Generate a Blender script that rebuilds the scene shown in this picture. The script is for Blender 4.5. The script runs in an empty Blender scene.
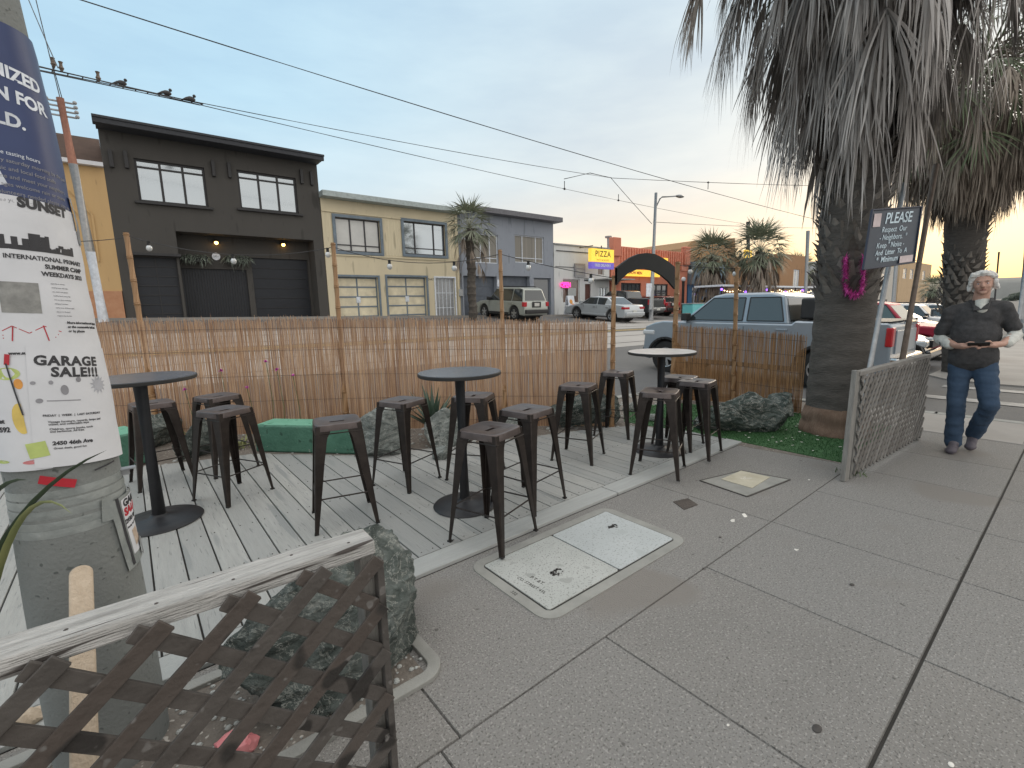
import bpy, bmesh, math, random
from mathutils import Vector, Matrix, noise
random.seed(7)
sc = bpy.context.scene
COL = sc.collection
PI = math.pi
R = math.radians

# ---------------------------------------------------------------- camera
FOC = 471.59; CAMH = 1.5
yaw, pitch, roll = R(38.957), R(-9.092), R(-1.4695)
cf = Vector((math.sin(yaw)*math.cos(pitch), math.cos(yaw)*math.cos(pitch), math.sin(pitch)))
cr0 = Vector((math.cos(yaw), -math.sin(yaw), 0)); cu0 = cr0.cross(cf)
cr = math.cos(roll)*cr0 + math.sin(roll)*cu0
cu = -math.sin(roll)*cr0 + math.cos(roll)*cu0
CAM = Vector((0, 0, CAMH))
cd = bpy.data.cameras.new('camera'); cam = bpy.data.objects.new('camera', cd); COL.objects.link(cam)
cam.matrix_world = Matrix(((cr.x, cu.x, -cf.x, 0), (cr.y, cu.y, -cf.y, 0), (cr.z, cu.z, -cf.z, CAMH), (0, 0, 0, 1)))
cd.sensor_width = 36; cd.lens = FOC/1024*36; cd.clip_start = .05; cd.clip_end = 3000
sc.camera = cam

def ray(px, py): return cf + cr*((px-512)/FOC) - cu*((py-384)/FOC)
def P(px, py, depth): return CAM + ray(px, py)*depth                 # metres along the view axis
def G(px, py, z=0.):
    d = ray(px, py); return CAM + d*((z-CAMH)/d.z)
def FY(px, py, Y=24.):
    d = ray(px, py); return CAM + d*(Y/d.y)

# ---------------------------------------------------------------- materials
def new_mat(name):
    m = bpy.data.materials.new(name); m.use_nodes = True
    nt = m.node_tree; return m, nt, nt.nodes['Principled BSDF']
def mat(name, c, rough=.7, metal=0., c2=None, scale=8., amt=.5, bump=0., bscale=60., emit=None, es=0., spec=.5,
        stretch=(1,1,1), detail=5., tint=None, speck=None):
    m, nt, b = new_mat(name); N = nt.nodes; L = nt.links
    tc = N.new('ShaderNodeTexCoord'); mp = N.new('ShaderNodeMapping'); L.new(tc.outputs['Object'], mp.inputs[0])
    mp.inputs['Scale'].default_value = stretch
    b.inputs['Roughness'].default_value = rough; b.inputs['Metallic'].default_value = metal
    b.inputs['Specular IOR Level'].default_value = spec
    if c2 is None: c2 = tuple(min(1, v*1.22) for v in c); c = tuple(v*.86 for v in c)
    n = N.new('ShaderNodeTexNoise'); n.inputs['Scale'].default_value = scale; n.inputs['Detail'].default_value = detail
    n.inputs['Roughness'].default_value = .62
    L.new(mp.outputs[0], n.inputs['Vector'])
    r = N.new('ShaderNodeValToRGB'); r.color_ramp.elements[0].position = .5-amt*.36; r.color_ramp.elements[1].position = .5+amt*.36
    r.color_ramp.elements[0].color = (*c, 1); r.color_ramp.elements[1].color = (*c2, 1)
    L.new(n.outputs[0], r.inputs[0]); out = r.outputs[0]
    if tint:                                     # per-piece natural colour variation stored on the mesh
        a = N.new('ShaderNodeAttribute'); a.attribute_name = 'tint'
        mx = N.new('ShaderNodeMixRGB'); mx.inputs[2].default_value = (*tint, 1)
        L.new(a.outputs['Fac'], mx.inputs[0]); L.new(out, mx.inputs[1]); out = mx.outputs[0]
    if speck:                                    # (scale, colour, threshold) small aggregate specks
        for (s, colr, th) in speck:
            v = N.new('ShaderNodeTexNoise'); v.inputs['Scale'].default_value = s; v.inputs['Detail'].default_value = 1.
            L.new(mp.outputs[0], v.inputs['Vector'])
            rr = N.new('ShaderNodeValToRGB'); rr.color_ramp.elements[0].position = th; rr.color_ramp.elements[1].position = min(1, th+.05)
            L.new(v.outputs[0], rr.inputs[0])
            mx = N.new('ShaderNodeMixRGB'); mx.inputs[2].default_value = (*colr, 1)
            L.new(rr.outputs[0], mx.inputs[0]); L.new(out, mx.inputs[1]); out = mx.outputs[0]
    L.new(out, b.inputs['Base Color'])
    if bump:
        n2 = N.new('ShaderNodeTexNoise'); n2.inputs['Scale'].default_value = bscale; n2.inputs['Detail'].default_value = 4
        L.new(mp.outputs[0], n2.inputs['Vector'])
        bp = N.new('ShaderNodeBump'); bp.inputs['Strength'].default_value = min(1, bump); bp.inputs['Distance'].default_value = .01
        L.new(n2.outputs[0], bp.inputs['Height']); L.new(bp.outputs[0], b.inputs['Normal'])
    if emit: b.inputs['Emission Color'].default_value = (*emit, 1); b.inputs['Emission Strength'].default_value = es
    return m
def glass(name, c=(.04,.05,.055), rough=.06, metal=0., spec=.9):
    m, nt, b = new_mat(name); b.inputs['Base Color'].default_value = (*c, 1); b.inputs['Roughness'].default_value = rough
    b.inputs['Metallic'].default_value = metal; b.inputs['Specular IOR Level'].default_value = spec
    b.inputs['Coat Weight'].default_value = .5; b.inputs['Coat Roughness'].default_value = .03
    return m
def paint(name, c, rough=.32, metal=.0, coat=.7):
    m = mat(name, c, rough=rough, metal=metal, scale=3, amt=.4, c2=tuple(min(1, v*1.08) for v in c))
    b = m.node_tree.nodes['Principled BSDF']; b.inputs['Coat Weight'].default_value = coat; b.inputs['Coat Roughness'].default_value = .08
    return m

M = {}
M['black'] = mat('black_metal', (.014,.015,.018), .45, .2, bump=.1)
M['tabletop'] = mat('table_laminate', (.065,.078,.10), .27, 0, c2=(.10,.115,.14), scale=6, spec=.6)
M['whitetop'] = mat('light_laminate', (.42,.42,.42), .3, 0, scale=6)
M['edge'] = mat('black_rubber_edge', (.015,.015,.015), .6)
M['stool'] = mat('gunmetal_paint', (.016,.012,.011), .36, .5, c2=(.046,.036,.031), scale=14, amt=.8, bump=.08, bscale=90)
M['stooltop'] = mat('seat_gunmetal', (.045,.034,.033), .36, .45, c2=(.13,.105,.10), scale=9, amt=.9, bump=.1, bscale=80)  # seat metal, lighter than the legs
M['deck'] = mat('grey_deck_board', (.265,.267,.255), .75, 0, c2=(.385,.387,.37), scale=4, amt=.9, bump=.5, bscale=24, stretch=(9,.7,1), tint=(.255,.262,.256),
                speck=[(1.3,(.235,.245,.24),.62),(9,(.22,.225,.22),.66)])
M['deckx'] = mat('grey_border_board', (.29,.30,.295), .7, 0, c2=(.38,.39,.38), scale=4, amt=.9, bump=.5, bscale=24, stretch=(.7,9,1), tint=(.32,.33,.32))
M['gap'] = mat('dark_gap', (.035,.033,.03), .9)
M['concrete'] = mat('sidewalk_concrete', (.150,.143,.133), .85, 0, c2=(.235,.225,.212), scale=2.2, amt=1.5, bump=.8, bscale=120, detail=8, tint=(.205,.2,.192),
                    speck=[(95,(.285,.275,.26),.60),(120,(.11,.105,.097),.60),(21,(.10,.095,.088),.735),(1.1,(.185,.172,.158),.60)])
M['concrete_warm'] = mat('sidewalk_concrete_patch', (.19,.165,.14), .88, 0, c2=(.25,.22,.19), scale=2, amt=1, bump=.3, bscale=150,
                    speck=[(130,(.34,.31,.28),.66)])
M['cover'] = mat('cast_cover_concrete', (.31,.325,.31), .8, 0, c2=(.43,.44,.425), scale=3, amt=1., bump=.25, bscale=120, speck=[(90,(.23,.235,.22),.60),(9,(.29,.30,.285),.66)])
M['cover2'] = mat('light_cover_concrete', (.33,.355,.36), .8, 0, c2=(.44,.465,.47), scale=3, amt=1., bump=.25, bscale=120, speck=[(80,(.27,.29,.28),.61),(9,(.34,.365,.365),.66)])
M['ring'] = mat('cover_frame_concrete', (.21,.21,.195), .85, 0, c2=(.29,.29,.27), scale=5, bump=.3, bscale=150)
M['asphalt'] = mat('asphalt', (.075,.075,.076), .85, 0, c2=(.13,.128,.125), scale=.7, amt=1.2, bump=.4, bscale=90, speck=[(60,(.17,.165,.16),.68)])
M['trackbed'] = mat('concrete_trackbed', (.27,.26,.245), .85, 0, c2=(.38,.36,.34), scale=.6, amt=1.2, bump=.2)
M['farwalk'] = mat('far_sidewalk_concrete', (.22,.205,.19), .85, 0, c2=(.3,.285,.265), scale=.8, bump=.2)
M['yellow'] = mat('yellow_road_paint', (.5,.33,.06), .7, 0, c2=(.36,.26,.1), scale=9)
M['whitepaint'] = mat('white_road_paint', (.32,.32,.315), .7, 0, c2=(.17,.17,.168), scale=7)
M['soil'] = mat('soil_and_gravel', (.10,.085,.072), .95, 0, c2=(.21,.185,.16), scale=16, amt=1, bump=1, bscale=50, speck=[(40,(.42,.39,.35),.66)])
M['turf'] = mat('artificial_turf', (.02,.075,.022), .85, 0, c2=(.05,.13,.045), scale=40)
M['rock'] = mat('serpentine_rock', (.024,.033,.030), .85, 0, c2=(.185,.205,.19), scale=3.2, amt=1.1, bump=1, bscale=22, detail=12,
                speck=[(13,(.26,.28,.255),.66),(37,(.035,.045,.04),.66)])
M['rock2'] = mat('dark_green_rock', (.045,.062,.056), .75, 0, c2=(.16,.19,.178), scale=2.8, amt=1.1, bump=1, bscale=20, detail=12,
                speck=[(3.1,(.36,.35,.32),.62),(24,(.2,.22,.2),.64)])
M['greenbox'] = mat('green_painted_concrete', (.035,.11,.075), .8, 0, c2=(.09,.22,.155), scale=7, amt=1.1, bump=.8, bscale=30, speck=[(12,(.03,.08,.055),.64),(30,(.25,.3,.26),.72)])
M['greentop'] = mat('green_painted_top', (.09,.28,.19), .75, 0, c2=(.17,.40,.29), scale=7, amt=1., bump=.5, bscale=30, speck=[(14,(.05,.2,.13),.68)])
M['reed'] = mat('dry_reed', (.46,.285,.17), .75, 0, c2=(.68,.48,.32), scale=6, amt=1, stretch=(1,1,.3), tint=(.21,.105,.06))
M['reedR'] = mat('golden_reed', (.34,.185,.08), .75, 0, c2=(.50,.30,.15), scale=6, amt=1, stretch=(1,1,.3), tint=(.15,.07,.03))
M['wire'] = mat('dark_wire', (.03,.03,.032), .6)
M['bamboo'] = mat('bamboo', (.27,.15,.07), .5, 0, c2=(.37,.22,.11), scale=10, amt=1, stretch=(1,1,.2))
M['weathered'] = mat('weathered_wood', (.16,.155,.145), .85, 0, c2=(.62,.61,.59), scale=3, amt=1.0, bump=1, bscale=14, stretch=(1.2,16,16), detail=8, speck=[(3.2,(.07,.06,.055),.66)])
M['latticew'] = mat('dark_lattice_wood', (.035,.031,.028), .8, 0, c2=(.10,.09,.082), scale=7, amt=1., bump=.8, bscale=30, stretch=(1,1,1), tint=(.065,.051,.043), speck=[(9,(.022,.019,.017),.62),(26,(.13,.122,.115),.67)])
M['latticeg'] = mat('grey_lattice_wood', (.13,.12,.11), .85, 0, c2=(.26,.25,.235), scale=7, amt=1, bump=.5, bscale=30, tint=(.12,.11,.1))
M['postw'] = mat('weathered_post', (.13,.125,.115), .85, 0, c2=(.30,.29,.27), scale=5, amt=1, bump=.6, bscale=20, stretch=(12,12,1))
M['trunk'] = mat('palm_trunk', (.045,.04,.036), .9, 0, c2=(.12,.108,.097), scale=9, amt=1, bump=1., bscale=22, stretch=(1,1,3.5), detail=8)
M['trunkred'] = mat('peeled_palm_base', (.11,.065,.045), .9, 0, c2=(.24,.165,.12), scale=7, amt=1, bump=1, bscale=25, stretch=(3,3,.7))
M['trunkfib'] = mat('palm_boot_fibre', (.05,.042,.036), .9, 0, c2=(.13,.115,.1), scale=9, amt=1, bump=.8, bscale=30, tint=(.2,.18,.16))
M['dead'] = mat('dead_frond', (.37,.34,.32), .85, 0, c2=(.66,.62,.59), scale=2.2, amt=1, tint=(.17,.155,.145))
M['deadlight'] = mat('dead_frond_pale', (.3,.25,.2), .85, 0, c2=(.42,.36,.3), scale=2, amt=1, tint=(.13,.1,.08))
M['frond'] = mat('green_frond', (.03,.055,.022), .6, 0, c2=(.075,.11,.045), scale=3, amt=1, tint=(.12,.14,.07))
M['frondfar'] = mat('skylit_green_frond', (.11,.14,.09), .6, 0, c2=(.23,.27,.18), scale=3, amt=1, tint=(.24,.24,.18))  # sky light on the far crowns is put into this paler green
M['lei'] = mat('magenta_tinsel', (.42,.02,.22), .3, .35, c2=(.75,.16,.5), scale=60, amt=1.2)
M['paper'] = mat('poster_paper', (.60,.61,.64), .6, 0, c2=(.68,.69,.72), scale=6, amt=1, bump=.5, bscale=7)
M['ink'] = mat('black_ink', (.035,.035,.04), .6)
M['greyink'] = mat('grey_ink', (.25,.25,.27), .6)
M['navy'] = mat('navy_print', (.016,.03,.10), .45, 0, c2=(.035,.06,.17), scale=3, amt=1.2)
M['palewhite'] = mat('white_print', (.62,.66,.72), .6)
M['red'] = mat('red_print', (.45,.02,.035), .5)
M['lime'] = mat('lime_print', (.42,.5,.16), .6); M['lemon'] = mat('lemon_print', (.62,.46,.12), .6); M['orange'] = mat('orange_print', (.6,.27,.06), .6)
M['poleconc'] = mat('grey_pole_paint', (.16,.172,.166), .8, 0, c2=(.22,.232,.225), scale=5, amt=1, bump=.3, bscale=90, speck=[(45,(.1,.11,.105),.68)])
M['tape'] = mat('clear_tape_residue', (.21,.23,.225), .35, 0, c2=(.3,.32,.31), scale=12, bump=.6, bscale=25)
M['stake'] = mat('pale_wooden_stake', (.36,.28,.2), .7, 0, c2=(.52,.43,.33), scale=6, amt=1, bump=.5, bscale=20, stretch=(6,6,.6))
M['agave'] = mat('agave_leaf', (.035,.065,.045), .5, 0, c2=(.08,.12,.08), scale=6, amt=1, stretch=(1,1,.5))
M['leafy'] = mat('yellow_green_leaf', (.16,.2,.07), .5, 0, c2=(.3,.3,.12), scale=8, amt=1)
M['leafd'] = mat('dark_leaf', (.025,.045,.025), .5, 0, c2=(.05,.08,.04), scale=8)
M['stem'] = mat('green_stem', (.07,.11,.04), .6); M['petal'] = mat('magenta_petal', (.42,.03,.3), .5, 0, c2=(.55,.08,.42), scale=30)
M['chalk'] = mat('chalkboard', (.012,.02,.035), .5, 0, c2=(.022,.035,.055), scale=8, amt=1)
M['chalkw'] = mat('chalk_white', (.5,.6,.66), .8); M['label'] = mat('pale_card', (.5,.42,.42), .7)
M['galv'] = mat('galvanised_pipe', (.26,.27,.28), .45, .4, c2=(.36,.37,.38), scale=12)
M['brownpipe'] = mat('rusty_brown_pipe', (.1,.075,.06), .6, .2, c2=(.17,.135,.11), scale=12)
M['archblk'] = mat('arch_black_board', (.008,.012,.016), .8, 0, c2=(.012,.017,.021), scale=3)
M['bulb'] = glass('frosted_bulb', (.55,.57,.58), .2)
M['lampwarm'] = mat('warm_lamp', (1,.6,.2), .5, emit=(1,.52,.12), es=9)
M['neonpink'] = mat('neon_pink', (.9,.05,.3), .5, emit=(1,.03,.28), es=1.6)
M['signyellow'] = mat('lit_yellow_sign', (.75,.5,.05), .5, emit=(1,.62,.08), es=.55)
M['signpurple'] = mat('purple_sign', (.1,.08,.3), .5, emit=(.2,.14,.7), es=.35)
M['purple'] = mat('purple_led', (.2,.1,.9), .5, emit=(.25,.1,1), es=2.5)
M['fairy'] = mat('fairy_light', (1,.8,.5), .5, emit=(1,.72,.4), es=3)
M['smoke'] = mat('smoked_plastic', (.03,.03,.032), .3)
M['tyre'] = mat('tyre_rubber', (.018,.018,.018), .85, bump=.3); M['rim'] = mat('alloy_rim', (.42,.43,.44), .3, .8)
M['carglass'] = glass('car_glass', (.02,.026,.028)); M['carglass2'] = glass('car_glass_pale', (.09,.13,.13), .14, 0, .4)
M['plastic'] = mat('black_plastic', (.02,.02,.021), .6); M['chrome'] = mat('chrome', (.6,.6,.6), .15, 1.)
M['taillight'] = mat('tail_lamp', (.38,.012,.02), .2, spec=.8); M['headlight'] = glass('headlamp', (.55,.57,.58), .12)
M['plate'] = mat('number_plate', (.5,.5,.47), .5)
M['skin'] = mat('skin', (.42,.24,.18), .55, 0, c2=(.5,.3,.23), scale=25, amt=1)
M['hair'] = mat('white_hair', (.62,.6,.57), .6, 0, c2=(.78,.76,.73), scale=22, amt=1, bump=1, bscale=45, stretch=(1,1,.4))
M['polo'] = mat('charcoal_polo', (.038,.037,.038), .9, 0, c2=(.065,.063,.065), scale=30, bump=.4, bscale=120)
M['under'] = mat('offwhite_jersey', (.5,.5,.46), .9, 0, c2=(.6,.6,.56), scale=12, speck=[(14,(.12,.14,.14),.68)])
M['jeans'] = mat('blue_denim', (.022,.045,.085), .9, 0, c2=(.05,.085,.14), scale=7, amt=1, bump=.4, bscale=140)
M['shoe'] = mat('dark_purple_grey_shoe', (.07,.06,.075), .7, 0, c2=(.12,.105,.12), scale=20)
M['litter'] = mat('litter_white', (.6,.58,.54), .7); M['gum'] = mat('dark_gum', (.04,.036,.033), .6); M['iron'] = mat('cast_iron', (.06,.05,.045), .6, .3, bump=.5)
M['tancover'] = mat('tan_cover', (.36,.33,.25), .7, 0, c2=(.46,.43,.34), scale=9)
M['pinkplastic'] = mat('pink_red_plastic', (.5,.1,.12), .4, 0, c2=(.6,.28,.28), scale=9, amt=1)

def rockmat(name, cols, seed):
    m, nt, b = new_mat(name); N = nt.nodes; L = nt.links; b.inputs['Roughness'].default_value = .82; b.inputs['Specular IOR Level'].default_value = .3
    tc = N.new('ShaderNodeTexCoord'); mp = N.new('ShaderNodeMapping'); L.new(tc.outputs['Object'], mp.inputs[0]); mp.inputs['Location'].default_value = (seed, seed*.7, 0); mp.inputs['Rotation'].default_value = (.6,.3,.2); mp.inputs['Scale'].default_value = (1,1,1.8)
    def nz(sc_, det, dist): 
        n = N.new('ShaderNodeTexNoise'); n.inputs['Scale'].default_value = sc_; n.inputs['Detail'].default_value = det; n.inputs['Distortion'].default_value = dist; n.inputs['Roughness'].default_value = .68; L.new(mp.outputs[0], n.inputs['Vector']); return n.outputs[0]
    a = nz(4.5, 12, 1.2); r = N.new('ShaderNodeValToRGB'); e = r.color_ramp.elements; e[0].position = .30; e[0].color = (*cols[0], 1); e[1].position = .74; e[1].color = (*cols[3], 1)
    q = e.new(.46); q.color = (*cols[1], 1); q = e.new(.60); q.color = (*cols[2], 1); L.new(a, r.inputs[0])
    v = nz(3.2, 9, 2.2); rv = N.new('ShaderNodeValToRGB'); ev = rv.color_ramp.elements; ev[0].position = .488; ev[0].color = (0,0,0,1); ev[1].position = .512; ev[1].color = (0,0,0,1); q = ev.new(.5); q.color = (1,1,1,1); L.new(v, rv.inputs[0])
    mx = N.new('ShaderNodeMixRGB'); mx.inputs[2].default_value = (*cols[3], 1); L.new(rv.outputs[0], mx.inputs[0]); L.new(r.outputs[0], mx.inputs[1]); L.new(mx.outputs[0], b.inputs['Base Color'])
    h = nz(13, 12, .6); bp = N.new('ShaderNodeBump'); bp.inputs['Strength'].default_value = 1; bp.inputs['Distance'].default_value = .05; L.new(h, bp.inputs['Height']); L.new(bp.outputs[0], b.inputs['Normal'])
    return m
M['rock'] = rockmat('serpentine_rock_face', ((.022,.03,.027),(.07,.085,.078),(.14,.16,.15),(.36,.37,.34)), 3.)
M['rock2'] = rockmat('dark_green_rock_face', ((.022,.032,.029),(.065,.085,.077),(.15,.175,.165),(.48,.46,.42)), 8.)
M['rock3'] = rockmat('pale_grey_rock_face', ((.05,.058,.055),(.15,.17,.16),(.27,.29,.275),(.46,.46,.43)), 5.)

# ---------------------------------------------------------------- mesh helper
class MB:
    def __init__(s): s.v = []; s.f = []; s.t = []; s.cur = 0.
    def vert(s, p): s.v.append(tuple(p)); return len(s.v)-1
    def face(s, idx): s.f.append(tuple(idx)); s.t.append(s.cur)
    def poly(s, pts): s.face([s.vert(p) for p in pts])
    def box(s, c, d, rz=0., M4=None):
        x, y, z = d[0]/2, d[1]/2, d[2]/2; c = Vector(c); q = Matrix.Rotation(rz, 3, 'Z') if rz else None
        pts = []
        for k in ((-1,-1,-1),(1,-1,-1),(1,1,-1),(-1,1,-1),(-1,-1,1),(1,-1,1),(1,1,1),(-1,1,1)):
            p = Vector((k[0]*x, k[1]*y, k[2]*z))
            if q: p = q @ p
            if M4: p = M4 @ p
            pts.append(p+c)
        i = [s.vert(p) for p in pts]
        for f in ((0,3,2,1),(4,5,6,7),(0,1,5,4),(1,2,6,5),(2,3,7,6),(3,0,4,7)): s.face([i[k] for k in f])
    def bar(s, a, b, w, h, up=(0,0,1), ext=0.):
        a, b = Vector(a), Vector(b); d = (b-a).normalized(); a = a-d*ext; b = b+d*ext
        u = Vector(up); sd = d.cross(u)
        if sd.length < 1e-4: sd = d.cross(Vector((1,0,0)))
        sd.normalize(); u = sd.cross(d).normalized()
        i = []
        for p in (a, b):
            for k in ((-1,-1),(1,-1),(1,1),(-1,1)): i.append(s.vert(p+sd*k[0]*w/2+u*k[1]*h/2))
        for f in ((0,1,2,3),(7,6,5,4),(0,4,5,1),(1,5,6,2),(2,6,7,3),(3,7,4,0)): s.face([i[k] for k in f])
    def tube(s, pts, rad, n=8, cap=True):
        pts = [Vector(p) for p in pts]
        if not hasattr(rad, '__len__'): rad = [rad]*len(pts)
        rings = []; ref = None
        for k, p in enumerate(pts):
            d = (pts[min(k+1, len(pts)-1)]-pts[max(k-1, 0)])
            if d.length < 1e-9: d = Vector((0,0,1))
            d.normalize()
            if ref is None: ref = Vector((1,0,0)) if abs(d.x) < .8 else Vector((0,1,0))
            a = d.cross(ref).normalized(); b = d.cross(a).normalized(); ref = b.cross(d)
            rings.append([s.vert(p+(a*math.cos(2*PI*j/n)+b*math.sin(2*PI*j/n))*rad[k]) for j in range(n)])
        for k in range(len(rings)-1):
            for j in range(n): s.face((rings[k][j], rings[k][(j+1)%n], rings[k+1][(j+1)%n], rings[k+1][j]))
        if cap: s.face(rings[0][::-1]); s.face(rings[-1])
    def lathe(s, c, prof, n=32):
        c = Vector(c); rings = []
        for (r, z) in prof: rings.append([s.vert(c+Vector((r*math.cos(2*PI*j/n), r*math.sin(2*PI*j/n), z))) for j in range(n)])
        for k in range(len(rings)-1):
            for j in range(n): s.face((rings[k][j], rings[k][(j+1)%n], rings[k+1][(j+1)%n], rings[k+1][j]))
        s.face(rings[0][::-1]); s.face(rings[-1])
    def ball(s, c, r, n=10, m=7, sq=(1,1,1)):
        c = Vector(c); rings = []
        top = s.vert(c+Vector((0,0,r*sq[2]))); bot = s.vert(c-Vector((0,0,r*sq[2])))
        for i in range(1, m):
            th = PI*i/m
            rings.append([s.vert(c+Vector((r*sq[0]*math.sin(th)*math.cos(2*PI*j/n), r*sq[1]*math.sin(th)*math.sin(2*PI*j/n), r*sq[2]*math.cos(th)))) for j in range(n)])
        for j in range(n):
            s.face((top, rings[0][j], rings[0][(j+1)%n])); s.face((bot, rings[-1][(j+1)%n], rings[-1][j]))
            for k in range(len(rings)-1): s.face((rings[k][j], rings[k+1][j], rings[k+1][(j+1)%n], rings[k][(j+1)%n]))
    def prism(s, pts, off):                        # extrude a planar polygon (3d points) by vector off
        off = Vector(off); a = [s.vert(p) for p in pts]; b = [s.vert(Vector(p)+off) for p in pts]; n = len(pts)
        s.face(a); s.face(b[::-1])
        for j in range(n): s.face((a[(j+1)%n], a[j], b[j], b[(j+1)%n]))
    def build(s, name, m, parent=None, smooth=False, bevel=0., seg=2, fix=True):
        me = bpy.data.meshes.new(name); me.from_pydata(s.v, [], s.f)
        for mm in (m if isinstance(m, (list, tuple)) else [m]): me.materials.append(mm)
        if any(s.t):
            at = me.attributes.new('tint', 'FLOAT', 'FACE'); at.data.foreach_set('value', s.t)
        if fix:
            bm = bmesh.new(); bm.from_mesh(me); bmesh.ops.recalc_face_normals(bm, faces=bm.faces); bm.to_mesh(me); bm.free()
        o = bpy.data.objects.new(name, me); COL.objects.link(o)
        if parent: o.parent = parent
        if bevel:
            bv = o.modifiers.new('bevel', 'BEVEL'); bv.width = bevel; bv.segments = seg; bv.limit_method = 'ANGLE'; bv.angle_limit = R(35)
        if smooth:
            for p in me.polygons: p.use_smooth = True
            if smooth != 'all':
                try: me.set_sharp_from_angle(angle=R(42))
                except Exception: pass
        return o

def tag(o, label=None, cat=None, group=None, kind=None):
    if label: o['label'] = label
    if cat: o['category'] = cat
    if group: o['group'] = group
    if kind: o['kind'] = kind
    return o
def empty(name, loc=(0,0,0), rz=0., label=None, cat=None, group=None, parent=None):
    o = bpy.data.objects.new(name, None); COL.objects.link(o); o.location = loc; o.rotation_euler.z = rz
    o.empty_display_size = .1
    if parent: o.parent = parent
    return tag(o, label, cat, group)
def kids(o): return [c for c in COL.objects if c.parent == o]
def copy_tree(o, parent=None):
    c = o.copy(); COL.objects.link(c)
    if parent: c.parent = parent
    for ch in kids(o):
        if ch is not c: copy_tree(ch, c)
    return c
def eval_mesh(o):
    dg = bpy.context.evaluated_depsgraph_get(); dg.update()
    return bpy.data.meshes.new_from_object(o.evaluated_get(dg))
def text_mesh(body, size, depth=.002, bold=0., shear=0., align='CENTER', space=1.):
    cu_ = bpy.data.curves.new('txt', 'FONT'); cu_.body = body; cu_.size = size; cu_.extrude = depth/2; cu_.offset = bold
    cu_.shear = shear; cu_.align_x = align; cu_.align_y = 'CENTER'; cu_.space_character = space; cu_.resolution_u = 3
    o = bpy.data.objects.new('txt', cu_); COL.objects.link(o)
    me = eval_mesh(o); bpy.data.objects.remove(o); bpy.data.curves.remove(cu_)
    return me
def text_obj(body, size, m, parent, Mx, name='lettering', mapf=None, **k):
    me = text_mesh(body, size, **k)
    for v in me.vertices:
        v.co = mapf(v.co) if mapf else Mx @ v.co
    me.materials.clear(); me.materials.append(m); me.name = name
    o = bpy.data.objects.new(name, me); COL.objects.link(o)
    if parent: o.parent = parent
    return o
def frameM(o, right, up):                          # matrix: local x=right, y=up, z=out of the face
    r = Vector(right).normalized(); u = Vector(up).normalized(); n = r.cross(u).normalized(); o = Vector(o)
    return Matrix(((r.x,u.x,n.x,o.x),(r.y,u.y,n.y,o.y),(r.z,u.z,n.z,o.z),(0,0,0,1)))

# ---------------------------------------------------------------- terrain
def gz(X, Y):
    near = -.13 - .012*min(max(0, X-2), 70)
    far = 1.40 - .022*min(max(X, -30), 75)
    t = min(max((Y-6)/16., 0), 1)
    return near + (far-near)*t
def RG(px, py, off=0.):                            # where a line of sight meets the road surface
    d = ray(px, py); t = 1.
    while t < 300:
        q = CAM+d*t
        if q.z < gz(q.x, q.y)+off: return q
        t += .02 if t < 60 else .3
    return CAM+d*300
# ---------------------------------------------------------------- sky and light
SUNAZ = 82.; SUNEL = 9.
w = bpy.data.worlds.new('World'); sc.world = w; w.use_nodes = True
nt = w.node_tree; N = nt.nodes; L = nt.links
bg = N['Background']; out = N['World Output']
sky = N.new('ShaderNodeTexSky'); sky.sky_type = 'NISHITA'; sky.sun_disc = False
sky.sun_elevation = R(SUNEL); sky.sun_rotation = R(SUNAZ); sky.dust_density = 2.; sky.altitude = 20
L.new(sky.outputs[0], bg.inputs[0]); bg.inputs[1].default_value = .05
tc = N.new('ShaderNodeTexCoord'); sep = N.new('ShaderNodeSeparateXYZ'); L.new(tc.outputs['Generated'], sep.inputs[0])
def mth(op, a, b=None, clamp=False):
    n = N.new('ShaderNodeMath'); n.operation = op; n.use_clamp = clamp
    for i, q in enumerate((a, b)):
        if q is None: continue
        if isinstance(q, (int, float)): n.inputs[i].default_value = q
        else: L.new(q, n.inputs[i])
    return n.outputs[0]
def ramp(fac, stops):
    r = N.new('ShaderNodeValToRGB'); e = r.color_ramp.elements
    e[0].position, e[0].color = stops[0][0], (*stops[0][1], 1); e[1].position, e[1].color = stops[-1][0], (*stops[-1][1], 1)
    for p, c in stops[1:-1]: q = e.new(p); q.color = (*c, 1)
    L.new(fac, r.inputs[0]); return r.outputs[0]
# high thin overcast: colour by elevation, cool away from the sunset and warm towards it
away = ramp(sep.outputs[2], [(0,(.66,.64,.60)),(.06,(.60,.63,.64)),(.16,(.50,.62,.69)),(.35,(.43,.62,.74)),(.62,(.44,.62,.74)),(.78,(1.15,1.15,1.13)),(1,(1.7,1.66,1.6))])  # overhead stops, above the view, raised in both ramps to light the foreground
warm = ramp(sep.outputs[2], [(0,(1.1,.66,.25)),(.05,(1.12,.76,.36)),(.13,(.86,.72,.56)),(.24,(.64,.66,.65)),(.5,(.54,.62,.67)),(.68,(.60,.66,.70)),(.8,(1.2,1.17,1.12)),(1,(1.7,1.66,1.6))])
dt = mth('ADD', mth('MULTIPLY', sep.outputs[0], math.sin(R(SUNAZ))), mth('MULTIPLY', sep.outputs[1], math.cos(R(SUNAZ))))
sw = N.new('ShaderNodeMapRange'); sw.interpolation_type = 'SMOOTHSTEP'; L.new(dt, sw.inputs[0]); sw.inputs[1].default_value = .25; sw.inputs[2].default_value = 1.
mix1 = N.new('ShaderNodeMixRGB'); L.new(sw.outputs[0], mix1.inputs[0]); L.new(away, mix1.inputs[1]); L.new(warm, mix1.inputs[2])
mp = N.new('ShaderNodeMapping'); mp.inputs['Scale'].default_value = (1.6, 1.6, 6.5); L.new(tc.outputs['Generated'], mp.inputs[0])
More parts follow.
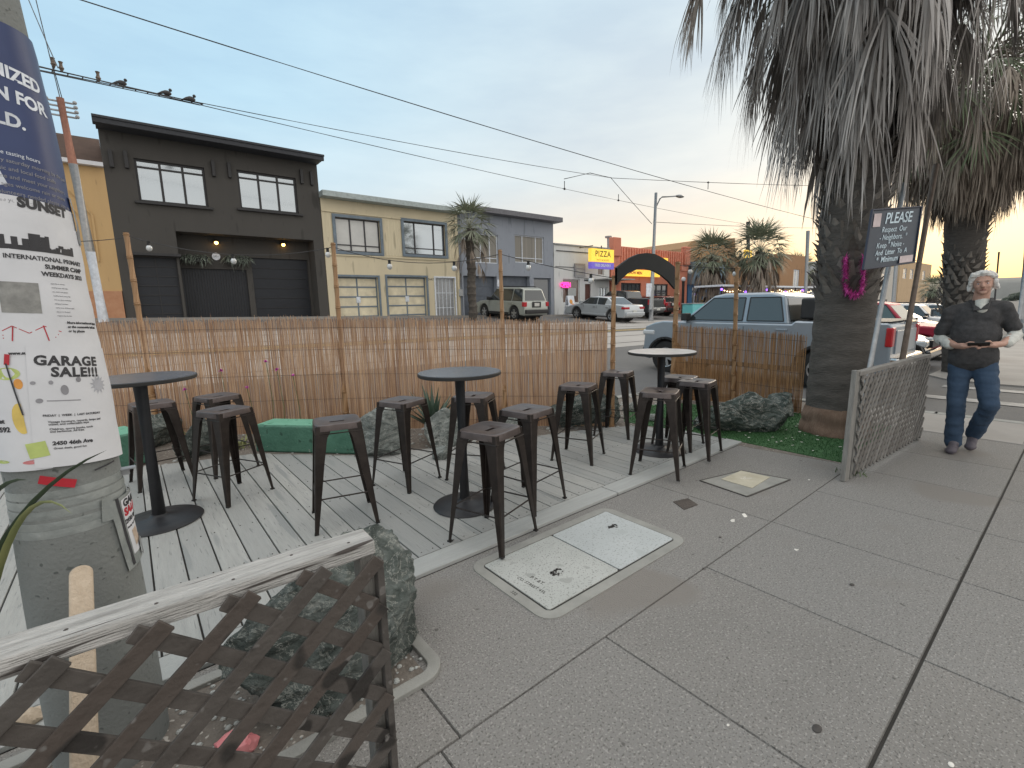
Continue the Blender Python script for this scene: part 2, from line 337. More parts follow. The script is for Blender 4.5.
nz = N.new('ShaderNodeTexNoise'); nz.inputs['Scale'].default_value = 1.7; nz.inputs['Detail'].default_value = 6; nz.inputs['Roughness'].default_value = .55
L.new(mp.outputs[0], nz.inputs['Vector'])
cl = ramp(nz.outputs[0], [(.34,(.88,.90,.94)),(.5,(1,1,1)),(.66,(1.12,1.09,1.06))])
mix2 = N.new('ShaderNodeMixRGB'); mix2.blend_type = 'MULTIPLY'; mix2.inputs[0].default_value = .8
# unseen cloud behind the camera, added bright and neutral to light the foreground
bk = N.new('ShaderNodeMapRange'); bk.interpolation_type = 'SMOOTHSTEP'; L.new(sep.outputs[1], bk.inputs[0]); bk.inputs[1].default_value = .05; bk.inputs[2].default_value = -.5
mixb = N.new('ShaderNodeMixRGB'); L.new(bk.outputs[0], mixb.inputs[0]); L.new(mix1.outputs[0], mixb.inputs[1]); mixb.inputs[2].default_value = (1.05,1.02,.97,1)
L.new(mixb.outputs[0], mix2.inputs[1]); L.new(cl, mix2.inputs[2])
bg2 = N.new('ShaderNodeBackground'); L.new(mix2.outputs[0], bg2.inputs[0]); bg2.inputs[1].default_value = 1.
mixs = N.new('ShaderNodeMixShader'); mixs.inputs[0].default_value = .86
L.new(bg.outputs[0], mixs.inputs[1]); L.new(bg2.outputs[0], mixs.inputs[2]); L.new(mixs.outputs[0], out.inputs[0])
sd = bpy.data.lights.new('sun', 'SUN'); sd.energy = .7; sd.angle = R(25); sd.color = (1, .86, .68)
sun = bpy.data.objects.new('sun', sd); COL.objects.link(sun)
sv = Vector((math.sin(R(SUNAZ))*math.cos(R(SUNEL+12)), math.cos(R(SUNAZ))*math.cos(R(SUNEL+12)), math.sin(R(SUNEL+12))))
sun.rotation_euler = sv.to_track_quat('Z', 'Y').to_euler()
sc.view_settings.view_transform = 'Standard'; sc.view_settings.look = 'None'; sc.view_settings.exposure = .53; sc.view_settings.gamma = 1
sc.view_settings.use_curve_mapping = False

# ---------------------------------------------------------------- ground
def frange(a, b, n): return [a+(b-a)*i/(n-1) for i in range(n)]
xs = [-900,-300,-120,-60] + frange(-30, 80, 56) + [90,110,140,200,320,600,1500]
ys = [-900,-200,-60,-20,-8,0,4] + frange(5, 24, 20) + [27,32,45,80,160,400,1200]
def sheet(xs, ys, off=0., fn=None):
    b = MB(); g = [[b.vert((x, y, (fn or gz)(x, y)+off)) for y in ys] for x in xs]
    for i in range(len(xs)-1):
        for j in range(len(ys)-1): b.face((g[i][j], g[i+1][j], g[i+1][j+1], g[i][j+1]))
    return b
tag(sheet(xs, ys).build('road', M['asphalt'], smooth='all'), kind='structure')
tag(sheet(frange(-30, 80, 56), [10.2, 11, 12, 13, 13.6], .006).build('road_markings_track_lane', M['trackbed'], smooth='all'), kind='structure').name = 'track_lane'
tag(sheet(frange(-30, 80, 56), [14.6, 16, 17.5, 18], .006).build('track_lane', M['trackbed'], smooth='all'), kind='structure')
b = MB()
for y in (13.95, 14.2):
    for i, x in enumerate(frange(-30, 79, 55)):
        b.poly([(q, r_, gz(q, r_)+.008) for q, r_ in ((x, y), (x+2, y), (x+2, y+.11), (x, y+.11))])
tag(b.build('road_centre_line', M['yellow']), kind='structure')
b = MB()
for y in (10.9, 12.4, 15.3, 16.8):
    for x in frange(-30, 78, 55):
        b.poly([(q, r_, gz(q, r_)+.011) for q, r_ in ((x, y), (x+2, y), (x+2, y+.07), (x, y+.07))])
tag(b.build('tram_rails', M['iron']), kind='structure')
# stop lines on the side street
b = MB()
for (x, y, l, wd) in ((10.75,-3.4,5.6,.34),(12.4,-3.4,5.2,.3)):
    b.poly([(x, y, gz(x,y)+.01), (x+wd, y, gz(x,y)+.01), (x+wd, y+l, gz(x,y)+.01), (x, y+l, gz(x,y)+.01)])
tag(b.build('crosswalk_lines', M['whitepaint']), kind='structure')
# far sidewalk
def farz(x, y): return gz(x, 22.5)+.12
b = sheet(frange(-30, 80, 56), [22.3, 22.8, 23.4, 24.5], 0, farz)
for x in frange(-30, 78, 55):
    b.poly([(x, 22.3, farz(x,0)), (x+2, 22.3, farz(x+2,0)), (x+2, 22.3, farz(x+2,0)-.4), (x, 22.3, farz(x,0)-.4)])
tag(b.build('far_sidewalk', M['farwalk']), kind='structure')

# near sidewalk: kerbed base, then concrete slabs with joints
def outline_prism(pts, z0, z1):
    b = MB(); n = len(pts); a = [b.vert((x, y, z1)) for x, y in pts]; c = [b.vert((x, y, z0)) for x, y in pts]
    b.face(a); b.face(c[::-1])
    for i in range(n): b.face((a[i], c[i], c[(i+1)%n], a[(i+1)%n]))
    return b
swp = [(-30,-9),(8.15,-9),(8.15,1.2),(8.0,2.6),(7.75,3.7),(7.3,4.5),(6.7,4.85),(5.9,4.95),(4.8,5.2),(3.6,6.2),(1.2,8.2),(-30,8.4)]
tag(outline_prism(swp, -.6, -.012).build('sidewalk_base', M['gap']), kind='structure')
def kerb(pts, w_, z1):
    b = MB()
    for i in range(len(pts)-1):
        a, c = Vector((*pts[i], 0)), Vector((*pts[i+1], 0)); b.bar(a+Vector((0,0,z1-.15)), c+Vector((0,0,z1-.15)), w_, .3, ext=w_*.15)
    return b
tag(kerb(swp[1:11], .15, .004).build('kerb', M['ring'], bevel=.01), kind='structure')
slabs = MB()
def slab(x0, x1, y0, y1, g=.004, gy=None):
    slabs.cur = random.random()*.75
    gy = gy or g; bx = ((x0+g, y0+gy), (x1-g, y0+gy), (x1-g, y1-gy), (x0+g, y1-gy)); c = .0035
    # top with small rolled edges
    top = [slabs.vert((x, y, 0)) for x, y in ((bx[0][0]+c,bx[0][1]+c),(bx[1][0]-c,bx[1][1]+c),(bx[2][0]-c,bx[2][1]-c),(bx[3][0]+c,bx[3][1]-c))]
    low = [slabs.vert((x, y, -.011)) for x, y in bx]
    slabs.face(top)
    for i in range(4): slabs.face((low[i], low[(i+1)%4], top[(i+1)%4], top[i]))
xj = [-29.6+.87*0]; 
xj = [.67-.87*k for k in range(24, 0, -1)] + [.67, 1.54, 2.43, 3.30, 4.12, 4.95, 5.85, 6.9, 8.07]
for i in range(len(xj)-1):
    for y0, y1 in ((-8.8,-6.3),(-6.3,-4.6),(-4.6,-3),(-3,-1.4),(-1.4,-.55),(-.55,.31),(.31,1.27)):
        wide = .011 if y1 == .31 or y0 == .31 else .004
        slabs_g = .004
        slab(xj[i], xj[i+1], y0+(.0035 if y0 == .31 else 0), y1-(.0035 if y1 == .31 else 0), .0015)
for x0, x1 in ((-9,-6),(-6,-3),(-3,-1.1),(-1.1,.75),(.75,3.30),(3.30,5.0)): slab(x0, x1, 1.27, 2.27, .0015)
for x0, x1 in ((5.0,6.9),(6.9,8.07)): slab(x0, x1, 1.27, 2.3, .0015)
tag(slabs.build('sidewalk', M['concrete']), kind='structure')
tag(outline_prism([(6.93,.34),(8.05,.34),(8.05,2.6),(6.95,2.4)], -.005, .003).build('sidewalk_patch', M['farwalk']), kind='structure')
# sidewalk across the side street
b = outline_prism([(13.4,-9),(60,-9),(60,2.3),(14.2,2.3),(13.6,1.9),(13.4,1.2)], -1.5, -.14)
for v in range(len(b.v)):
    x, y, z = b.v[v]; b.v[v] = (x, y, (gz(x, 3)+.03) if z > -1 else z)
tag(b.build('sidewalk_across', M['farwalk']), kind='structure')

# soil bed behind and beside the deck
bed = [(-8,2.3),(4.9,2.3),(5.0,1.32),(7.0,1.32),(7.75,2.6),(7.4,4.1),(6.6,4.72),(5.8,4.8),(4.7,5.05),(3.5,6.05),(1.15,8.0),(-8,8.25)]
b = MB(); n_ = len(bed); 
tag(outline_prism(bed, -.011, .0015).build('soil_bed', M['soil']), kind='structure')
# basin round the boulder
def strip(pts, w_, z0, z1):
    b = MB(); 
    for i in range(len(pts)-1):
        a, c = Vector((*pts[i], (z0+z1)/2)), Vector((*pts[i+1], (z0+z1)/2)); b.bar(a, c, w_, z1-z0, ext=w_*.2)
    return b
def arc_ring(x0, y0, x1, y1, r, wd, z0, z1, n=6):
    o_, i_ = [], []
    for cx, cy, a0 in ((x1-r, y1-r, 0), (x0+r, y1-r, 90), (x0+r, y0+r, 180), (x1-r, y0+r, 270)):
        for k in range(n+1):
            a = R(a0+90*k/n); o_.append((cx+r*math.cos(a), cy+r*math.sin(a))); ri = max(r-wd, .01)
            i_.append((cx+math.copysign(1,math.cos(R(a0+45)))*max(0, 0)+ri*math.cos(a), cy+ri*math.sin(a)))
    b = MB(); m_ = len(o_)
    ot = [b.vert((*p, z1)) for p in o_]; it = [b.vert((*p, z1)) for p in i_]; ob = [b.vert((*p, z0)) for p in o_]; ib = [b.vert((*p, z0)) for p in i_]
    for k in range(m_):
        j = (k+1)%m_; b.face((ot[k], ot[j], it[j], it[k])); b.face((ob[k], ob[j], ot[j], ot[k])); b.face((it[k], it[j], ib[j], ib[k]))
    return b
basin = outline_prism([(-.9,1.62),(.8,1.62),(.8,2.14),(-.9,2.14)], 0, .004).build('basin_soil', M['soil']); tag(basin, kind='structure')
o = arc_ring(-1.0, 1.555, .885, 2.2, .11, .055, 0, .02).build('basin_surround', M['ring'], bevel=.004)
tag(o, 'low rounded concrete surround round the big boulder behind the near lattice', 'concrete edging')

# utility cover: frame and two lids
uc = empty('utility_cover', (0,0,0), 0, 'large double concrete utility cover in the sidewalk, one grey and one paler lid', 'utility cover')
arc_ring(1.40, 1.50, 2.65, 2.20, .10, .062, -.002, .006).build('frame', M['ring'], uc, bevel=.002)
outline_prism([(1.46,1.56),(2.59,1.56),(2.59,2.14),(1.46,2.14)], 0, .002).build('joint_shadow', M['gap'], uc).name = 'joint_shade'  # dark sheet stands in for the shade in the joints round the lids
def lid(x0, x1, y0, y1, m, lab):
    o = outline_prism([(x0+.01,y0),(x1-.01,y0),(x1,y0+.01),(x1,y1-.01),(x1-.01,y1),(x0+.01,y1),(x0,y1-.01),(x0,y0+.01)], .002, .010).build('lid', m, uc, bevel=.003)
    tag(o, lab); return o
l1 = lid(1.472, 2.022, 1.572, 2.128, M['cover'], 'grey lid nearer the camera'); l2 = lid(2.031, 2.578, 1.572, 2.128, M['cover2'], 'paler bluish lid')
def litter_bits(cx, cy, r, n, z, mm, name, parent):
    b = MB()
    for k in range(n):
        a = random.random()*6.28; q = r*math.sqrt(random.random()); s_ = random.uniform(.003, .011)
        b.box((cx+q*math.cos(a)*1.4, cy+q*math.sin(a), z), (s_*2, s_, .004), random.random()*3)
    return b.build(name, mm, parent)
litter_bits(1.74, 1.79, .028, 26, .0115, M['gum'], 'lifting_hole_debris', l1); litter_bits(2.42, 1.93, .028, 22, .0115, M['gum'], 'lifting_hole_debris', l2)
for body, x, y, s_ in (('P.T.&T.', 1.60, 1.80, .035), ('CO. STREET 4TL', 1.545, 1.79, .03)):
    text_obj(body, s_, M['gum'], l1, frameM((x, y, .0105), (.06,-1,0), (1,.06,0)), depth=.0006)
text_obj('332', .03, M['gum'], uc, frameM((1.432, 1.80, .0066), (0,-1,0), (1,0,0)), depth=.0006)
# small tan cover with dark iron plate
sc_ = empty('meter_cover', (0,0,0), 0, 'small tan meter cover in a dark square plate by the boulder', 'meter cover')
q = [G(700,481), G(747,497), G(790,480), G(742,471)]
outline_prism([(p.x, p.y) for p in q], 0, .005).build('plate', M['ring'], sc_)
b = MB()
for i in range(4): b.bar((q[i].x, q[i].y, .004), (q[(i+1)%4].x, q[(i+1)%4].y, .004), .012, .006)
b.build('plate_rim', M['gum'], sc_)
q = [G(721,480), G(752,489), G(770,478), G(741,471.5)]
tl = outline_prism([(p.x, p.y) for p in q], .005, .010).build('lid', M['tancover'], sc_, bevel=.002)
c_ = (q[0]+q[2])/2
text_obj('SF\nWATER', .03, M['litter'], tl, frameM((c_.x, c_.y, .0105), (.75,-.6,0), (.6,.75,0)), depth=.0006)
q = [G(673,502), G(688,498.5), G(698,505), G(684,510)]
tag(outline_prism([(p.x, p.y) for p in q], 0, .004).build('drain_plate', M['iron']), 'small dark iron plate in the sidewalk near the deck edge', 'drain plate')
for px_, py_, s_ in ((733,520,.019),(744,515,.019),(796,550,.009)):
    b = MB(); c_ = G(px_, py_)
    for k in range(4): b.ball((c_.x+random.uniform(-1,1)*s_, c_.y+random.uniform(-1,1)*s_, .001), s_*.7, 8, 4, (1.4,.8,.05))
    tag(b.build('paper_scrap', M['litter']), None, None)
    o = COL.objects[-1]
scr = [o for o in COL.objects if o.name.startswith('paper_scrap')]
for o, l in zip(scr, ('pale flattened scrap on the sidewalk nearest the utility cover corner', 'pale flattened scrap right beside a twin scrap, farther from the camera', 'tiny pale scrap in the middle of the open sidewalk')):
    tag(o, l, 'litter', 'flat white scraps on the sidewalk')
def bit(name, px_, py_, size, m, lab, cat, grp):
    b = MB(); c_ = G(px_, py_); b.ball((c_.x, c_.y, .002), size, 10, 5, (1, .7, .22)); tag(b.build(name, m, smooth=True), lab, cat, grp)
bit('gum_spot', 817, 729, .022, M['gum'], 'dark oblong spot on the lower right sidewalk slab', 'gum', 'dark spots on the sidewalk')
bit('gum_spot', 852, 585, .016, M['gum'], 'dark spot between the cover and the long expansion joint', 'gum', 'dark spots on the sidewalk')
bit('gum_spot', 720, 537.5, .013, M['gum'], 'small dark ring spot left of the white scraps', 'gum', 'dark spots on the sidewalk')
bit('cigarette_butt', 951, 765, .012, M['litter'], 'white butt at the very bottom of the sidewalk near the wide joint', 'cigarette butt', 'pale butts on the sidewalk')
bit('cigarette_butt', 728, 725.5, .007, M['litter'], 'tiny white butt left of the dark oblong spot', 'cigarette butt', 'pale butts on the sidewalk')
bit('cigarette_butt', 809, 480, .012, M['litter'], 'pale butt beside the tan meter cover', 'cigarette butt', 'pale butts on the sidewalk')

# ---------------------------------------------------------------- deck
back = [(-8,7.4),(-.3,7.0),(-.1,5.95),(.94,5.6),(1.81,4.65),(2.84,4.3),(3.3,4.1),(4.35,3.75),(4.78,3.5),(5.0,3.0),(5.01,2.44)]
def backy(x):
    for i in range(len(back)-1):
        if back[i][0] <= x <= back[i+1][0]:
            a, c = back[i], back[i+1]; return a[1]+(c[1]-a[1])*(x-a[0])/max(1e-6, c[0]-a[0])
    return 2.46
dk = empty('deck', (0,0,0), 0, 'grey wooden plank deck under the bar tables and stools', 'deck')
b = MB(); x = -7.; 
while x < 4.95:
    x1 = min(x+.158, 5.0); b.cur = random.random()
    ya, yb = backy(x+.02)-.01, backy(x1-.02)-.01
    z0, z1 = -.004, .020; z1 += random.uniform(-.0012, .0012)
    pts = [(x+.0045,2.452),(x1-.0045,2.452),(x1-.0045,yb),(x+.0045,ya)]
    i0 = [b.vert((p[0], p[1], z1)) for p in pts]; i1 = [b.vert((p[0], p[1], z0)) for p in pts]
    b.face(i0)
    for k in range(4): b.face((i0[k], i1[k], i1[(k+1)%4], i0[(k+1)%4]))
    x = x1
b.build('planking', M['deck'], dk, bevel=.002, seg=1)
b = MB(); x = -1.05
for x0, x1 in ((.92,2.9),(2.906,5.01)):
    b.cur = random.random(); b.box(((x0+x1)/2, 2.36, .0085), (x1-x0-.004, .172, .025))
for x0, x1 in ((-6.9,-3.2),(-3.196,.91)):
    b.cur = random.random(); b.box(((x0+x1)/2, 2.36, .0085), (x1-x0-.004, .172, .025))
b.build('border_board', M['deckx'], dk, bevel=.003, seg=1)
dp = [(-7,2.452),(4.98,2.452)]+[(p[0], p[1]-.02) for p in back[::-1]][1:-1]+[(-7,7.3)]
b = MB(); x = -7.
while x < 4.9:
    for xx in (x+.04, x+.118):
        if -2.2 < x: 
            for yy in (2.49, 3.1, 3.7, 4.3, 4.9):
                if yy < backy(x+.08)-.05: b.tube([(xx,yy+random.uniform(-.006,.006),.0185),(xx,yy,.0218)], .0042, 6)
    x += .158
tag(b.build('deck_screws', M['gum'], dk, fix=False), kind='stuff')
outline_prism(dp, .0018, .005).build('under_sheet', M['gap'], dk)  # one dark sheet under the boards, visible through the gaps
# artificial turf: backing and short blades, too many to count
tp = [(5.03,1.36),(6.9,1.36),(6.9,2.35),(6.4,3.9),(5.6,4.3),(4.9,3.75),(5.05,2.6)]
tb = outline_prism(tp, .0015, .010)
def inpoly(x, y, p):
    c = False; j = len(p)-1
    for i in range(len(p)):
        if (p[i][1] > y) != (p[j][1] > y) and x < (p[j][0]-p[i][0])*(y-p[i][1])/(p[j][1]-p[i][1])+p[i][0]: c = not c
        j = i
    return c
k = 0
while k < 26000:
    x, y = random.uniform(4.95,6.95), random.uniform(1.3,4.4); k += 1
    if not inpoly(x, y, tp): continue
    a = random.random()*6.28; s_ = .004; h_ = random.uniform(.01,.022); tb.cur = 0
    tb.poly([(x-s_*math.cos(a), y-s_*math.sin(a), .009), (x+s_*math.cos(a), y+s_*math.sin(a), .009), (x+random.uniform(-.012,.012), y+random.uniform(-.012,.012), .009+h_)])
tag(tb.build('artificial_turf', M['turf'], fix=False), 'bright green artificial turf round the palm and boulders', 'turf', kind='stuff')
b = MB()
for k in range(60):
    x, y = random.uniform(5.05,6.2), random.uniform(1.4,3.6)
    if inpoly(x, y, tp): b.box((x, y, .028), (random.uniform(.008,.03), random.uniform(.006,.016), .003), random.random()*3)
tag(b.build('fallen_petals', M['litter']), 'pale scraps and dry bits scattered on the turf', 'litter', kind='stuff')
b = MB()
for k in range(2600):
    x, y = random.uniform(-6,6.6), random.uniform(2.4,8)
    if inpoly(x, y, bed) and not inpoly(x, y, dp) and not inpoly(x, y, tp):
        s_ = random.uniform(.008,.035); b.ball((x, y, .003), s_, 6, 4, (1,random.uniform(.6,1),.55))
for k in range(420):
    x, y = random.uniform(-.9,.85), random.uniform(1.58,2.2); s_ = random.uniform(.004,.014); b.ball((x, y, .006), s_, 6, 4, (1,.8,.6))
tag(b.build('gravel', M['cover'], fix=False), kind='stuff', label='pale gravel between the deck, boulders and reed fence', cat='gravel')
# ---------------------------------------------------------------- bar tables and stools
def make_table():
    t = empty('bar_table')
    b = MB(); b.lathe((0,0,0), [(.0,.0),(.235,.0),(.242,.006),(.235,.014),(.15,.026),(.06,.042),(.045,.055),(.043,.06)], 48); b.build('base', M['black'], t, smooth=True)
    b = MB(); b.tube([(0,0,.05),(0,0,1.02)], .038, 24); b.build('column', M['black'], t, smooth=True)
    b = MB(); b.bar((-.2,0,1.015), (.2,0,1.015), .045, .008); b.bar((0,-.2,1.0145), (0,.2,1.0145), .045, .007); b.build('top_bracket', M['black'], t)
    b = MB(); b.lathe((0,0,0), [(0,1.021),(.298,1.021),(.305,1.026),(.305,1.044),(.302,1.047),(.29,1.047)], 64); tp_ = b.build('tabletop', M['edge'], t, smooth=True)
    b = MB(); b.lathe((0,0,0), [(0,1.047),(.299,1.047),(.299,1.0495),(0,1.0496)], 64); b.build('laminate', M['tabletop'], tp_)
    return t
T1 = make_table(); T1.location = (.03,4.2,.02); T1.scale = (1.13,1.13,1.02)
tag(T1, 'bar table with dark top, the one beside the poster covered pole', 'bar table', 'round bar tables on the deck')
T2 = copy_tree(T1); T2.location = (1.86,2.91,.02); T2.scale = (1,1,.985)
tag(T2, 'bar table with dark top in the middle of the deck', 'bar table', 'round bar tables on the deck')
T3 = copy_tree(T1); T3.location = (4.11,2.70,.02); T3.scale = (1.08,1.08,.975)
tag(T3, 'bar table with pale top, nearest the black arch', 'bar table', 'round bar tables on the deck')
for c in kids(T3):
    if c.name.startswith('tabletop'):
        for q in kids(c): q.data = q.data.copy(); q.data.materials.clear(); q.data.materials.append(M['whitetop']); tag(q, 'pale laminate surface')

def superring(r, n, e=5., z=0.):                   # rounded square
    o = []
    for k in range(n):
        a = 2*PI*k/n; c, s_ = math.cos(a), math.sin(a); q = (abs(c)**e+abs(s_)**e)**(-1/e); o.append((r*q*c, r*q*s_, z))
    return o
def make_stool():
    t = empty('bar_stool'); H = .735
    b = MB(); n = 48; rings = []
    slot = [(.048*max(-1,min(1,1.6*math.cos(2*PI*k/n))), .014*max(-1,min(1,1.6*math.sin(2*PI*k/n))), H-.012) for k in range(n)]
    rings.append([(p[0], p[1], p[2]-.012) for p in slot]); rings.append(slot)
    for f, dz in ((.35,-.008),(.62,-.007),(.8,-.003),(.9,0.)):
        sr = superring(.155*f, n, 4.5); rings.append([(p[0], p[1], H+dz) for p in sr])
    for r_, dz in ((.149,0.),(.154,-.003),(.156,-.010),(.160,-.042),(.158,-.043)): rings.append(superring(r_, n, 5.5, H+dz))
    idx = [[b.vert(p) for p in r_] for r_ in rings]
    for k in range(len(idx)-1):
        for j in range(n): b.face((idx[k][j], idx[k][(j+1)%n], idx[k+1][(j+1)%n], idx[k+1][j]))
    o = b.build('seat', M['stooltop'], t, smooth=True)
    b = MB(); b.box((0,0,H-.035), (.24,.24,.003)); b.build('under_plate', M['stool'], t)
    for i, (sx, sy) in enumerate(((1,1),(-1,1),(-1,-1),(1,-1))):
        b = MB(); prev = None
        for z, co, wd in ((H-.008,.149,.098),(H-.05,.153,.095),(H-.09,.158,.078),(.5,.170,.062),(.25,.192,.044),(.02,.212,.026),(.0,.214,.026)):
            th = .003; a = [(co-wd,co),(co-.006,co),(co,co-.006),(co,co-wd),(co-th,co-wd),(co-th,co-th-.004),(co-th-.004,co-th),(co-wd,co-th)]
            cur = [b.vert((sx*p[0], sy*p[1], z)) for p in a]
            if prev:
                for j in range(8): b.face((prev[j], prev[(j+1)%8], cur[(j+1)%8], cur[j]))
            else: b.face(cur)
            prev = cur
        b.face(prev[::-1]); lg = b.build('leg', M['stool'], t, smooth=True)
        b = MB(); b.box((sx*.203, sy*.203, .004), (.026,.026,.010)); b.build('foot_pad', M['edge'], lg)
    b = MB(); z = .235; co = .186
    for (a, c) in (((-1,-1),(1,-1)),((1,-1),(1,1)),((1,1),(-1,1)),((-1,1),(-1,-1))):
        b.tube([(a[0]*co, a[1]*co, z), (c[0]*co, c[1]*co, z)], .0055, 8)
    b.build('foot_rail', M['stool'], t, smooth=True)
    b = MB()
    for (a, c) in (((-1,-1),(1,-1)),((1,-1),(1,1)),((1,1),(-1,1)),((-1,1),(-1,-1))):
        b.tube([(a[0]*.152, a[1]*.152, H-.062), (c[0]*.152, c[1]*.152, H-.062)], .0045, 6)
    b.build('under_brace', M['stool'], t)
    return t
S0 = make_stool(); first = True
def sq(px_, py_, hz=.735):                          # stool centre from its seat centre in the picture
    p = G(px_, py_, hz); return p.x, p.y
stools = [
 (.10,5.25,8,'partly hidden behind the dark top of the table beside the poster covered pole'),
 (.60,5.22,20,'right of the pole side table, farther one of an overlapping pair'),
 (.54,4.40,28,'right of the pole side table, front one of an overlapping pair'),
 (1.08,3.32,-14,'standing alone in front of the long green block'),
 (1.76,3.68,22,'left of the middle table, in front of the pale boulder'),
 (2.32,3.42,35,'directly behind the column of the middle table, mostly hidden'),
 (2.27,2.64,12,'right of the middle table, behind the nearest stool'),
 (1.72,2.36,18,'nearest to the camera, standing over the base of the middle table'),
 (3.35,3.12,24,'standing alone between the middle table and the table by the arch'),
 (4.33,3.42,20,'beside the left post of the black arch'),
 (4.42,2.68,12,'farthest one behind the table by the arch, seat half hidden'),
 (4.30,2.42,12,'right of the table by the arch, nearest the dark green boulder'),
 (3.58,2.36,24,'in front of the column of the table by the arch'),
]
for x, y, a, lab in stools:
    o = S0 if first else copy_tree(S0); first = False
    o.location = (x, y, .0215); o.rotation_euler.z = R(a)
    tag(o, 'metal stool '+lab, 'bar stool', 'metal bar stools on the deck')

# ---------------------------------------------------------------- rocks and green blocks
def rock(name, c, size, seed, m, lab, cat='boulder', group=None, rz=0., cuts=9, disp=.12, sub=4):
    rnd = random.Random(seed); bm = bmesh.new(); bmesh.ops.create_icosphere(bm, subdivisions=sub+1, radius=1.)
    planes = []
    for k in range(cuts):
        d = Vector((rnd.gauss(0,1), rnd.gauss(0,1), rnd.gauss(0,.8))).normalized(); planes.append((d, rnd.uniform(.5,.85) if cuts < 12 else rnd.uniform(.62,.84)))
    off = Vector((rnd.random()*50, rnd.random()*50, rnd.random()*50)); q = Matrix.Rotation(rz, 3, 'Z')
    for v in bm.verts:
        p = v.co.copy()
        for d, h in planes:
            t = p.dot(d)-h
            if t > 0: p -= d*t*.93
        q0 = p*3.3+off; cell = noise.cell_vector(q0+Vector((noise.noise(q0),noise.noise(q0*1.3),noise.noise(q0*.7)))*.8).x; n1 = noise.noise(p*1.6+off)*.5-abs(noise.noise(p*4.1+off))*.5+cell*.10-abs(noise.noise(p*9+off))*.16+noise.noise(p*19+off)*.07+abs(noise.noise(p*37+off))*.05
        p *= 1+disp*n1*2
        v.co = q @ Vector((p.x*size[0], p.y*size[1], p.z*size[2]))
    zmin = -size[2]*.55
    for v in bm.verts:
        if v.co.z < zmin: v.co.z = zmin
        v.co += Vector((0,0,-zmin))
    me = bpy.data.meshes.new(name); bm.to_mesh(me); bm.free(); me.materials.append(m)
    for p in me.polygons: p.use_smooth = True
    try: me.set_sharp_from_angle(angle=R(24))
    except Exception: pass
    o = bpy.data.objects.new(name, me); COL.objects.link(o); o.location = c
    return tag(o, lab, cat, group)
GR = 'boulders round the deck'
rock('boulder', (.56,1.94,.0), (.52,.33,.36), 27, M['rock'], 'big grey-green boulder right behind the near wooden lattice', group=GR, rz=.3, cuts=15, disp=.12, sub=6)
p = G(755,440); rock('boulder', (p.x+.28,p.y+.32,0), (.52,.32,.29), 4, M['rock2'], 'long low dark green boulder with pale scars beside the turf, nearest the sidewalk', group=GR, rz=-.95, sub=5)
p = G(782,418); rock('boulder', (p.x+.2,p.y+.1,0), (.32,.24,.2), 9, M['rock2'], 'smaller boulder between the long dark one and the palm, against the reed fence', group=GR)
p = G(585,430); rock('boulder', (p.x+.15,p.y+.25,0), (.55,.34,.36), 21, M['rock2'], 'dark rounded boulder left of the arch behind a stool', group=GR, rz=-.5)
p = G(400,458); rock('boulder', (p.x-.02,p.y+.28,0), (.33,.26,.34), 33, M['rock3'], 'pale grey boulder left of the spiky agave', group=GR)
p = G(470,446); rock('boulder', (p.x-.1,p.y+.25,0), (.36,.24,.26), 38, M['rock3'], 'pale boulder right of the agave, behind the middle table', group=GR, rz=.4)
p = G(520,436); rock('boulder', (p.x+.0,p.y+.2,0), (.30,.2,.20), 51, M['rock3'], 'low boulder under the third bamboo post', group=GR)
p = G(445,462); rock('boulder', (p.x,p.y+.1,0), (.13,.09,.10), 61, M['rock3'], 'small pale stone at the deck edge below the agave', group=GR)
p = G(208,455); rock('boulder', (p.x,p.y+.15,0), (.42,.26,.28), 72, M['rock'], 'jagged grey boulder between the two green blocks', group=GR, rz=.9)
p = G(165,450); rock('boulder', (p.x-.1,p.y+.35,0), (.34,.26,.26), 83, M['rock'], 'grey boulder behind the pole side table', group=GR)
p = G(636,412); rock('boulder', (p.x,p.y+.1,0), (.14,.1,.09), 90, M['rock3'], 'flat pale stone in the arch opening nearest its left post', group=GR)
p = G(652,420); rock('boulder', (p.x,p.y,0), (.17,.1,.07), 97, M['rock3'], 'flat pale stone in the arch opening beside the turf', group=GR)
def block(a, c, dpt, h, lab):
    a, c = Vector((a.x, a.y, 0)), Vector((c.x, c.y, 0)); d = (c-a); l = d.length; d.normalize(); nrm = Vector((-d.y, d.x, 0))
    t = empty('concrete_block', (0,0,0), 0, lab, 'concrete block', 'green painted concrete blocks')
    b = MB(); M4 = Matrix((d, nrm, Vector((0,0,1)))).transposed(); ctr = (a+c)/2+nrm*dpt/2
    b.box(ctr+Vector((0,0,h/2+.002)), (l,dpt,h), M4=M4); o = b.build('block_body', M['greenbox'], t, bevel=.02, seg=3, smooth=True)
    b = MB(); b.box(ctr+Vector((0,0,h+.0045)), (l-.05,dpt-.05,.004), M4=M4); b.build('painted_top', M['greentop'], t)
    return t
block(G(256,452), G(362,455), .34, .30, 'long green painted block behind the stools, below the second bamboo post')
block(G(112,472), G(152,462), .5, .34, 'green painted block half hidden behind the pole side table')

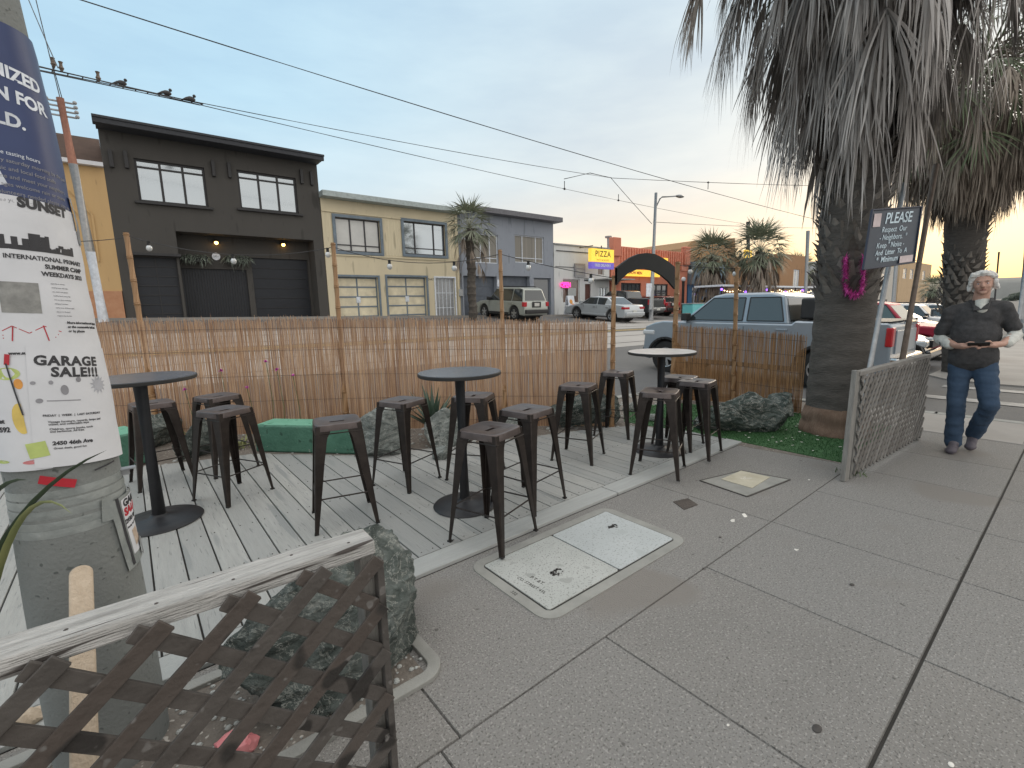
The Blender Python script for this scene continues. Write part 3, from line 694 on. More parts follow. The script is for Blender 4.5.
# ---------------------------------------------------------------- reed fences
def reed_fence(pts, heights, lab, m, dens=430, seed=1):
    rnd = random.Random(seed); f = empty('reed_fence', (pts[0].x, pts[0].y, 0), 0, lab, 'reed fence'); org = Vector((pts[0].x, pts[0].y, 0))
    b = MB(); wires = [MB() for _ in range(5)]; tot = 0; lens = [(pts[i+1]-pts[i]).length for i in range(len(pts)-1)]
    for i in range(len(pts)-1):
        a, c = pts[i]-org, pts[i+1]-org; d = (c-a).normalized(); nrm = Vector((-d.y, d.x, 0)); n = int(lens[i]*dens)
        for k in range(n):
            t = (k+rnd.random())/n; p = a.lerp(c, t); h = heights[i]+(heights[i+1]-heights[i])*t
            h *= rnd.gauss(1, .018); lean = rnd.gauss(0, .009)*h; r_ = rnd.uniform(.0016,.0034); b.cur = rnd.random()**1.6
            off = nrm*rnd.uniform(-.008,.008)
            if rnd.random() < .05: h *= rnd.uniform(.8,1.03)
            p0 = p+off+Vector((0,0,.01)); p1 = p+off*-.5+d*lean+Vector((0,0,h))
            q = [d*r_, nrm*r_*.8, -d*r_, -nrm*r_*.8]; lo = [b.vert(p0+v) for v in q]; hi = [b.vert(p1+v*.7) for v in q]
            for j in range(4): b.face((lo[j], lo[(j+1)%4], hi[(j+1)%4], hi[j]))
            b.face(hi)
        for wi, wf in enumerate((.08,.3,.52,.74,.93)):
            wires[wi].tube([a+nrm*-.010+Vector((0,0,heights[i]*wf)), c+nrm*-.010+Vector((0,0,heights[i+1]*wf))], .0016, 5)
            wires[wi].tube([a+nrm*.010+Vector((0,0,heights[i]*wf)), c+nrm*.010+Vector((0,0,heights[i+1]*wf))], .0016, 5)
    b.build('reeds', m, f, fix=False)
    for wb in wires: wb.build('binding_wire', M['wire'], f)
    return f
def gp(px_, depth): p = P(px_, 400, depth); return Vector((p.x, p.y, 0))
FL = [gp(-60,5.9), gp(20,5.8), gp(150,5.85), gp(345,6.0), gp(505,6.0), gp(607,5.9)]
def hz(px_, py_, p):                               # real height at the ground point p for a picture row
    d = ray(px_, py_); return CAMH + d.z*Vector((p.x, p.y)).length/Vector((d.x, d.y)).length
HL = [hz(0,325,FL[0]), hz(20,325,FL[1]), hz(150,322,FL[2]), hz(345,319,FL[3]), hz(505,321,FL[4]), hz(607,323,FL[5])]
reed_fence(FL, HL, 'long pale reed fence left of the arch along the street side of the deck', M['reed'], seed=3)
FR = [G(672,400), G(733,403), G(801,414)]; FR = [Vector((p.x, p.y, 0)) for p in FR]
HR = [hz(672,326,FR[0]), hz(733,330,FR[1]), hz(808,336,FR[2])]
reed_fence(FR, HR, 'short golden reed fence between the arch and the palm', M['reedR'], dens=380, seed=5)
b = MB(); e = FR[2]; b.box((e.x+.03, e.y-.09, .46), (.05,.05,.92)); tag(b.build('fence_end_post', M['wire'], bevel=.004), 'short black post at the palm end of the golden reed fence', 'post')

# bamboo posts, arch, festoon lights
def post(px0, py0, px1, py1, base, depth_top, lab, r_=.026):
    t = P(px0, py0, depth_top); o = empty('bamboo_post', (base.x, base.y, 0), 0, lab, 'bamboo post', 'bamboo posts along the fences')
    v = t-Vector((base.x, base.y, 0)); n = 9; pts = []; rad = []
    for k in range(n):
        f = k/n; 
        for g, rr in ((0,1.),(.86,.97),(.93,1.12)): pts.append(v*(f+g/n)); rad.append(r_*rr*(1-.12*f))
    pts.append(v); rad.append(r_*.88)
    b = MB(); b.tube(pts, rad, 12); b.build('cane', M['bamboo'], o, smooth=True)
    return t
off_ = .055
def toward(p, k=off_): q = Vector((p.x, p.y, 0)); return q*(1-k/q.length)
B = {}
def dpt(p): return (Vector((p.x, p.y, CAMH))-CAM).dot(cf)
B[1] = post(126,233,0,0, toward(gp(153,5.8)), 5.75, 'leftmost bamboo post, in front of the dark house', .036)
B[2] = post(333,243,0,0, toward(FL[3]), 5.92, 'bamboo post behind the long green block', .034)
B[3] = post(500,250,0,0, toward(FL[4]), 5.95, 'bamboo post in front of the parked grey off-roader, right of the agave', .03)
aL = toward(FL[5], .0); aL = Vector((P(612,400,5.85).x, P(612,400,5.85).y, 0)); aR = toward(FR[0])
B[4] = post(614,276,0,0, aL, 5.85, 'left post of the black arch', .034)
B[5] = post(678,262,0,0, aR, 7.3, 'right post of the black arch', .044)
B[6] = post(737,267,0,0, toward(FR[1]), 6.9, 'bamboo post rising from the middle of the golden reed fence', .036)
# arch board between its posts
ar = empty('arch_panel', (0,0,0), 0, 'black curved board spanning the two posts of the deck entrance', 'arch')
a0, a1 = P(616,300,5.8), P(676,300,7.25); a0.z = a1.z = 0; dd = (a1-a0); Ls = dd.length; dd.normalize(); nn = Vector((dd.y, -dd.x, 0))
def archpt(px_, py_):
    d = ray(px_, py_); nrm = Vector((-dd.y, dd.x, 0)); t = (a0-CAM).dot(nrm)/d.dot(nrm); return CAM+d*t
top = [(616,268),(622,263),(630,257.5),(638,254),(646,253),(654,254),(662,258),(668,262),(674,267)]
low = [(616,285),(620,279.5),(627,273.5),(636,269.5),(645,269),(653,271),(661,275.5),(668,281.5),(674,289)]
b = MB(); TP = [archpt(*q) for q in top]; LW = [archpt(*q) for q in low]
for s_ in (0, 1):
    o_ = nn*.03*(s_-.5)
    for k in range(8): b.poly([TP[k]+o_, TP[k+1]+o_, LW[k+1]+o_, LW[k]+o_])
for k in range(8):
    b.poly([TP[k]-nn*.015, TP[k+1]-nn*.015, TP[k+1]+nn*.015, TP[k]+nn*.015]); b.poly([LW[k]-nn*.015, LW[k+1]-nn*.015, LW[k+1]+nn*.015, LW[k]+nn*.015])
b.build('board', M['archblk'], ar)
# festoon cables with bulbs
def festoon(a, c, sag, ts, labs):
    f = empty('string_lights', (0,0,0), 0, labs, 'string lights', 'string lights between the bamboo posts')
    def pt(t): p = a.lerp(c, t); p.z -= sag*4*t*(1-t); return p
    b = MB(); b.tube([pt(k/14) for k in range(15)], .0045, 6); b.build('cable', M['wire'], f)
    for t in ts:
        p = pt(t); b = MB(); b.tube([p+Vector((0,0,.005)), p-Vector((0,0,.05))], [.018,.020], 10); s = b.build('lamp_holder', M['plastic'], f)
        b = MB(); b.ball(p-Vector((0,0,.078)), .033, 12, 8, (1,1,1.15)); b.build('bulb', M['bulb'], s, smooth='all')
zt = Vector((0,0,-.05))
festoon(P(40,240,5.5), B[1]+zt, .03, (), 'bare run of cable ending at the leftmost bamboo post')
festoon(B[1]+zt*.6, B[2]+zt, .16, (.10,.5,.97), 'run of bulbs in front of the dark house')
festoon(B[2]+zt, B[3]+zt, .15, (.33,.72), 'run of bulbs in front of the cream house')
festoon(B[3]+zt, B[4]+zt*.5, .02, (.25,.8), 'run of bulbs in front of the grey house and white shop')
festoon(B[5]+zt, B[6]+zt*.4, .01, (.22,.97), 'run of bulbs right of the arch above the silver pickup')

# ---------------------------------------------------------------- plants behind the deck
def leaf_blade(b, base, dirv, ln, wd, curve=.3, n=6, th=.25):
    d = Vector(dirv).normalized(); sd = d.cross(Vector((0,0,1)))
    if sd.length < .05: sd = Vector((1,0,0))
    sd.normalize(); up = sd.cross(d).normalized(); prev = None; p = Vector(base)
    for k in range(n+1):
        t = k/n; wq = wd*(math.sin(PI*min(1, t*.75+.28))**.8)*(1-t)**.35 if t < 1 else 0.001
        q = p+d*ln*t+Vector((0,0,-curve*ln*t*t)); cur = [b.vert(q-sd*wq/2+up*wq*th), b.vert(q), b.vert(q+sd*wq/2+up*wq*th)]
        if prev:
            b.face((prev[0], cur[0], cur[1], prev[1])); b.face((prev[1], cur[1], cur[2], prev[2]))
        prev = cur
ag = G(447,450); ag = Vector((ag.x+.1, ag.y+.45, 0)); t = empty('agave', ag, 0, 'dark spiky agave between the pale boulders behind the middle table', 'agave')
for k in range(26):
    b = MB(); a = k*2.4; el = .55+.9*(k/26); leaf_blade(b, (0,0,.12), (math.cos(a)*math.cos(el), math.sin(a)*math.cos(el), math.sin(el)), random.uniform(.42,.62), .075, .05, 6, .35)
    b.build('leaf', M['agave'], t, smooth='all', fix=False)
rnd = random.Random(8); k = 0
for px_, py_, hh in ((221,371,.62),(266,362,.68),(277,370,.6),(293,376,.52),(247,388,.45),(185,390,.4)):
    base = P(px_+6, 420, 5.55); base.z = 0; tp_ = P(px_, py_, 5.5); o = empty('flower', base, 0, None, None)
    b = MB(); v = tp_-base; b.tube([(0,0,0), v*.5+Vector((.03,.0,0)), v], .004, 5)
    for q in range(7): leaf_blade(b, (0,0,.01), (rnd.gauss(0,.5), rnd.gauss(0,.5), 1), rnd.uniform(.2,.42), .018, .2, 4)
    b.build('stem', M['stem'], o, fix=False); b = MB()
    for q in range(16):
        a = rnd.random()*6.28; e_ = rnd.uniform(-.2,1.2); leaf_blade(b, v, (math.cos(a)*math.cos(e_), math.sin(a)*math.cos(e_), math.sin(e_)), .036, .018, .1, 3)
    b.build('blossom', M['petal'], o, fix=False)
    tag(o, 'magenta flower '+('nearest the pole side table top', 'tallest of the bunch right of the first bamboo post', 'brightest one, just above the rear stool', 'small pale one right of the brightest', 'low one directly behind the rear stool', 'low one right beside the dark table top')[k], 'flower', 'magenta flowers before the reed fence'); k += 1
def tuft(c, n, ln, lab, m, nm='grass_tuft', cat='grass tuft', wd=.012, grp=None):
    b = MB()
    for q in range(n):
        a = rnd.random()*6.28; e_ = rnd.uniform(.5,1.4); leaf_blade(b, Vector(c)+Vector((rnd.gauss(0,.05), rnd.gauss(0,.05), 0)), (math.cos(a)*math.cos(e_), math.sin(a)*math.cos(e_), math.sin(e_)), rnd.uniform(.5,1)*ln, wd, .35, 5)
    return tag(b.build(nm, m, fix=False), lab, cat, grp)
p = G(866,478); tuft((p.x+.05,p.y+.12,0), 30, .10, 'small green weed at the foot of the far lattice', M['stem'], 'weed', 'weed')
tuft(G(236,448), 60, .3, 'low green plant under the stools beside the long green block', M['leafy'], 'low_plant', 'plant', .02)
tuft((FL[1].x+.2,FL[1].y+.35,0), 160, 1.75, 'dry brown grass heads showing over the left end of the reed fence', M['reed'], 'dry_grass', 'dry grass', .02)
# ---------------------------------------------------------------- lattice fences
def clip_seg(u0, v0, du, dv, W_, Hh):
    t0, t1 = -1e9, 1e9
    for p, d, lo, hi in ((u0, du, 0, W_), (v0, dv, 0, Hh)):
        if abs(d) < 1e-9: continue
        a, b_ = (lo-p)/d, (hi-p)/d
        t0 = max(t0, min(a, b_)); t1 = min(t1, max(a, b_))
    return (t0, t1) if t1 > t0 else None
def lattice(t, a, c, z0, z1, per, sw, th, m, outn, parent, ang=45., per2=None):
    a, c = Vector(a), Vector(c); d = (c-a); Wd = d.length; d.normalize(); nn_ = Vector(outn).normalized(); rnd = random.Random(4)
    for lay, sgn in ((0,1),(1,-1)):
        b = MB(); du, dv = math.cos(R(ang)), math.sin(R(ang))*sgn
        n = int((Wd+(z1-z0))/per)+6
        for k in range(-n, n):
            u0 = k*per+.01*lay; v0 = 0
            s_ = clip_seg(u0, v0, du, dv, Wd, z1-z0)
            if not s_: continue
            if s_[1]-s_[0] < .03: continue
            jit = rnd.uniform(-.003,.003); b.cur = rnd.random()
            p0 = a+d*(u0+du*s_[0]+jit)+Vector((0,0,z0+dv*s_[0]))+nn_*(th*(1 if lay == 0 else 0)+.001*lay)
            p1 = a+d*(u0+du*s_[1]+jit)+Vector((0,0,z0+dv*s_[1]))+nn_*(th*(1 if lay == 0 else 0)+.001*lay)
            b.bar(p0, p1, sw, th*.92, up=nn_, ext=.012)
        b.build('slats', m, parent, bevel=.0012, seg=1)
LF = empty('lattice_fence', (.45,1.22,0), 0, 'near dark brown lattice fence with a grey weathered top rail, at the lower left', 'lattice fence')
LF.location = (0,0,0)
b = MB(); b.bar((-1.3,1.33,.845), (.475,1.265,.845), .098, .045); rl = b.build('top_rail', M['weathered'], LF, bevel=.007, seg=2)
for q_ in ((.452,1.262,.41), (-.9,1.312,.41)): b = MB(); b.box(q_, (.038,.06,.822)); b.build('post', M['postw'], LF, bevel=.003)
b = MB(); b.box((.476,1.212,.41), (.02,.030,.80)); b.build('end_trim', M['latticew'], LF, bevel=.002)
lattice(LF, (-1.3,1.262,0), (.465,1.205,0), .02, .832, .168, .039, .010, M['latticew'], (-.03,-1,0), LF, 40.5)
b = MB(); b.bar((-1.3,1.275,.03), (.44,1.222,.03), .03, .05); b.build('bottom_rail', M['latticew'], LF)
for nx in (-.17,-.02,.13,.27,.41):
    b = MB(); b.ball((nx, 1.30-.037*(nx+.5)+random.uniform(-.02,.02), .8675), .0045, 8, 4, (1,1,.3)); b.build('nail_head', M['iron'], rl)
# far lattice
A0, A1 = G(845,480), G(916,440); A0 = Vector((A0.x, A0.y, 0)); A1 = Vector((A1.x, A1.y, 0))
LG = empty('lattice_fence', (0,0,0), 0, 'far grey lattice fence beside the palm, standing at right angles to the turf', 'lattice fence')
hA = hz(862,374,A0); hB = hz(922,357,A1); hA = hB = .90
dA = (A1-A0).normalized(); nA = Vector((dA.y, -dA.x, 0)); lean = Vector((.065,0,0))
b = MB(); b.bar(A0-dA*.02, A0-dA*.02+lean+Vector((0,0,hA+.03)), .085, .04, up=nA); b.build('post', M['postw'], LG, bevel=.004); b = MB(); b.bar(A0+dA*.07+nA*.0, A0+dA*.07+lean+Vector((0,0,hA-.02)), .04, .045, up=nA)
b.build('post', M['postw'], LG, bevel=.004)
b = MB(); b.bar(A1, A1+lean+Vector((0,0,hB-.02)), .07, .045, up=nA); b.build('post', M['postw'], LG, bevel=.004)
b = MB(); b.bar(A0+lean+Vector((0,0,hA)), A1+lean+Vector((0,0,hB)), .06, .035, ext=.02); b.build('top_rail', M['latticeg'], LG, bevel=.004)
lattice(LG, A0+dA*.05+nA*.03+lean*.5, A1+nA*.03+lean*.5, .05, hA-.03, .088, .030, .008, M['latticeg'], nA, LG, 52)
# two pipes tied to the far lattice and the chalkboard sign
def pipe(px0, py0, px1, py1, d0, d1, m, lab, r_):
    p0, p1 = P(px0, py0, d0), P(px1, py1, d1)
    b = MB(); b.tube([p0, p1], r_, 14); o = b.build('sign_pole', m, smooth=True); tag(o, lab, 'pole', 'leaning poles at the far lattice')
    return p0, p1
d0 = (A0-CAM).dot(cf)
pa, pb = pipe(850,473,904,184, (Vector((A0.x,A0.y,.1))-CAM).dot(cf)+.10, 4.62, M['galv'], 'grey galvanised pole leaning at the near end of the far lattice, behind the chalkboard', .024)
pc, pd_ = pipe(902,362,936,165, 5.3, 5.5, M['brownpipe'], 'brown pole leaning at the far end of the far lattice, right of the chalkboard', .03)
cs = [P(871,213,4.02), P(921.5,209.5,4.30), P(912.5,262,4.24), P(865,264,3.96)]
up = ((cs[0]-cs[3])+(cs[1]-cs[2])).normalized(); rt = (cs[1]-cs[0]).normalized(); w_ = ((cs[1]-cs[0]).length+(cs[2]-cs[3]).length)/2; h_ = ((cs[0]-cs[3]).length+(cs[1]-cs[2]).length)/2
ctr = sum(cs, Vector())/4; FM = frameM(ctr, rt, up); n_ = FM.to_3x3() @ Vector((0,0,1)); upn = n_.cross(rt)
FM = frameM(ctr, rt, upn)
# keep the slanted outline of the board
shx = up.dot(rt)/max(1e-6, up.dot(upn))
def sp(u, v, z=0.): return FM @ Vector((u+shx*v, v, z))
sg = empty('chalkboard_sign', (0,0,0), 0, 'dark chalkboard with white chalk writing headed PLEASE, on the leaning poles', 'sign')
b = MB(); b.prism([sp(-w_/2,-h_/2), sp(w_/2,-h_/2), sp(w_/2,h_/2), sp(-w_/2,h_/2)], FM.to_3x3() @ Vector((0,0,-.014))); b.build('board', M['chalk'], sg, bevel=.002)
fr = MB()
for (u0,v0,u1,v1) in ((-1,-1,1,-1),(1,-1,1,1),(1,1,-1,1),(-1,1,-1,-1)):
    fr.bar(sp(u0*w_/2,v0*h_/2,.001), sp(u1*w_/2,v1*h_/2,.001), .012, .018, up=n_, ext=.004)
fr.build('frame', mat('dark_frame', (.012,.016,.035), .5), sg, bevel=.002)
tm = lambda u, v: (lambda co: sp(u+co.x, v+co.y, .0035+co.z))
def chalk(body, size, v, u=0., bold=0.0, sp_=1., al='CENTER', m='chalkw'): text_obj(body, size, M[m], sg, None, mapf=tm(u, v), depth=.001, bold=bold, shear=.12, space=sp_, align=al)
chalk('PLEASE', h_*.27, h_*.325, w_*.05, .0012, .95)
chalk('Respect  Our', h_*.135, h_*.135, -.005); chalk('- Neighbors.  *', h_*.135, h_*.0, -.005); chalk('Keep " Noise -', h_*.135, -h_*.135, -.03)
chalk('And  Litter  To  A', h_*.125, -h_*.26, -.005, .0006); chalk('*  Minimum', h_*.135, -h_*.38, -.05, .0006)
b = MB(); b.prism([sp(-w_*.45,h_*.2,.004), sp(-w_*.31,h_*.2,.004), sp(-w_*.31,h_*.43,.004), sp(-w_*.45,h_*.43,.004)], n_*.001); b.build('card', M['label'], sg)
b = MB(); b.prism([sp(w_*.17,-h_*.48,.01), sp(w_*.44,-h_*.48,.01), sp(w_*.44,-h_*.36,.01), sp(w_*.17,-h_*.36,.01)], n_*.001); b.build('card', M['label'], sg)
b = MB(); b.tube([sp(0,h_*.42,-.02), pa.lerp(pb,.93)], .003, 6); b.tube([sp(w_*.46,-h_*.42,-.02), pc.lerp(pd_,.5)], .003, 6); b.build('tie_wire', M['wire'], sg)

# ---------------------------------------------------------------- near pole with posters
PC = Vector((-.205,2.045,0)); PHI = math.atan2(.205, 2.045); LEAN = .022
up_ = empty('utility_pole', PC, 0, 'thick grey utility pole wrapped in posters at the left edge', 'utility pole')
b = MB(); b.lathe((0,0,0), [(0,.0),(.157,.0),(.155,.3),(.149,.62),(.141,.9),(.137,1.0),(.137,1.3),(.132,1.5),(.130,2.1),(.117,2.3),(.110,2.5),(.105,4.5),(.095,8.5),(0,8.5)], 48); b.v = [(x-LEAN*max(0, z-1)*math.cos(PHI), y-LEAN*max(0, z-1)*math.sin(PHI), z) for x, y, z in b.v]; b.build('shaft', M['poleconc'], up_, smooth=True)
for z in (.985,.955,.925,.89,.865):
    b = MB(); r0 = .1368+(1-z)*.035+.0006*random.random(); b.lathe((0,0,0), [(r0-.01,z-.013),(r0+.0008,z-.012),(r0+.0018,z),(r0+.0008,z+.012),(r0-.01,z+.013)], 48); b.build('tape_band', M['tape'], up_, smooth=True)
WR = 0.
def wrink(s_, z, wr):
    if not wr: return 0.
    o_ = Vector((3.1,7.7,0)); return noise.noise(Vector((s_*14, z*11, 0))+o_)*wr + abs(noise.noise(Vector((s_*30+z*16, z*26-s_*20, 1))+o_))*wr*.9
def wrap(a0, z0, rr, tilt=0.):
    wr0 = WR
    def f(co):
        u = co.x*math.cos(tilt)-co.y*math.sin(tilt); v = co.x*math.sin(tilt)+co.y*math.cos(tilt); rr_ = (rr(z0+v) if callable(rr) else rr)+co.z
        a = PHI+a0+u/.15; rr_ += wrink(a0*.15+u, z0+v, wr0)
        ln_ = LEAN*max(0, z0+v-1); return Vector((rr_*math.sin(a)-ln_*math.cos(PHI), -rr_*math.cos(a)-ln_*math.sin(PHI), z0+v))
    return f
def RP(z):
    T = ((.9,.1385),(1.05,.143),(1.33,.143),(1.47,.1375),(1.78,.136),(2.07,.1345),(2.3,.121),(2.5,.1145),(9,.11))
    for i in range(len(T)-1):
        if z <= T[i+1][0]: t = max(0, (z-T[i][0])/(T[i+1][0]-T[i][0])); return T[i][1]+(T[i+1][1]-T[i][1])*t
    return .11
def patch(name, m, a0, z0, wd, ht, par, off=0., tilt=0., wr=None, n=(26,14), seed=0, shape=None):
    global WR
    if wr is not None: WR = wr
    b = MB(); f = wrap(a0, z0, RP, tilt); g = []
    for i in range(n[0]+1):
        row = []
        for j in range(n[1]+1):
            u = (i/n[0]-.5)*wd; v = (j/n[1]-.5)*ht
            row.append(b.vert(f(Vector((u,v,off)))))
        g.append(row)
    for i in range(n[0]):
        for j in range(n[1]): b.face((g[i][j], g[i+1][j], g[i+1][j+1], g[i][j+1]))
    o = b.build(name, m, par, smooth='all', fix=False); return o
def poster(a0, z0, wd, ht, m, lab, off, tilt=0., seed=0, wr=.0016, body='sheet'):
    e = empty('poster', PC, 0, lab, 'poster'); patch(body, m, a0, z0, wd, ht, e, off, tilt, wr, seed=seed); return e
def ptext(e, body, size, a0, z0, off, tilt=0., m='ink', bold=.0, al='LEFT', sp_=1., sx=1.):
    f = wrap(a0, z0, lambda z: RP(z), tilt)
    text_obj(body, size, M[m], e, None, mapf=lambda co: f(Vector((co.x*sx, co.y, co.z+off))), depth=.0004, bold=bold, align=al, space=sp_)
D = R
# blue poster, big white words
e = poster(D(14), 2.005, .36, .58, M['navy'], 'dark navy poster with white capitals, topmost on the pole', .0015, seed=2, wr=.0022)
tl_ = -.09
for body, z in (('ORGANIZED', 2.155), ('PLAN FOR', 2.095), ('BUILD.', 2.035)):
    ptext(e, body, .047, D(60 if body != 'BUILD.' else 30), z,  .0023, tl_, 'palewhite', .0016, 'RIGHT')
for k in range(7): ptext(e, ['coffee tasting hours','every saturday morning by the park','music and local food stalls','come and meet your neighbors','all ages welcome rain or shine','volunteers needed please sign up','see you on the avenue'][k], .015, D(-8), 1.955-.021*k,  .0023, tl_, 'greyink' if k else 'palewhite')
b = patch('white_band', M['paper'], D(14), 1.80, .34, .075, e, .0024, tl_, None, (24,4))
ptext(e, 'SUNSET', .036, D(58), 1.812, .0032, tl_, 'ink', .0022, 'RIGHT', 1.05)
patch('skyline_arc', M['palewhite'], D(-15), 1.875, .09, .04, e, .0024, .3, None, (8,4))
# skyline poster
e = poster(D(10), 1.585, .40, .37, M['paper'], 'white wrinkled poster with a black city skyline, below the navy one', .004, seed=5, wr=.003)
rnd = random.Random(3); b = MB(); f = wrap(D(6), 1.695, RP, -.06); x = -.15
while x < .12:
    wq = rnd.uniform(.006,.016); h_ = rnd.uniform(.01,.045)*(1.2-abs(x)*3); v = [f(Vector(q)) for q in ((x,0,.0049),(x+wq,0,.0049),(x+wq,h_,.0049),(x,h_,.0049))]; b.poly(v); x += wq
b.build('skyline_print', M['ink'], e, fix=False)
for body, sz, z, a, bo in (('INTERNATIONAL PRIMARY',.017,1.666,66,.0004),('SUMMER CAMP',.017,1.645,64,.0006),('WEEKDAYS 2023',.017,1.624,64,.0006)):
    ptext(e, body, sz, D(a), z, .0049, -.06, 'ink', bo, 'RIGHT')
for k in range(9): ptext(e, ['ages five to eleven,','small groups and trips,','art, music and games','healthy lunch every day','nine to three weekdays','bilingual teachers','early drop off from eight','places are limited','register by the first'][k], .0049, D(22), 1.605-.0115*k, .0049, -.06, 'greyink')
for k in range(3): ptext(e, ['More information and sign up','at the community hall desk','or by phone'][k], .010, D(30), 1.492-.0125*k, .0049, -.06, 'ink', .0003)
patch('photo_print', mat('grey_photo_print', (.12,.12,.12), .5, 0, c2=(.36,.36,.34), scale=40, amt=1), D(-6), 1.565, .085, .085, e, .0049, -.06, None, (10,8), 5)
b = MB(); f = wrap(D(0), 1.465, RP, -.05)
def brush(pts, wd):
    for i in range(len(pts)-1):
        p, q = Vector((*pts[i], 0)), Vector((*pts[i+1], 0)); d = (q-p).normalized(); s_ = Vector((-d.y, d.x, 0))*wd/2
        b.poly([f(Vector((k.x, k.y, .0049))) for k in (p-s_, q-s_, q+s_, p+s_)])
brush([(-.07,-.006),(.052,-.004)], .003); brush([(-.07,-.014),(.045,-.012)], .003); brush([(-.05,-.022),(-.045,.02)], .003); brush([(.028,-.022),(.02,.022)], .003); brush([(-.07,.006),(-.047,.02),(-.012,.0),(.022,.02),(.06,.004)], .0022)
b.build('bridge_print', M['red'], e, fix=False)
ptext(e, 'www.sunsetsummercamp', .012, D(-25), 1.412, .0049, -.04, 'ink', .0005)
# fruit poster at left
e = poster(D(-49), 1.235, .21, .33, M['paper'], 'white poster with green and yellow fruit shapes, left of the garage sale one', .0045, seed=6)
def blob(name, m, a0, z0, wd, ht, off, par, cut=0):
    f = wrap(a0, z0, RP); b = MB(); b.poly([f(Vector((wd/2*math.cos(t), ht/2*math.sin(t), off))) for t in [2*PI*k/20 for k in range(20)] if not (cut and math.cos(t) > cut)]); return b.build(name, m, par, fix=False)
blob('lime_slice_print', M['lime'], D(-30), 1.355, .06, .035, .0054, e); blob('lemon_print', M['lemon'], D(-26), 1.225, .04, .09, .0054, e, .5); blob('orange_slice_print', M['orange'], D(-22), 1.325, .02, .03, .0054, e)
ptext(e, 'Market', .018, D(-42), 1.22, .0054, 0, 'ink', .0006, 'RIGHT'); ptext(e, '90592', .02, D(-38), 1.195, .0054, 0, 'ink', .0008, 'RIGHT')
blob('pink_print', M['pinkplastic'], D(-24), 1.095, .05, .012, .0054, e); blob('olive_print', M['lime'], D(-56), 1.10, .05, .010, .0054, e)
# garage sale poster
e = poster(D(33), 1.240, .262, .355, M['paper'], 'white poster reading GARAGE SALE, at eye level on the pole', .0065, -.10, 7)
g_ = -.13
ptext(e, 'GARAGE', .038, D(24), 1.378, .0074, g_, 'ink', .0016, 'CENTER', 1.1); ptext(e, 'SALE!!!', .038, D(29), 1.343, .0074, g_, 'ink', .0016, 'CENTER', 1.1)
for a, z, s1, s2 in ((-10,1.325,.012,.01),(4,1.322,.01,.012),(14,1.296,.018,.03),(28,1.322,.013,.016),(-8,1.272,.016,.014)):
    blob('drawing_print', M['greyink'], D(a), z, s1, s2, .0074, e)
patch('drawing_rule', M['greyink'], D(12), 1.265, .075, .003, e, .0073, g_, None, (8,1))
b = MB(); f = wrap(D(50), 1.298, RP)
b.poly([f(Vector(((.03 if k%2 else .017)*math.cos(2*PI*k/24), (.03 if k%2 else .017)*math.sin(2*PI*k/24), .0074))) for k in range(24)]); b.build('starburst_print', mat('pale_grey_ink', (.42,.43,.47), .6), e, fix=False)
ptext(e, 'FRIDAY  |  WEEK  |  LAST SATURDAY', .0085, D(-8), 1.228, .0074, g_, 'ink', .0002)
for k, body in enumerate(('Vintage furniture, records, lamps and', 'tables, and collectable toys', '', 'Children, sports books, tools', 'and barbecue. All free.')): 
    if body: ptext(e, body, .0085, D(-5), 1.208-.0073*k, .0074, g_, 'ink', .0001)
ptext(e, '2450 46th Ave', .0155, D(-5), 1.143, .0074, g_, 'ink', .0007); ptext(e, 'Great deals, good fun', .0085, D(-5), 1.128, .0074, g_, 'ink', .0001)
patch('dark_stripe_print', M['ink'], D(-26), 1.310, .004, .15, e, .0074, .09, None, (1,8)); patch('red_tape', M['red'], D(-27), 1.395, .012, .03, e, .0074, -.2, None, (2,2))
patch('lime_corner', M['lime'], D(-18), 1.130, .045, .045, e, .0074, .1, None, (4,4))
o = patch('red_tape', M['red'], D(-8), 1.025, .085, .026, None, .004, -.38, .001, (8,3)); o.location = PC; tag(o, 'strip of red tape on the bare pole below the posters', 'tape')
o = patch('black_strip', M['ink'], D(40), 1.04, .07, .005, None, .004, .12, 0, (8,1)); o.location = PC; tag(o, 'thin black strip under the garage sale poster', 'tape')
o = patch('foil_scrap', M['galv'], D(83), 1.8, .05, .14, None, .006, .1, .006, (6,10), 4); o.location = PC; tag(o, 'crumpled clear plastic at the edge of the navy and skyline posters', 'plastic scrap')
# lower flyer hanging off the right side
RP0 = RP
def RP(z): return .1445+max(0,.8-z)*.05
e = empty('poster', PC, 0, 'small lower flyer reading GARAGE SALE 2930 in a torn plastic sleeve on the pole', 'poster')
patch('plastic_sleeve', M['tape'], D(68), .80, .15, .25, e, .004, .10, .003, (14,10), 9); patch('dark_edge', M['ink'], D(50), .80, .012, .245, e, .0050, .10, None, (2,8), 9)
patch('sheet', M['paper'], D(75), .815, .11, .20, e, .0052, .10, None, (12,10), 9)
ptext(e, 'GARAGE', .034, D(54), .893, .0060, .06, 'ink', .0016); ptext(e, 'SALE', .036, D(54), .862, .0060, .06, 'red', .0022); ptext(e, '2930 Sunset', .022, D(53), .830, .0060, .05, 'ink', .0009); ptext(e, 'Sunday 9am to 2pm', .010, D(55), .808, .0060, .05, 'ink', .0003)
patch('photo_print', mat('warm_photo_print', (.25,.14,.07), .5, 0, c2=(.7,.6,.5), scale=50, amt=1), D(72), .765, .045, .055, e, .0060, .08, None, (5,5))
patch('foil_corner', M['galv'], D(84), .72, .06, .06, e, .008, .2, .007, (7,7), 12)
o = patch('tape_scrap', M['tape'], D(33), .90, .035, .075, None, .004, -.1, .004, (4,6), 3); o.location = PC; tag(o, 'wrinkled clear tape tab on the grey pole beside the lower flyer', 'tape')
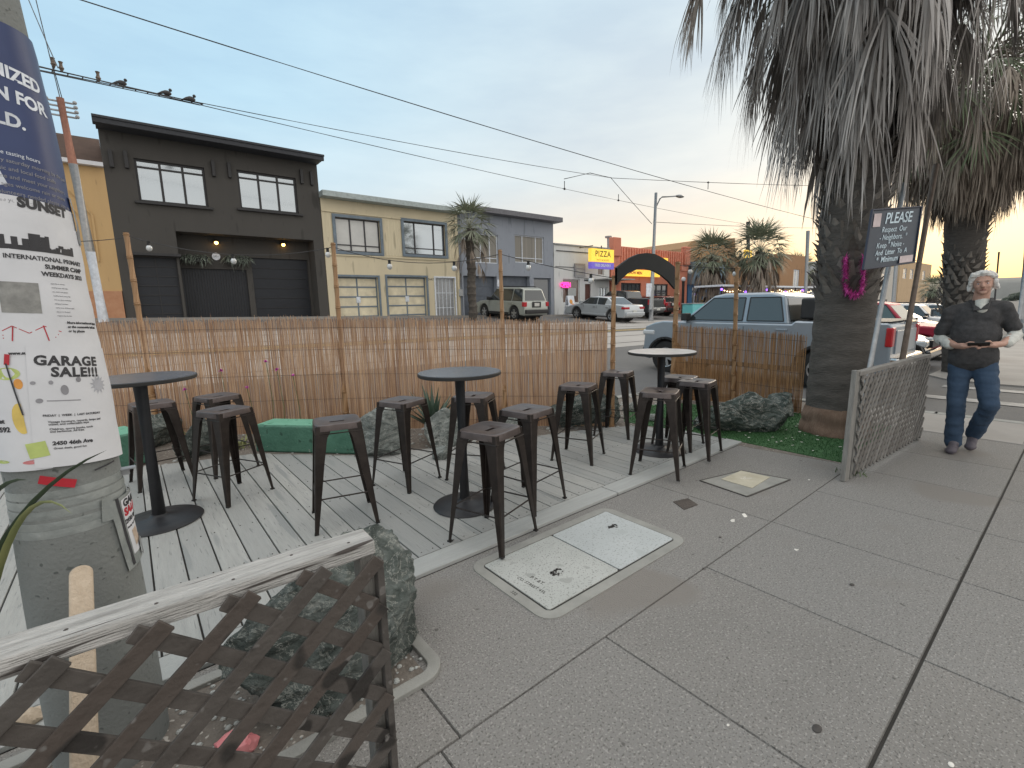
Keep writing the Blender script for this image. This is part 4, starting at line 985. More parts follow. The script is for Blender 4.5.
b = MB(); b.box((.143,-.012,.985), (.03,.02,.018)); b.box((.15,-.014,.997), (.05,.035,.004)); o = b.build('bracket', M['galv']); o.location = PC; o.parent = None
o.parent = up_; o.location = (0,0,0)
# tan stake, leaves and pink plastic
b = MB(); p = P(82,620,1.28); q = P(81,566,1.36); d_ = (q-p); fwd = (CAM-p).normalized(); sd_ = d_.cross(fwd).normalized(); base = p-d_*((p.z)/d_.z)
top_ = []; wq = .026
for k in range(9): a = PI*k/8; top_.append(q-d_.normalized()*wq*.9+sd_*-wq*math.cos(a)+d_.normalized()*wq*math.sin(a))
pts = [base+sd_*-wq*1.05]+top_+[base+sd_*wq*1.05]
b.prism(pts, fwd*-.022); tag(b.build('wooden_stake', M['stake'], bevel=.006, seg=3, smooth=True), 'pale round topped wooden stake between the pole and the near lattice', 'stake')
pl = empty('spiky_plant', G(-60,768), 0, 'plant with long narrow leaves reaching in from the left edge in front of the pole', 'plant')
pl.location = (-.62,1.72,0)
def long_leaf(a, mid, c, wd, m):
    b = MB(); prev = None; n = 12; L0 = Vector(pl.location)
    for k in range(n+1):
        t = k/n; p = (1-t)**2*a+2*t*(1-t)*mid+t*t*c; tn = (2*(1-t)*(mid-a)+2*t*(c-mid)).normalized(); vd = (p-CAM).normalized(); s_ = tn.cross(Vector((0,0,1))).normalized(); s_ = (s_*.55+tn.cross(vd).normalized()*.8).normalized()
        w2 = wd*(1-t)**.6*(.5+.5*min(1,t*4)); n2 = s_.cross(tn)*w2*.25
        cur = [b.vert(p-s_*w2/2+n2-L0), b.vert(p-L0), b.vert(p+s_*w2/2+n2-L0)]
        if prev: b.face((prev[0],cur[0],cur[1],prev[1])); b.face((prev[1],cur[1],cur[2],prev[2]))
        prev = cur
    b.build('leaf', m, pl, smooth='all', fix=False)
long_leaf(P(-70,560,1.5)-Vector((0,0,.4)), P(-10,500,1.38), P(107,450,1.25), .028, M['leafd'])
long_leaf(P(-50,560,1.45)-Vector((0,0,.4)), P(10,455,1.32), P(72,514,1.22), .026, M['leafy'])
long_leaf(P(-110,560,1.5)-Vector((0,0,.4)), P(-30,470,1.36), P(28,480,1.3), .035, M['leafd'])
rock('plastic_bag', (G(238,752).x, G(238,752).y, 0), (.09,.05,.05), 5, M['pinkplastic'], 'crumpled pink and red plastic on the ground behind the near lattice', 'rubbish', disp=.25, sub=2)
rock('rubble', (G(30,735).x, G(30,735).y+.05, 0), (.07,.05,.045), 15, M['stake'], 'tan rubble lump at the foot of the pole', 'stone', disp=.2, sub=2)

# ---------------------------------------------------------------- palms
def ribbon(b, p, d, ln, wd, grav, n, up, rnd_, curl=0.):
    p = Vector(p); d = Vector(d).normalized(); prev = None; sd = d.cross(up)
    if sd.length < .05: sd = d.cross(Vector((1,.3,0)))
    sd.normalize(); st = ln/n
    for k in range(n+1):
        t = k/n; w2 = wd*(.55+.45*min(1,t*5))*(1-t)**.55+.0008
        cur = (b.vert(p-sd*w2/2), b.vert(p+sd*w2/2))
        if prev: b.face((prev[0], cur[0], cur[1], prev[1]))
        prev = cur
        d = (d+Vector((0,0,-grav/n))+Vector((rnd_.gauss(0,curl),rnd_.gauss(0,curl),rnd_.gauss(0,curl*.5)))).normalized(); p = p+d*st
def fan_frond(b, org, az, el, plen, blen, nl, wd, rnd_, spread=85., grav=.6, droop=.3, seg=4, curl=.03, petw=.02):
    h = Vector((math.cos(az), math.sin(az), 0)); d = h*math.cos(el)+Vector((0,0,math.sin(el))); p = Vector(org); pts = [p.copy()]
    for k in range(4): p = p+d*plen/4; d = (d+Vector((0,0,-droop/4))).normalized(); pts.append(p.copy())
    b.cur = .8; b.tube(pts, [petw, petw*.8, petw*.65, petw*.55, petw*.5], 5, cap=False)
    side = h.cross(Vector((0,0,1))); u = side.cross(d).normalized()
    for k in range(nl):
        f = (k/(nl-1)*2-1); a = R(spread)*f+rnd_.gauss(0,.04); dd_ = (d*math.cos(a)+side*math.sin(a)+u*(.12*rnd_.gauss(0,1)))
        b.cur = rnd_.random()
        ribbon(b, p+Vector((rnd_.gauss(0,.01),)*3), dd_, blen*(1-.25*abs(f))*rnd_.uniform(.8,1.1), wd*rnd_.uniform(.7,1.2), grav*rnd_.uniform(.6,1.3), seg, u, rnd_, curl)
def palm_trunk(t, pts, radii, m, nb=16, rough=.03, seed=1):
    b = MB(); n = 28; prev = None; rnd_ = random.Random(seed); N_ = len(pts)-1; steps = 40*N_
    for s_ in range(steps+1):
        f = s_/steps*N_; i = min(int(f), N_-1); tt = f-i; p = Vector(pts[i]).lerp(Vector(pts[i+1]), tt); r_ = radii[i]+(radii[i+1]-radii[i])*tt
        cur = []
        for j in range(n):
            a = 2*PI*j/n; rr = r_*(1+rough*(noise.noise(Vector((math.cos(a)*2, math.sin(a)*2, p.z*9)))+.6*math.sin(p.z*34+noise.noise(Vector((a,p.z,0)))*4)))
            cur.append(b.vert(p+Vector((rr*math.cos(a), rr*math.sin(a), 0))))
        if prev:
            for j in range(n): b.face((prev[j], prev[(j+1)%n], cur[(j+1)%n], cur[j]))
        prev = cur
    return b.build('trunk', m, t, smooth='all')
def boots(t, base, z0, z1, r_, n, m, seed, sc_=1., out=.5):
    b = MB(); rnd_ = random.Random(seed)
    for k in range(n):
        f = (k+.5)/n; z = z0+(z1-z0)*f; a = k*2.399963; rad = r_(z) if callable(r_) else r_; h = Vector((math.cos(a), math.sin(a), 0)); s_ = h.cross(Vector((0,0,1)))
        b.cur = rnd_.random(); o = Vector(base)+h*(rad-.02)+Vector((0,0,z)); wd = .085*sc_*rnd_.uniform(.7,1.2); ln = .20*sc_*rnd_.uniform(.6,1.3); d = (h*(out+rnd_.gauss(0,.12))+Vector((0,0,1))+s_*rnd_.gauss(0,.3)).normalized()
        up__ = s_.cross(d); pts0 = [o-s_*wd, o+up__*-.03*sc_, o+s_*wd, o+up__*.03*sc_]; pts1 = [o+d*ln*.6-s_*wd*.55, o+d*ln*.6-up__*.018*sc_, o+d*ln*.6+s_*wd*.55, o+d*ln*.6+up__*.02*sc_]; tip = [o+d*ln+h*rnd_.uniform(0,.05)*sc_-s_*wd*.3, o+d*ln+h*.02*sc_+s_*wd*.3*rnd_.uniform(.2,1)]
        A = [b.vert(q) for q in pts0]; Bq = [b.vert(q) for q in pts1]; C = [b.vert(q) for q in tip]
        for j in range(4): b.face((A[j], A[(j+1)%4], Bq[(j+1)%4], Bq[j]))
        b.face((Bq[0], Bq[1], C[0])); b.face((Bq[1], Bq[2], C[1], C[0])); b.face((Bq[2], Bq[3], C[1])); b.face((Bq[3], Bq[0], C[0], C[1]))
    return b.build('leaf_boots', m, t, fix=False)
PN = G(834,436); PN = Vector((PN.x+.2, PN.y+.06, 0))
pn = empty('palm_tree', PN, 0, 'big near palm with a shaggy skirt of dead grey fronds and a peeled reddish base', 'palm tree')
palm_trunk(pn, [(0,0,.30),(.01,0,1.4),(.0,0,2.6),(.0,0,5.8)], [.305,.285,.30,.26], M['trunk'], seed=3)
palm_trunk(pn, [(-.0,0,-.02),(0,0,.31)], [.36,.308], M['trunkred'], rough=.05).name = 'peeled_base'
boots(pn, (0,0,0), 1.5, 4.1, .285, 300, M['trunkfib'], 5, .78, .5)
def skirt(t, base, z0, z1, n, rr, m, seed, blen=(.8,1.3), nl=22, wd=.022, ragged=False):
    b = MB(); rnd_ = random.Random(seed)
    for k in range(n):
        f = (k+rnd_.random())/n; z = z0+(z1-z0)*f; a = k*2.399963+rnd_.gauss(0,.15); el = -1.0+f*.75+rnd_.gauss(0,.22); pl_ = (rr*(.35+.75*f))*(rnd_.uniform(.45,1.45) if ragged else rnd_.uniform(.7,1.3))
        fan_frond(b, Vector(base)+Vector((math.cos(a)*.22, math.sin(a)*.22, z)), a, el, pl_, rnd_.uniform(*blen), nl, wd, rnd_, spread=(rnd_.uniform(14,46) if ragged else 34), grav=(rnd_.uniform(1.3,2.6) if ragged else 2.3), droop=1.3, seg=6, curl=.05, petw=.018)
    return b.build('dead_frond_skirt', m, t, fix=False)
skirt(pn, (0,0,0), 3.95, 6.5, 215, 1.35, M['dead'], 11, (.65,1.3), 26, .026, ragged=True)
b = MB(); rnd_ = random.Random(5)
for k in range(64):
    a = k*2.399963; f = k/64; el = -.45+f*1.6; fan_frond(b, (math.cos(a)*.2, math.sin(a)*.2, 5.9+f*.9), a, el, rnd_.uniform(.9,1.3), rnd_.uniform(.8,1.05), 34, .03, rnd_, 95, .8, .7, 4, .02, .02)
b.build('green_crown', M['frond'], pn, fix=False)
# tinsel garland hanging on the near palm
lt = empty('tinsel_garland', (0,0,0), 0, 'magenta tinsel garland hanging in a loop on the trunk of the near palm', 'garland')
b = MB(); core = MB(); rnd_ = random.Random(2); pts = []
for k in range(33):
    t = k/32; px_ = 848+ (862-848)*t; 
    u = t*2-1; th_ = max(-.5, min(.5, u*1.6))*PI; px_ = 854+8.5*math.sin(th_)+(2*(u-.31) if u > .31 else 0); py_ = 295-9*(1-math.cos(th_))-max(0, abs(u)-.31)*42
    d = ray(px_, py_); # hit the trunk cylinder
    o2 = Vector((CAM.x-PN.x, CAM.y-PN.y)); d2 = Vector((d.x, d.y)); r_ = .345; A_ = d2.dot(d2); B_ = 2*o2.dot(d2); C_ = o2.dot(o2)-r_*r_; disc = B_*B_-4*A_*C_
    tt = (-B_-math.sqrt(max(disc, 0)))/(2*A_); pts.append(CAM+d*tt)
core.tube(pts, .018, 8); core.build('cord', M['lei'], lt)
for i in range(len(pts)-1):
    for k in range(34):
        p = pts[i].lerp(pts[i+1], rnd_.random()); v = Vector((rnd_.gauss(0,1), rnd_.gauss(0,1), rnd_.gauss(0,1))).normalized(); ribbon(b, p, v, .062, .011, .2, 2, Vector((0,0,1)), rnd_)
b.build('tinsel', M['lei'], lt, fix=False)

# second palm across the side street
q = G(958,366,-.1); P2 = Vector((q.x+.2, q.y, gz(q.x, 2)+.1)); p2t = P(967,195,10.1); vv = p2t-P2
pn2 = empty('palm_tree', P2, 0, 'second palm behind the walking man with a pale brown shaggy skirt', 'palm tree')
palm_trunk(pn2, [(0,0,-.2), vv*.35+Vector((-.02,0,0)), vv, vv*1.25], [.30,.33,.36,.3], M['trunk'], seed=7)
boots(pn2, (0,0,0), 1.3, vv.z*1.0, lambda z: .34, 280, M['trunkfib'], 8, .75, .5).location = (vv.x*.7, vv.y*.7, 0)
skirt(pn2, vv, .75, 2.9, 330, 1.75, M['deadlight'], 13, (.7,1.15), 20, .030)
b = MB()
for k in range(60):
    a = k*2.399963; f = k/60; el = -.7+f*1.9; fan_frond(b, vv+Vector((math.cos(a)*.25, math.sin(a)*.25, 1.9+f*.9)), a, el, rnd_.uniform(1.1,1.6), rnd_.uniform(.9,1.2), 26, .035, rnd_, 95, .8, .6, 4, .02, .025)
b.build('green_crown', M['frond'], pn2, fix=False)
def far_palm(px_, py_base, py_top, depth, lab, cr_, ng, nd, tr=.22, zc=None):
    p0 = P(px_, py_base, depth); t1 = P(px_, py_top, depth); p0.z = gz(p0.x, p0.y)+.05; t = empty('palm_tree', (p0.x, p0.y, p0.z), 0, lab, 'palm tree'); h = t1.z-p0.z
    b = MB(); n = 14; pts = [Vector((.03*math.sin(k), .02*math.cos(k*2), h*k/n)) for k in range(n+1)]; b.tube(pts, [tr*(1+.06*math.sin(k*1.7)) for k in range(n+1)], 12); b.build('trunk', M['trunkfib'], t, smooth=True)
    rnd_ = random.Random(int(px_)); b = MB()
    for k in range(ng):
        a = k*2.399963; f = k/ng; el = -.5+f*1.9; fan_frond(b, (0,0,h+.1*f), a, el, cr_*rnd_.uniform(.4,.55), cr_*rnd_.uniform(.45,.6), 16, cr_*.035, rnd_, 70, .5, .35, 3, .02, .02)
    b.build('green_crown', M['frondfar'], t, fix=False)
    if nd:
        b = MB()
        for k in range(nd):
            a = k*2.399963; f = k/nd; fan_frond(b, (math.cos(a)*tr*.8, math.sin(a)*tr*.8, h-cr_*.75+cr_*.7*f), a, -.9+.7*f+rnd_.gauss(0,.2), cr_*rnd_.uniform(.3,.55), cr_*rnd_.uniform(.4,.6), 12, cr_*.03, rnd_, 32, 2., 1., 4, .04, .02)
        b.build('dead_frond_skirt', M['deadlight'], t, fix=False)
    return t
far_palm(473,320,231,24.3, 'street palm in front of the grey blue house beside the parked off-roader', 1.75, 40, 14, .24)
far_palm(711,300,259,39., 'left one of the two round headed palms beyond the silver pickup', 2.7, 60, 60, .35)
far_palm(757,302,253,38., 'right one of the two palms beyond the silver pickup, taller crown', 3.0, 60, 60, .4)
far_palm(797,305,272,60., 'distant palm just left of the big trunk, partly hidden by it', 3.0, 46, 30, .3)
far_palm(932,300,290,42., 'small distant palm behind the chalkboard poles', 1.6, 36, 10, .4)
# ---------------------------------------------------------------- buildings across the street (facades at Y = 24)
YF = 24.
def wmat(name, c, **k): return mat(name, tuple(v*.9 for v in c), rough=.85, scale=1.1, amt=1.2, c2=tuple(v*1.12 for v in c), bump=.3, bscale=30, stretch=(1.6,1,.3), speck=[(2.2,tuple(v*.72 for v in c),.66),(5,tuple(v*.8 for v in c),.68)], **k)
winglass = glass('window_glass', (.40,.44,.47), .10, .75); wincurt = mat('curtained_glass', (.42,.43,.42), .25, 0, c2=(.6,.6,.58), scale=1.2, amt=1, spec=.8)
windark = glass('dark_window', (.05,.06,.07), .1)
def fx(px_, py_, Y=YF): p = FY(px_, py_, Y); return p.x, p.z
def wall_grid(x0, x1, z0, z1, ops, m, parent, Y=YF, th=.3, name='wall'):
    X = sorted(set([x0,x1]+[v for o in ops for v in (o[0],o[1])])); Z = sorted(set([z0,z1]+[v for o in ops for v in (o[2],o[3])]))
    b = MB(); V = {}
    def vt(x, z, y):
        k = (round(x,4), round(z,4), y)
        if k not in V: V[k] = b.vert((x, y, z))
        return V[k]
    def isop(xa, xb, za, zb): return any(o[0]-1e-4 <= xa and xb <= o[1]+1e-4 and o[2]-1e-4 <= za and zb <= o[3]+1e-4 for o in ops)
    for i in range(len(X)-1):
        for j in range(len(Z)-1):
            if not isop(X[i], X[i+1], Z[j], Z[j+1]): b.face((vt(X[i],Z[j],Y), vt(X[i+1],Z[j],Y), vt(X[i+1],Z[j+1],Y), vt(X[i],Z[j+1],Y)))
    for o in ops:
        b.face((vt(o[0],o[2],Y), vt(o[0],o[3],Y), vt(o[0],o[3],Y+th), vt(o[0],o[2],Y+th))); b.face((vt(o[1],o[2],Y), vt(o[1],o[2],Y+th), vt(o[1],o[3],Y+th), vt(o[1],o[3],Y)))
        b.face((vt(o[0],o[3],Y), vt(o[1],o[3],Y), vt(o[1],o[3],Y+th), vt(o[0],o[3],Y+th))); b.face((vt(o[0],o[2],Y), vt(o[0],o[2],Y+th), vt(o[1],o[2],Y+th), vt(o[1],o[2],Y)))
    D_ = 12.                                        # body behind the facade
    b.face((vt(x0,z0,Y), vt(x0,z1,Y), vt(x0,z1,Y+D_), vt(x0,z0,Y+D_))); b.face((vt(x1,z0,Y), vt(x1,z0,Y+D_), vt(x1,z1,Y+D_), vt(x1,z1,Y)))
    b.face((vt(x0,z1,Y), vt(x1,z1,Y), vt(x1,z1,Y+D_), vt(x0,z1,Y+D_))); b.face((vt(x0,z0,Y+D_), vt(x0,z1,Y+D_), vt(x1,z1,Y+D_), vt(x1,z0,Y+D_)))
    return b.build(name, m, parent, fix=False)
def window(o, parent, mf, mg, cols, rows=(), fw=.07, Y=YF, rec=.12, proud=False, bar=.05, name='window', lab=None):
    x0, x1, z0, z1 = o; e = None; b = MB(); y = Y+rec
    if proud:
        for (a, c, d, f_) in ((x0-fw,x1+fw,z1,z1+fw),(x0-fw,x1+fw,z0-fw,z0)): b.box(((a+c)/2, Y-.02, (d+f_)/2), (c-a,.08,f_-d))
        for xx in (x0-fw/2, x1+fw/2): b.box((xx, Y-.02, (z0+z1)/2), (fw,.079,z1-z0))
    for (a, c, d, f_) in ((x0,x1,z1-bar,z1),(x0,x1,z0,z0+bar)): b.box(((a+c)/2, y, (d+f_)/2), (c-a-.002,.07,f_-d-.002))
    for xx in (x0+bar/2, x1-bar/2): b.box((xx, y, (z0+z1)/2), (bar,.068,z1-z0-2*bar))
    for c in cols: b.box((x0+(x1-x0)*c, y, (z0+z1)/2), (bar,.06,z1-z0-2*bar))
    for r_ in rows: b.box(((x0+x1)/2, y+.001, z0+(z1-z0)*r_), (x1-x0-2*bar,.05,bar*.8))
    w_ = b.build(name, mf, parent); b = MB(); b.poly([(x0+.01,y+.015,z0+.01),(x1-.01,y+.015,z0+.01),(x1-.01,y+.015,z1-.01),(x0+.01,y+.015,z1-.01)]); b.build('pane', mg, w_)
    return w_
def rect(pxa, pya, pxb, pyb, Y=YF):
    a = FY(pxa, (pya+pyb)/2, Y); c = FY(pxb, (pya+pyb)/2, Y); t = FY((pxa+pxb)/2, pya, Y); l = FY((pxa+pxb)/2, pyb, Y); return (a.x, c.x, l.z, t.z)
def garage(o, parent, mp_, mf_, rows, cols, Y=YF, rec=.22, gl=.05, lab=None, name='garage_door'):
    x0, x1, z0, z1 = o; b = MB(); b.box(((x0+x1)/2, Y+rec+.03, (z0+z1)/2), (x1-x0-.004,.05,z1-z0-.004)); d = b.build(name, mp_, parent)
    b = MB()
    for k in range(rows+1): b.box(((x0+x1)/2, Y+rec-.005, min(max(z0+(z1-z0)*k/rows, z0+gl/2), z1-gl/2)), (x1-x0-.01,.03,gl))
    for k in range(cols+1): b.box((min(max(x0+(x1-x0)*k/cols, x0+gl/2), x1-gl/2), Y+rec-.0035, (z0+z1)/2), (gl,.025,z1-z0-.01))
    b.build('door_rail', mf_, d)
    if lab: tag(d, lab)
    return d
def cornice(x0, x1, z, m, parent, out_=.45, h=.28, Y=YF, name='cornice'):
    b = MB(); b.box(((x0+x1)/2, Y-out_/2+.15, z+h/2+.003), (x1-x0,out_+.3,h)); return b.build(name, m, parent, bevel=.015)
def sconce(p, parent):
    b = MB(); b.tube([p+Vector((0,.02,.12)), p+Vector((0,-.02,0))], [.05,.12], 12); s = b.build('wall_lamp', M['plastic'], parent); b = MB(); b.ball(p+Vector((0,-.06,-.02)), .075); b.build('lamp_glow', M['lampwarm'], s)
def bldg(name, x0, lab, cat='house', grp=None): return empty(name, (0,0,0), 0, lab, cat, grp)
ZB = -1.
# tan house
mt = wmat('tan_stucco', (.52,.35,.17)); mbk = mat('orange_brick', (.38,.17,.09), .85, 0, c2=(.52,.3,.18), scale=6, amt=1, bump=.6)
h = bldg('house', 0, 'tan stucco house with brick base and dark shingle roof at the far left'); x1 = .078
zt_ = fx(90,166)[1]; o = rect(62,190,82,262)
wall_grid(-8.2, x1, 2.55, zt_, [], mt, h); wall_grid(-8.2, x1-.02, ZB, 2.547, [], mbk, h, Y=YF-.06, name='brick_base')
b = MB(); b.box(((-8.2+x1)/2, YF-.05, zt_+.06), (8.2+x1,.4,.14)); b.build('cornice', M['paper'], h)
b = MB(); b.prism([(-8.2,YF+1.2,zt_+.1),(x1,YF+1.2,zt_+.1),(x1,YF+2.6,zt_+1.7),(-8.2,YF+2.6,zt_+1.7)], (0,3,0)); b.build('roof', mat('shingle_roof', (.07,.045,.035), .9, 0, scale=3, bump=.6), h)
b = MB()
q = [FY(*c_) for c_ in ((70,190),(92,215),(99,262))]; 
b.bar(q[0]-Vector((0,.03,0)), q[1]-Vector((0,.03,0)), .05, .06); b.bar(q[1]-Vector((0,.03,0)), q[2]-Vector((0,.03,0)), .05, .06); q = [FY(*c_) for c_ in ((62,196),(86,222),(92,258))]
b.bar(q[0]-Vector((0,.03,0)), q[1]-Vector((0,.03,0)), .04, .05); b.bar(q[1]-Vector((0,.03,0)), q[2]-Vector((0,.03,0)), .04, .05)
b.build('trim_moulding', mt, h)
# dark house
md = wmat('charcoal_stucco', (.062,.059,.055)); mdd = mat('charcoal_door', (.009,.012,.018), .55, 0, scale=3); mtrim = mat('charcoal_trim', (.025,.025,.027), .6)
h = bldg('house', 0, 'charcoal stucco house with two wide windows, warm wall lamps and black garage doors'); x0, x1 = .08, 7.9
zt_ = 8.45; rc = rect(181,231,313,317); w1 = rect(137,163,206,204); w2 = rect(239,174,297,211); dl = rect(139,257,170,322); rc = (rc[0], 7.45, .9, fx(250,236)[1]); dl = (.55, 1.95, .9, dl[3])
wall_grid(x0, x1, ZB, zt_, [rc, w1, w2, dl], md, h)
window(w1, h, mtrim, winglass, (.345,.67), (.82,), bar=.08); window(w2, h, mtrim, winglass, (.345,.67), (.82,), bar=.08)
for w_ in (w1, w2):
    b = MB(); b.box(((w_[0]+w_[1])/2, YF-.05, w_[2]-.05), (w_[1]-w_[0]+.3,.16,.08)); b.build('sill', mtrim, h)
    c_ = (.85 if w_ is w1 else 0)
b = MB(); b.box(((x0+x1)/2, YF-.32, zt_+.20), (x1-x0+.25,.95,.09)); b.box(((x0+x1)/2, YF-.70, zt_+.07), (x1-x0+.22,.12,.17)); b.box(((x0+x1)/2, YF-.28, zt_+.0), (x1-x0+.1,.7,.03)); b.build('eave', mat('eave_charcoal', (.03,.033,.04), .7), h, bevel=.01)
for px_, pa_, pb_ in ((111,150,168),(126,150,170),(213,158,180),(229,160,181),(301,165,189),(311,168,189)):
    c_ = FY(px_, (pa_+pb_)/2); b = MB(); b.box((c_.x, YF-.07, c_.z), (.12,.14,.62)); b.build('corbel', mtrim, h, bevel=.01)
# recess inside
b = MB(); yr = YF+.9; b.poly([(rc[0],YF+.3,rc[2]),(rc[0],yr,rc[2]),(rc[0],yr,rc[3]),(rc[0],YF+.3,rc[3])]); b.poly([(rc[1],YF+.3,rc[2]),(rc[1],yr,rc[2]),(rc[1],yr,rc[3]),(rc[1],YF+.3,rc[3])])
b.poly([(rc[0],YF+.3,rc[3]),(rc[1],YF+.3,rc[3]),(rc[1],yr,rc[3]),(rc[0],yr,rc[3])]); b.build('recess_wall', md, h, fix=False)
g1 = rect(183,269,249,318,yr); g2 = rect(254,259,315,316,yr); g1 = (rc[0]+.1,g1[1],.9,g1[3]); g2 = (g2[0],rc[1]-.1,.9,g2[3])
wall_grid(rc[0], rc[1], .9, rc[3], [g1, g2], md, h, Y=yr, name='inner_wall')
garage(g1, h, mdd, mtrim, 1, 24, yr, .1, .02, name='garage_door'); garage(g2, h, mdd, mtrim, 7, 1, yr, .1, .02)
garage(dl, h, mdd, mtrim, 8, 2, YF, .15, .03, name='side_door')
b = MB(); b.box(((dl[0]+dl[1])/2, YF-.12, dl[3]+.08), (dl[1]-dl[0]+.3,.3,.1)); b.build('door_canopy', mtrim, h)
for q in ((216,242.5),(283,244.5)): sconce(FY(*q, yr-.12), h)
c_ = FY(216,256.5,yr-.02); b = MB(); b.tube([c_, c_-Vector((0,.04,0))], .16, 20); npl = b.build('number_plate', M['palewhite'], h)
text_obj('2451', .11, M['ink'], npl, frameM(c_-Vector((0,.043,0)), (1,0,0), (0,0,1)))
rnd = random.Random(5)
for q in ((196,259),(237,260)):
    c_ = FY(*q, yr-.25); b = MB(); b.box(c_, (.85,.3,.22)); pb_ = b.build('planter_box', mtrim, h); b = MB()
    for k in range(420): leaf_blade(b, c_+Vector((rnd.uniform(-.45,.45), rnd.uniform(-.12,.12), .05)), (rnd.gauss(0,.6), rnd.gauss(-.3,.5), rnd.uniform(-.3,1)), rnd.uniform(.15,.42), .07, .6, 4)
    b.build('foliage', mat('planter_leaf', (.10,.13,.10), .6, 0, c2=(.26,.29,.25), scale=20), pb_, fix=False)
# cream house
my = wmat('cream_stucco', (.60,.53,.38)); mysl = mat('slate_blue_trim', (.14,.18,.22), .6, 0, scale=3); mypan = mat('cream_panel', (.63,.57,.42), .6, 0, scale=2); mblk = mat('black_frame', (.03,.03,.035), .5)
h = bldg('house', 0, 'cream stucco house with slate blue framed garage doors and a white security gate'); x0, x1 = 7.93, 15.64
zt_ = 6.95; w1 = rect(336,219,380,252); w2 = rect(404,223,445,255); g1 = rect(338,277,379,317); g2 = rect(388,277,427,316); d1 = rect(436,278,455,316)
g1 = (*g1[:2], .8, g1[3]); g2 = (*g2[:2], .8, g2[3]); d1 = (*d1[:2], .8, d1[3])
wall_grid(x0, x1, ZB, zt_, [w1, w2, g1, g2, d1], my, h)
window(w1, h, mblk, wincurt, (.33,.66), (.2,), bar=.06, name='window'); window(w2, h, mblk, winglass, (.27,.73), (.2,), bar=.06)
for w_ in (w1, w2):
    b = MB(); f_ = .14
    b.box(((w_[0]+w_[1])/2, YF-.03, w_[3]+f_/2), (w_[1]-w_[0]+2*f_,.08,f_)); b.box(((w_[0]+w_[1])/2, YF-.03, w_[2]-f_/2), (w_[1]-w_[0]+2*f_,.08,f_))
    for xx in (w_[0]-f_/2, w_[1]+f_/2): b.box((xx, YF-.03, (w_[2]+w_[3])/2), (f_,.079,w_[3]-w_[2]))
    b.build('window_surround', mysl, h)
zl = (w1[2]+w2[2])/2-.16; b = MB(); b.box(((x0+x1)/2, YF-.03, w1[3]+.22), (x1-x0-.02,.06,.05)); b.box(((x0+x1)/2, YF-.03, zl-.05), (x1-x0-.02,.06,.06)); b.build('band_course', my, h)
xa = x0+.1
for xa_, xb_ in ((x0+.12, w1[0]-.2), (w1[1]+.2, w2[0]-.2), (w2[1]+.2, x1-.1)):
    b = MB(); zc_, hh_ = (w1[2]+w1[3])/2, w1[3]-w1[2]+.2; n_ = max(1, int((xb_-xa_)/.08)); pr = None
    for k in range(n_+1):
        x = xa_+(xb_-xa_)*k/n_; y = YF-.004-(.022 if k % 2 else 0); cur = (b.vert((x,y,zc_-hh_/2)), b.vert((x,y,zc_+hh_/2)))
        if pr: b.face((pr[0], cur[0], cur[1], pr[1]))
        pr = cur
    b.build('ribbed_panel', my, h, fix=False)
for g_ in (g1, g2):
    garage(g_, h, mypan, mysl, 5, 2, YF, .18, .07)
    b = MB(); b.box(((g_[0]+g_[1])/2, YF-.02, g_[3]+.05), (g_[1]-g_[0]+.2,.07,.1)); b.box((g_[1]+.05, YF-.02, (g_[2]+g_[3])/2), (.1,.069,g_[3]-g_[2])); b.box((g_[0]-.05, YF-.02, (g_[2]+g_[3])/2), (.1,.069,g_[3]-g_[2])); b.build('door_surround', mysl, h)
    b = MB(); b.box(((g_[0]+g_[1])/2+.02, YF+.15, (g_[2]+g_[3])/2+.1), (.22,.01,.3)); b.build('notice', M['palewhite'], h)
garage(d1, h, M['galv'], M['palewhite'], 3, 5, YF, .12, .035, name='security_gate')
b = MB(); b.box(((d1[0]+d1[1])/2, YF-.02, d1[3]+.04), (d1[1]-d1[0]+.16,.06,.08)); 
for xx in (d1[0]-.04, d1[1]+.04): b.box((xx, YF-.02, (d1[2]+d1[3])/2), (.08,.059,d1[3]-d1[2]))
b.build('door_surround', M['palewhite'], h)
b = MB(); b.tube([(x1-.18,YF-.07,1.2),(x1-.18,YF-.07,zt_-.05)], .045, 8); b.build('downpipe', my, h)
b = MB(); b.box((d1[1]+.35,YF-.07,2.5), (.28,.14,.4)); b.build('meter_box', M['galv'], h)
for xx_ in (g1[1]+.3, d1[0]-.28): sconce(Vector((xx_, YF-.06, g1[3]+.0)), h) if 0 else None
text_obj('2447', .2, M['ink'], h, frameM(((g2[1]+d1[0])/2, YF-.004, d1[3]-.1), (1,0,0), (0,0,1)), name='house_number')
cornice(x0-.05, x1+.05, zt_, mat('pale_blue_fascia', (.33,.38,.38), .6), h, .55, .26)
c_ = FY(401,197); b = MB(); b.tube([(c_.x, YF+1.5, zt_+.2), (c_.x, YF+1.5, zt_+.55)], .08, 10); b.lathe((c_.x,YF+1.5,zt_+.5), [(.0,0),(.18,.02),(.18,.12),(0,.2)], 12); b.build('roof_vent', M['galv'], h)
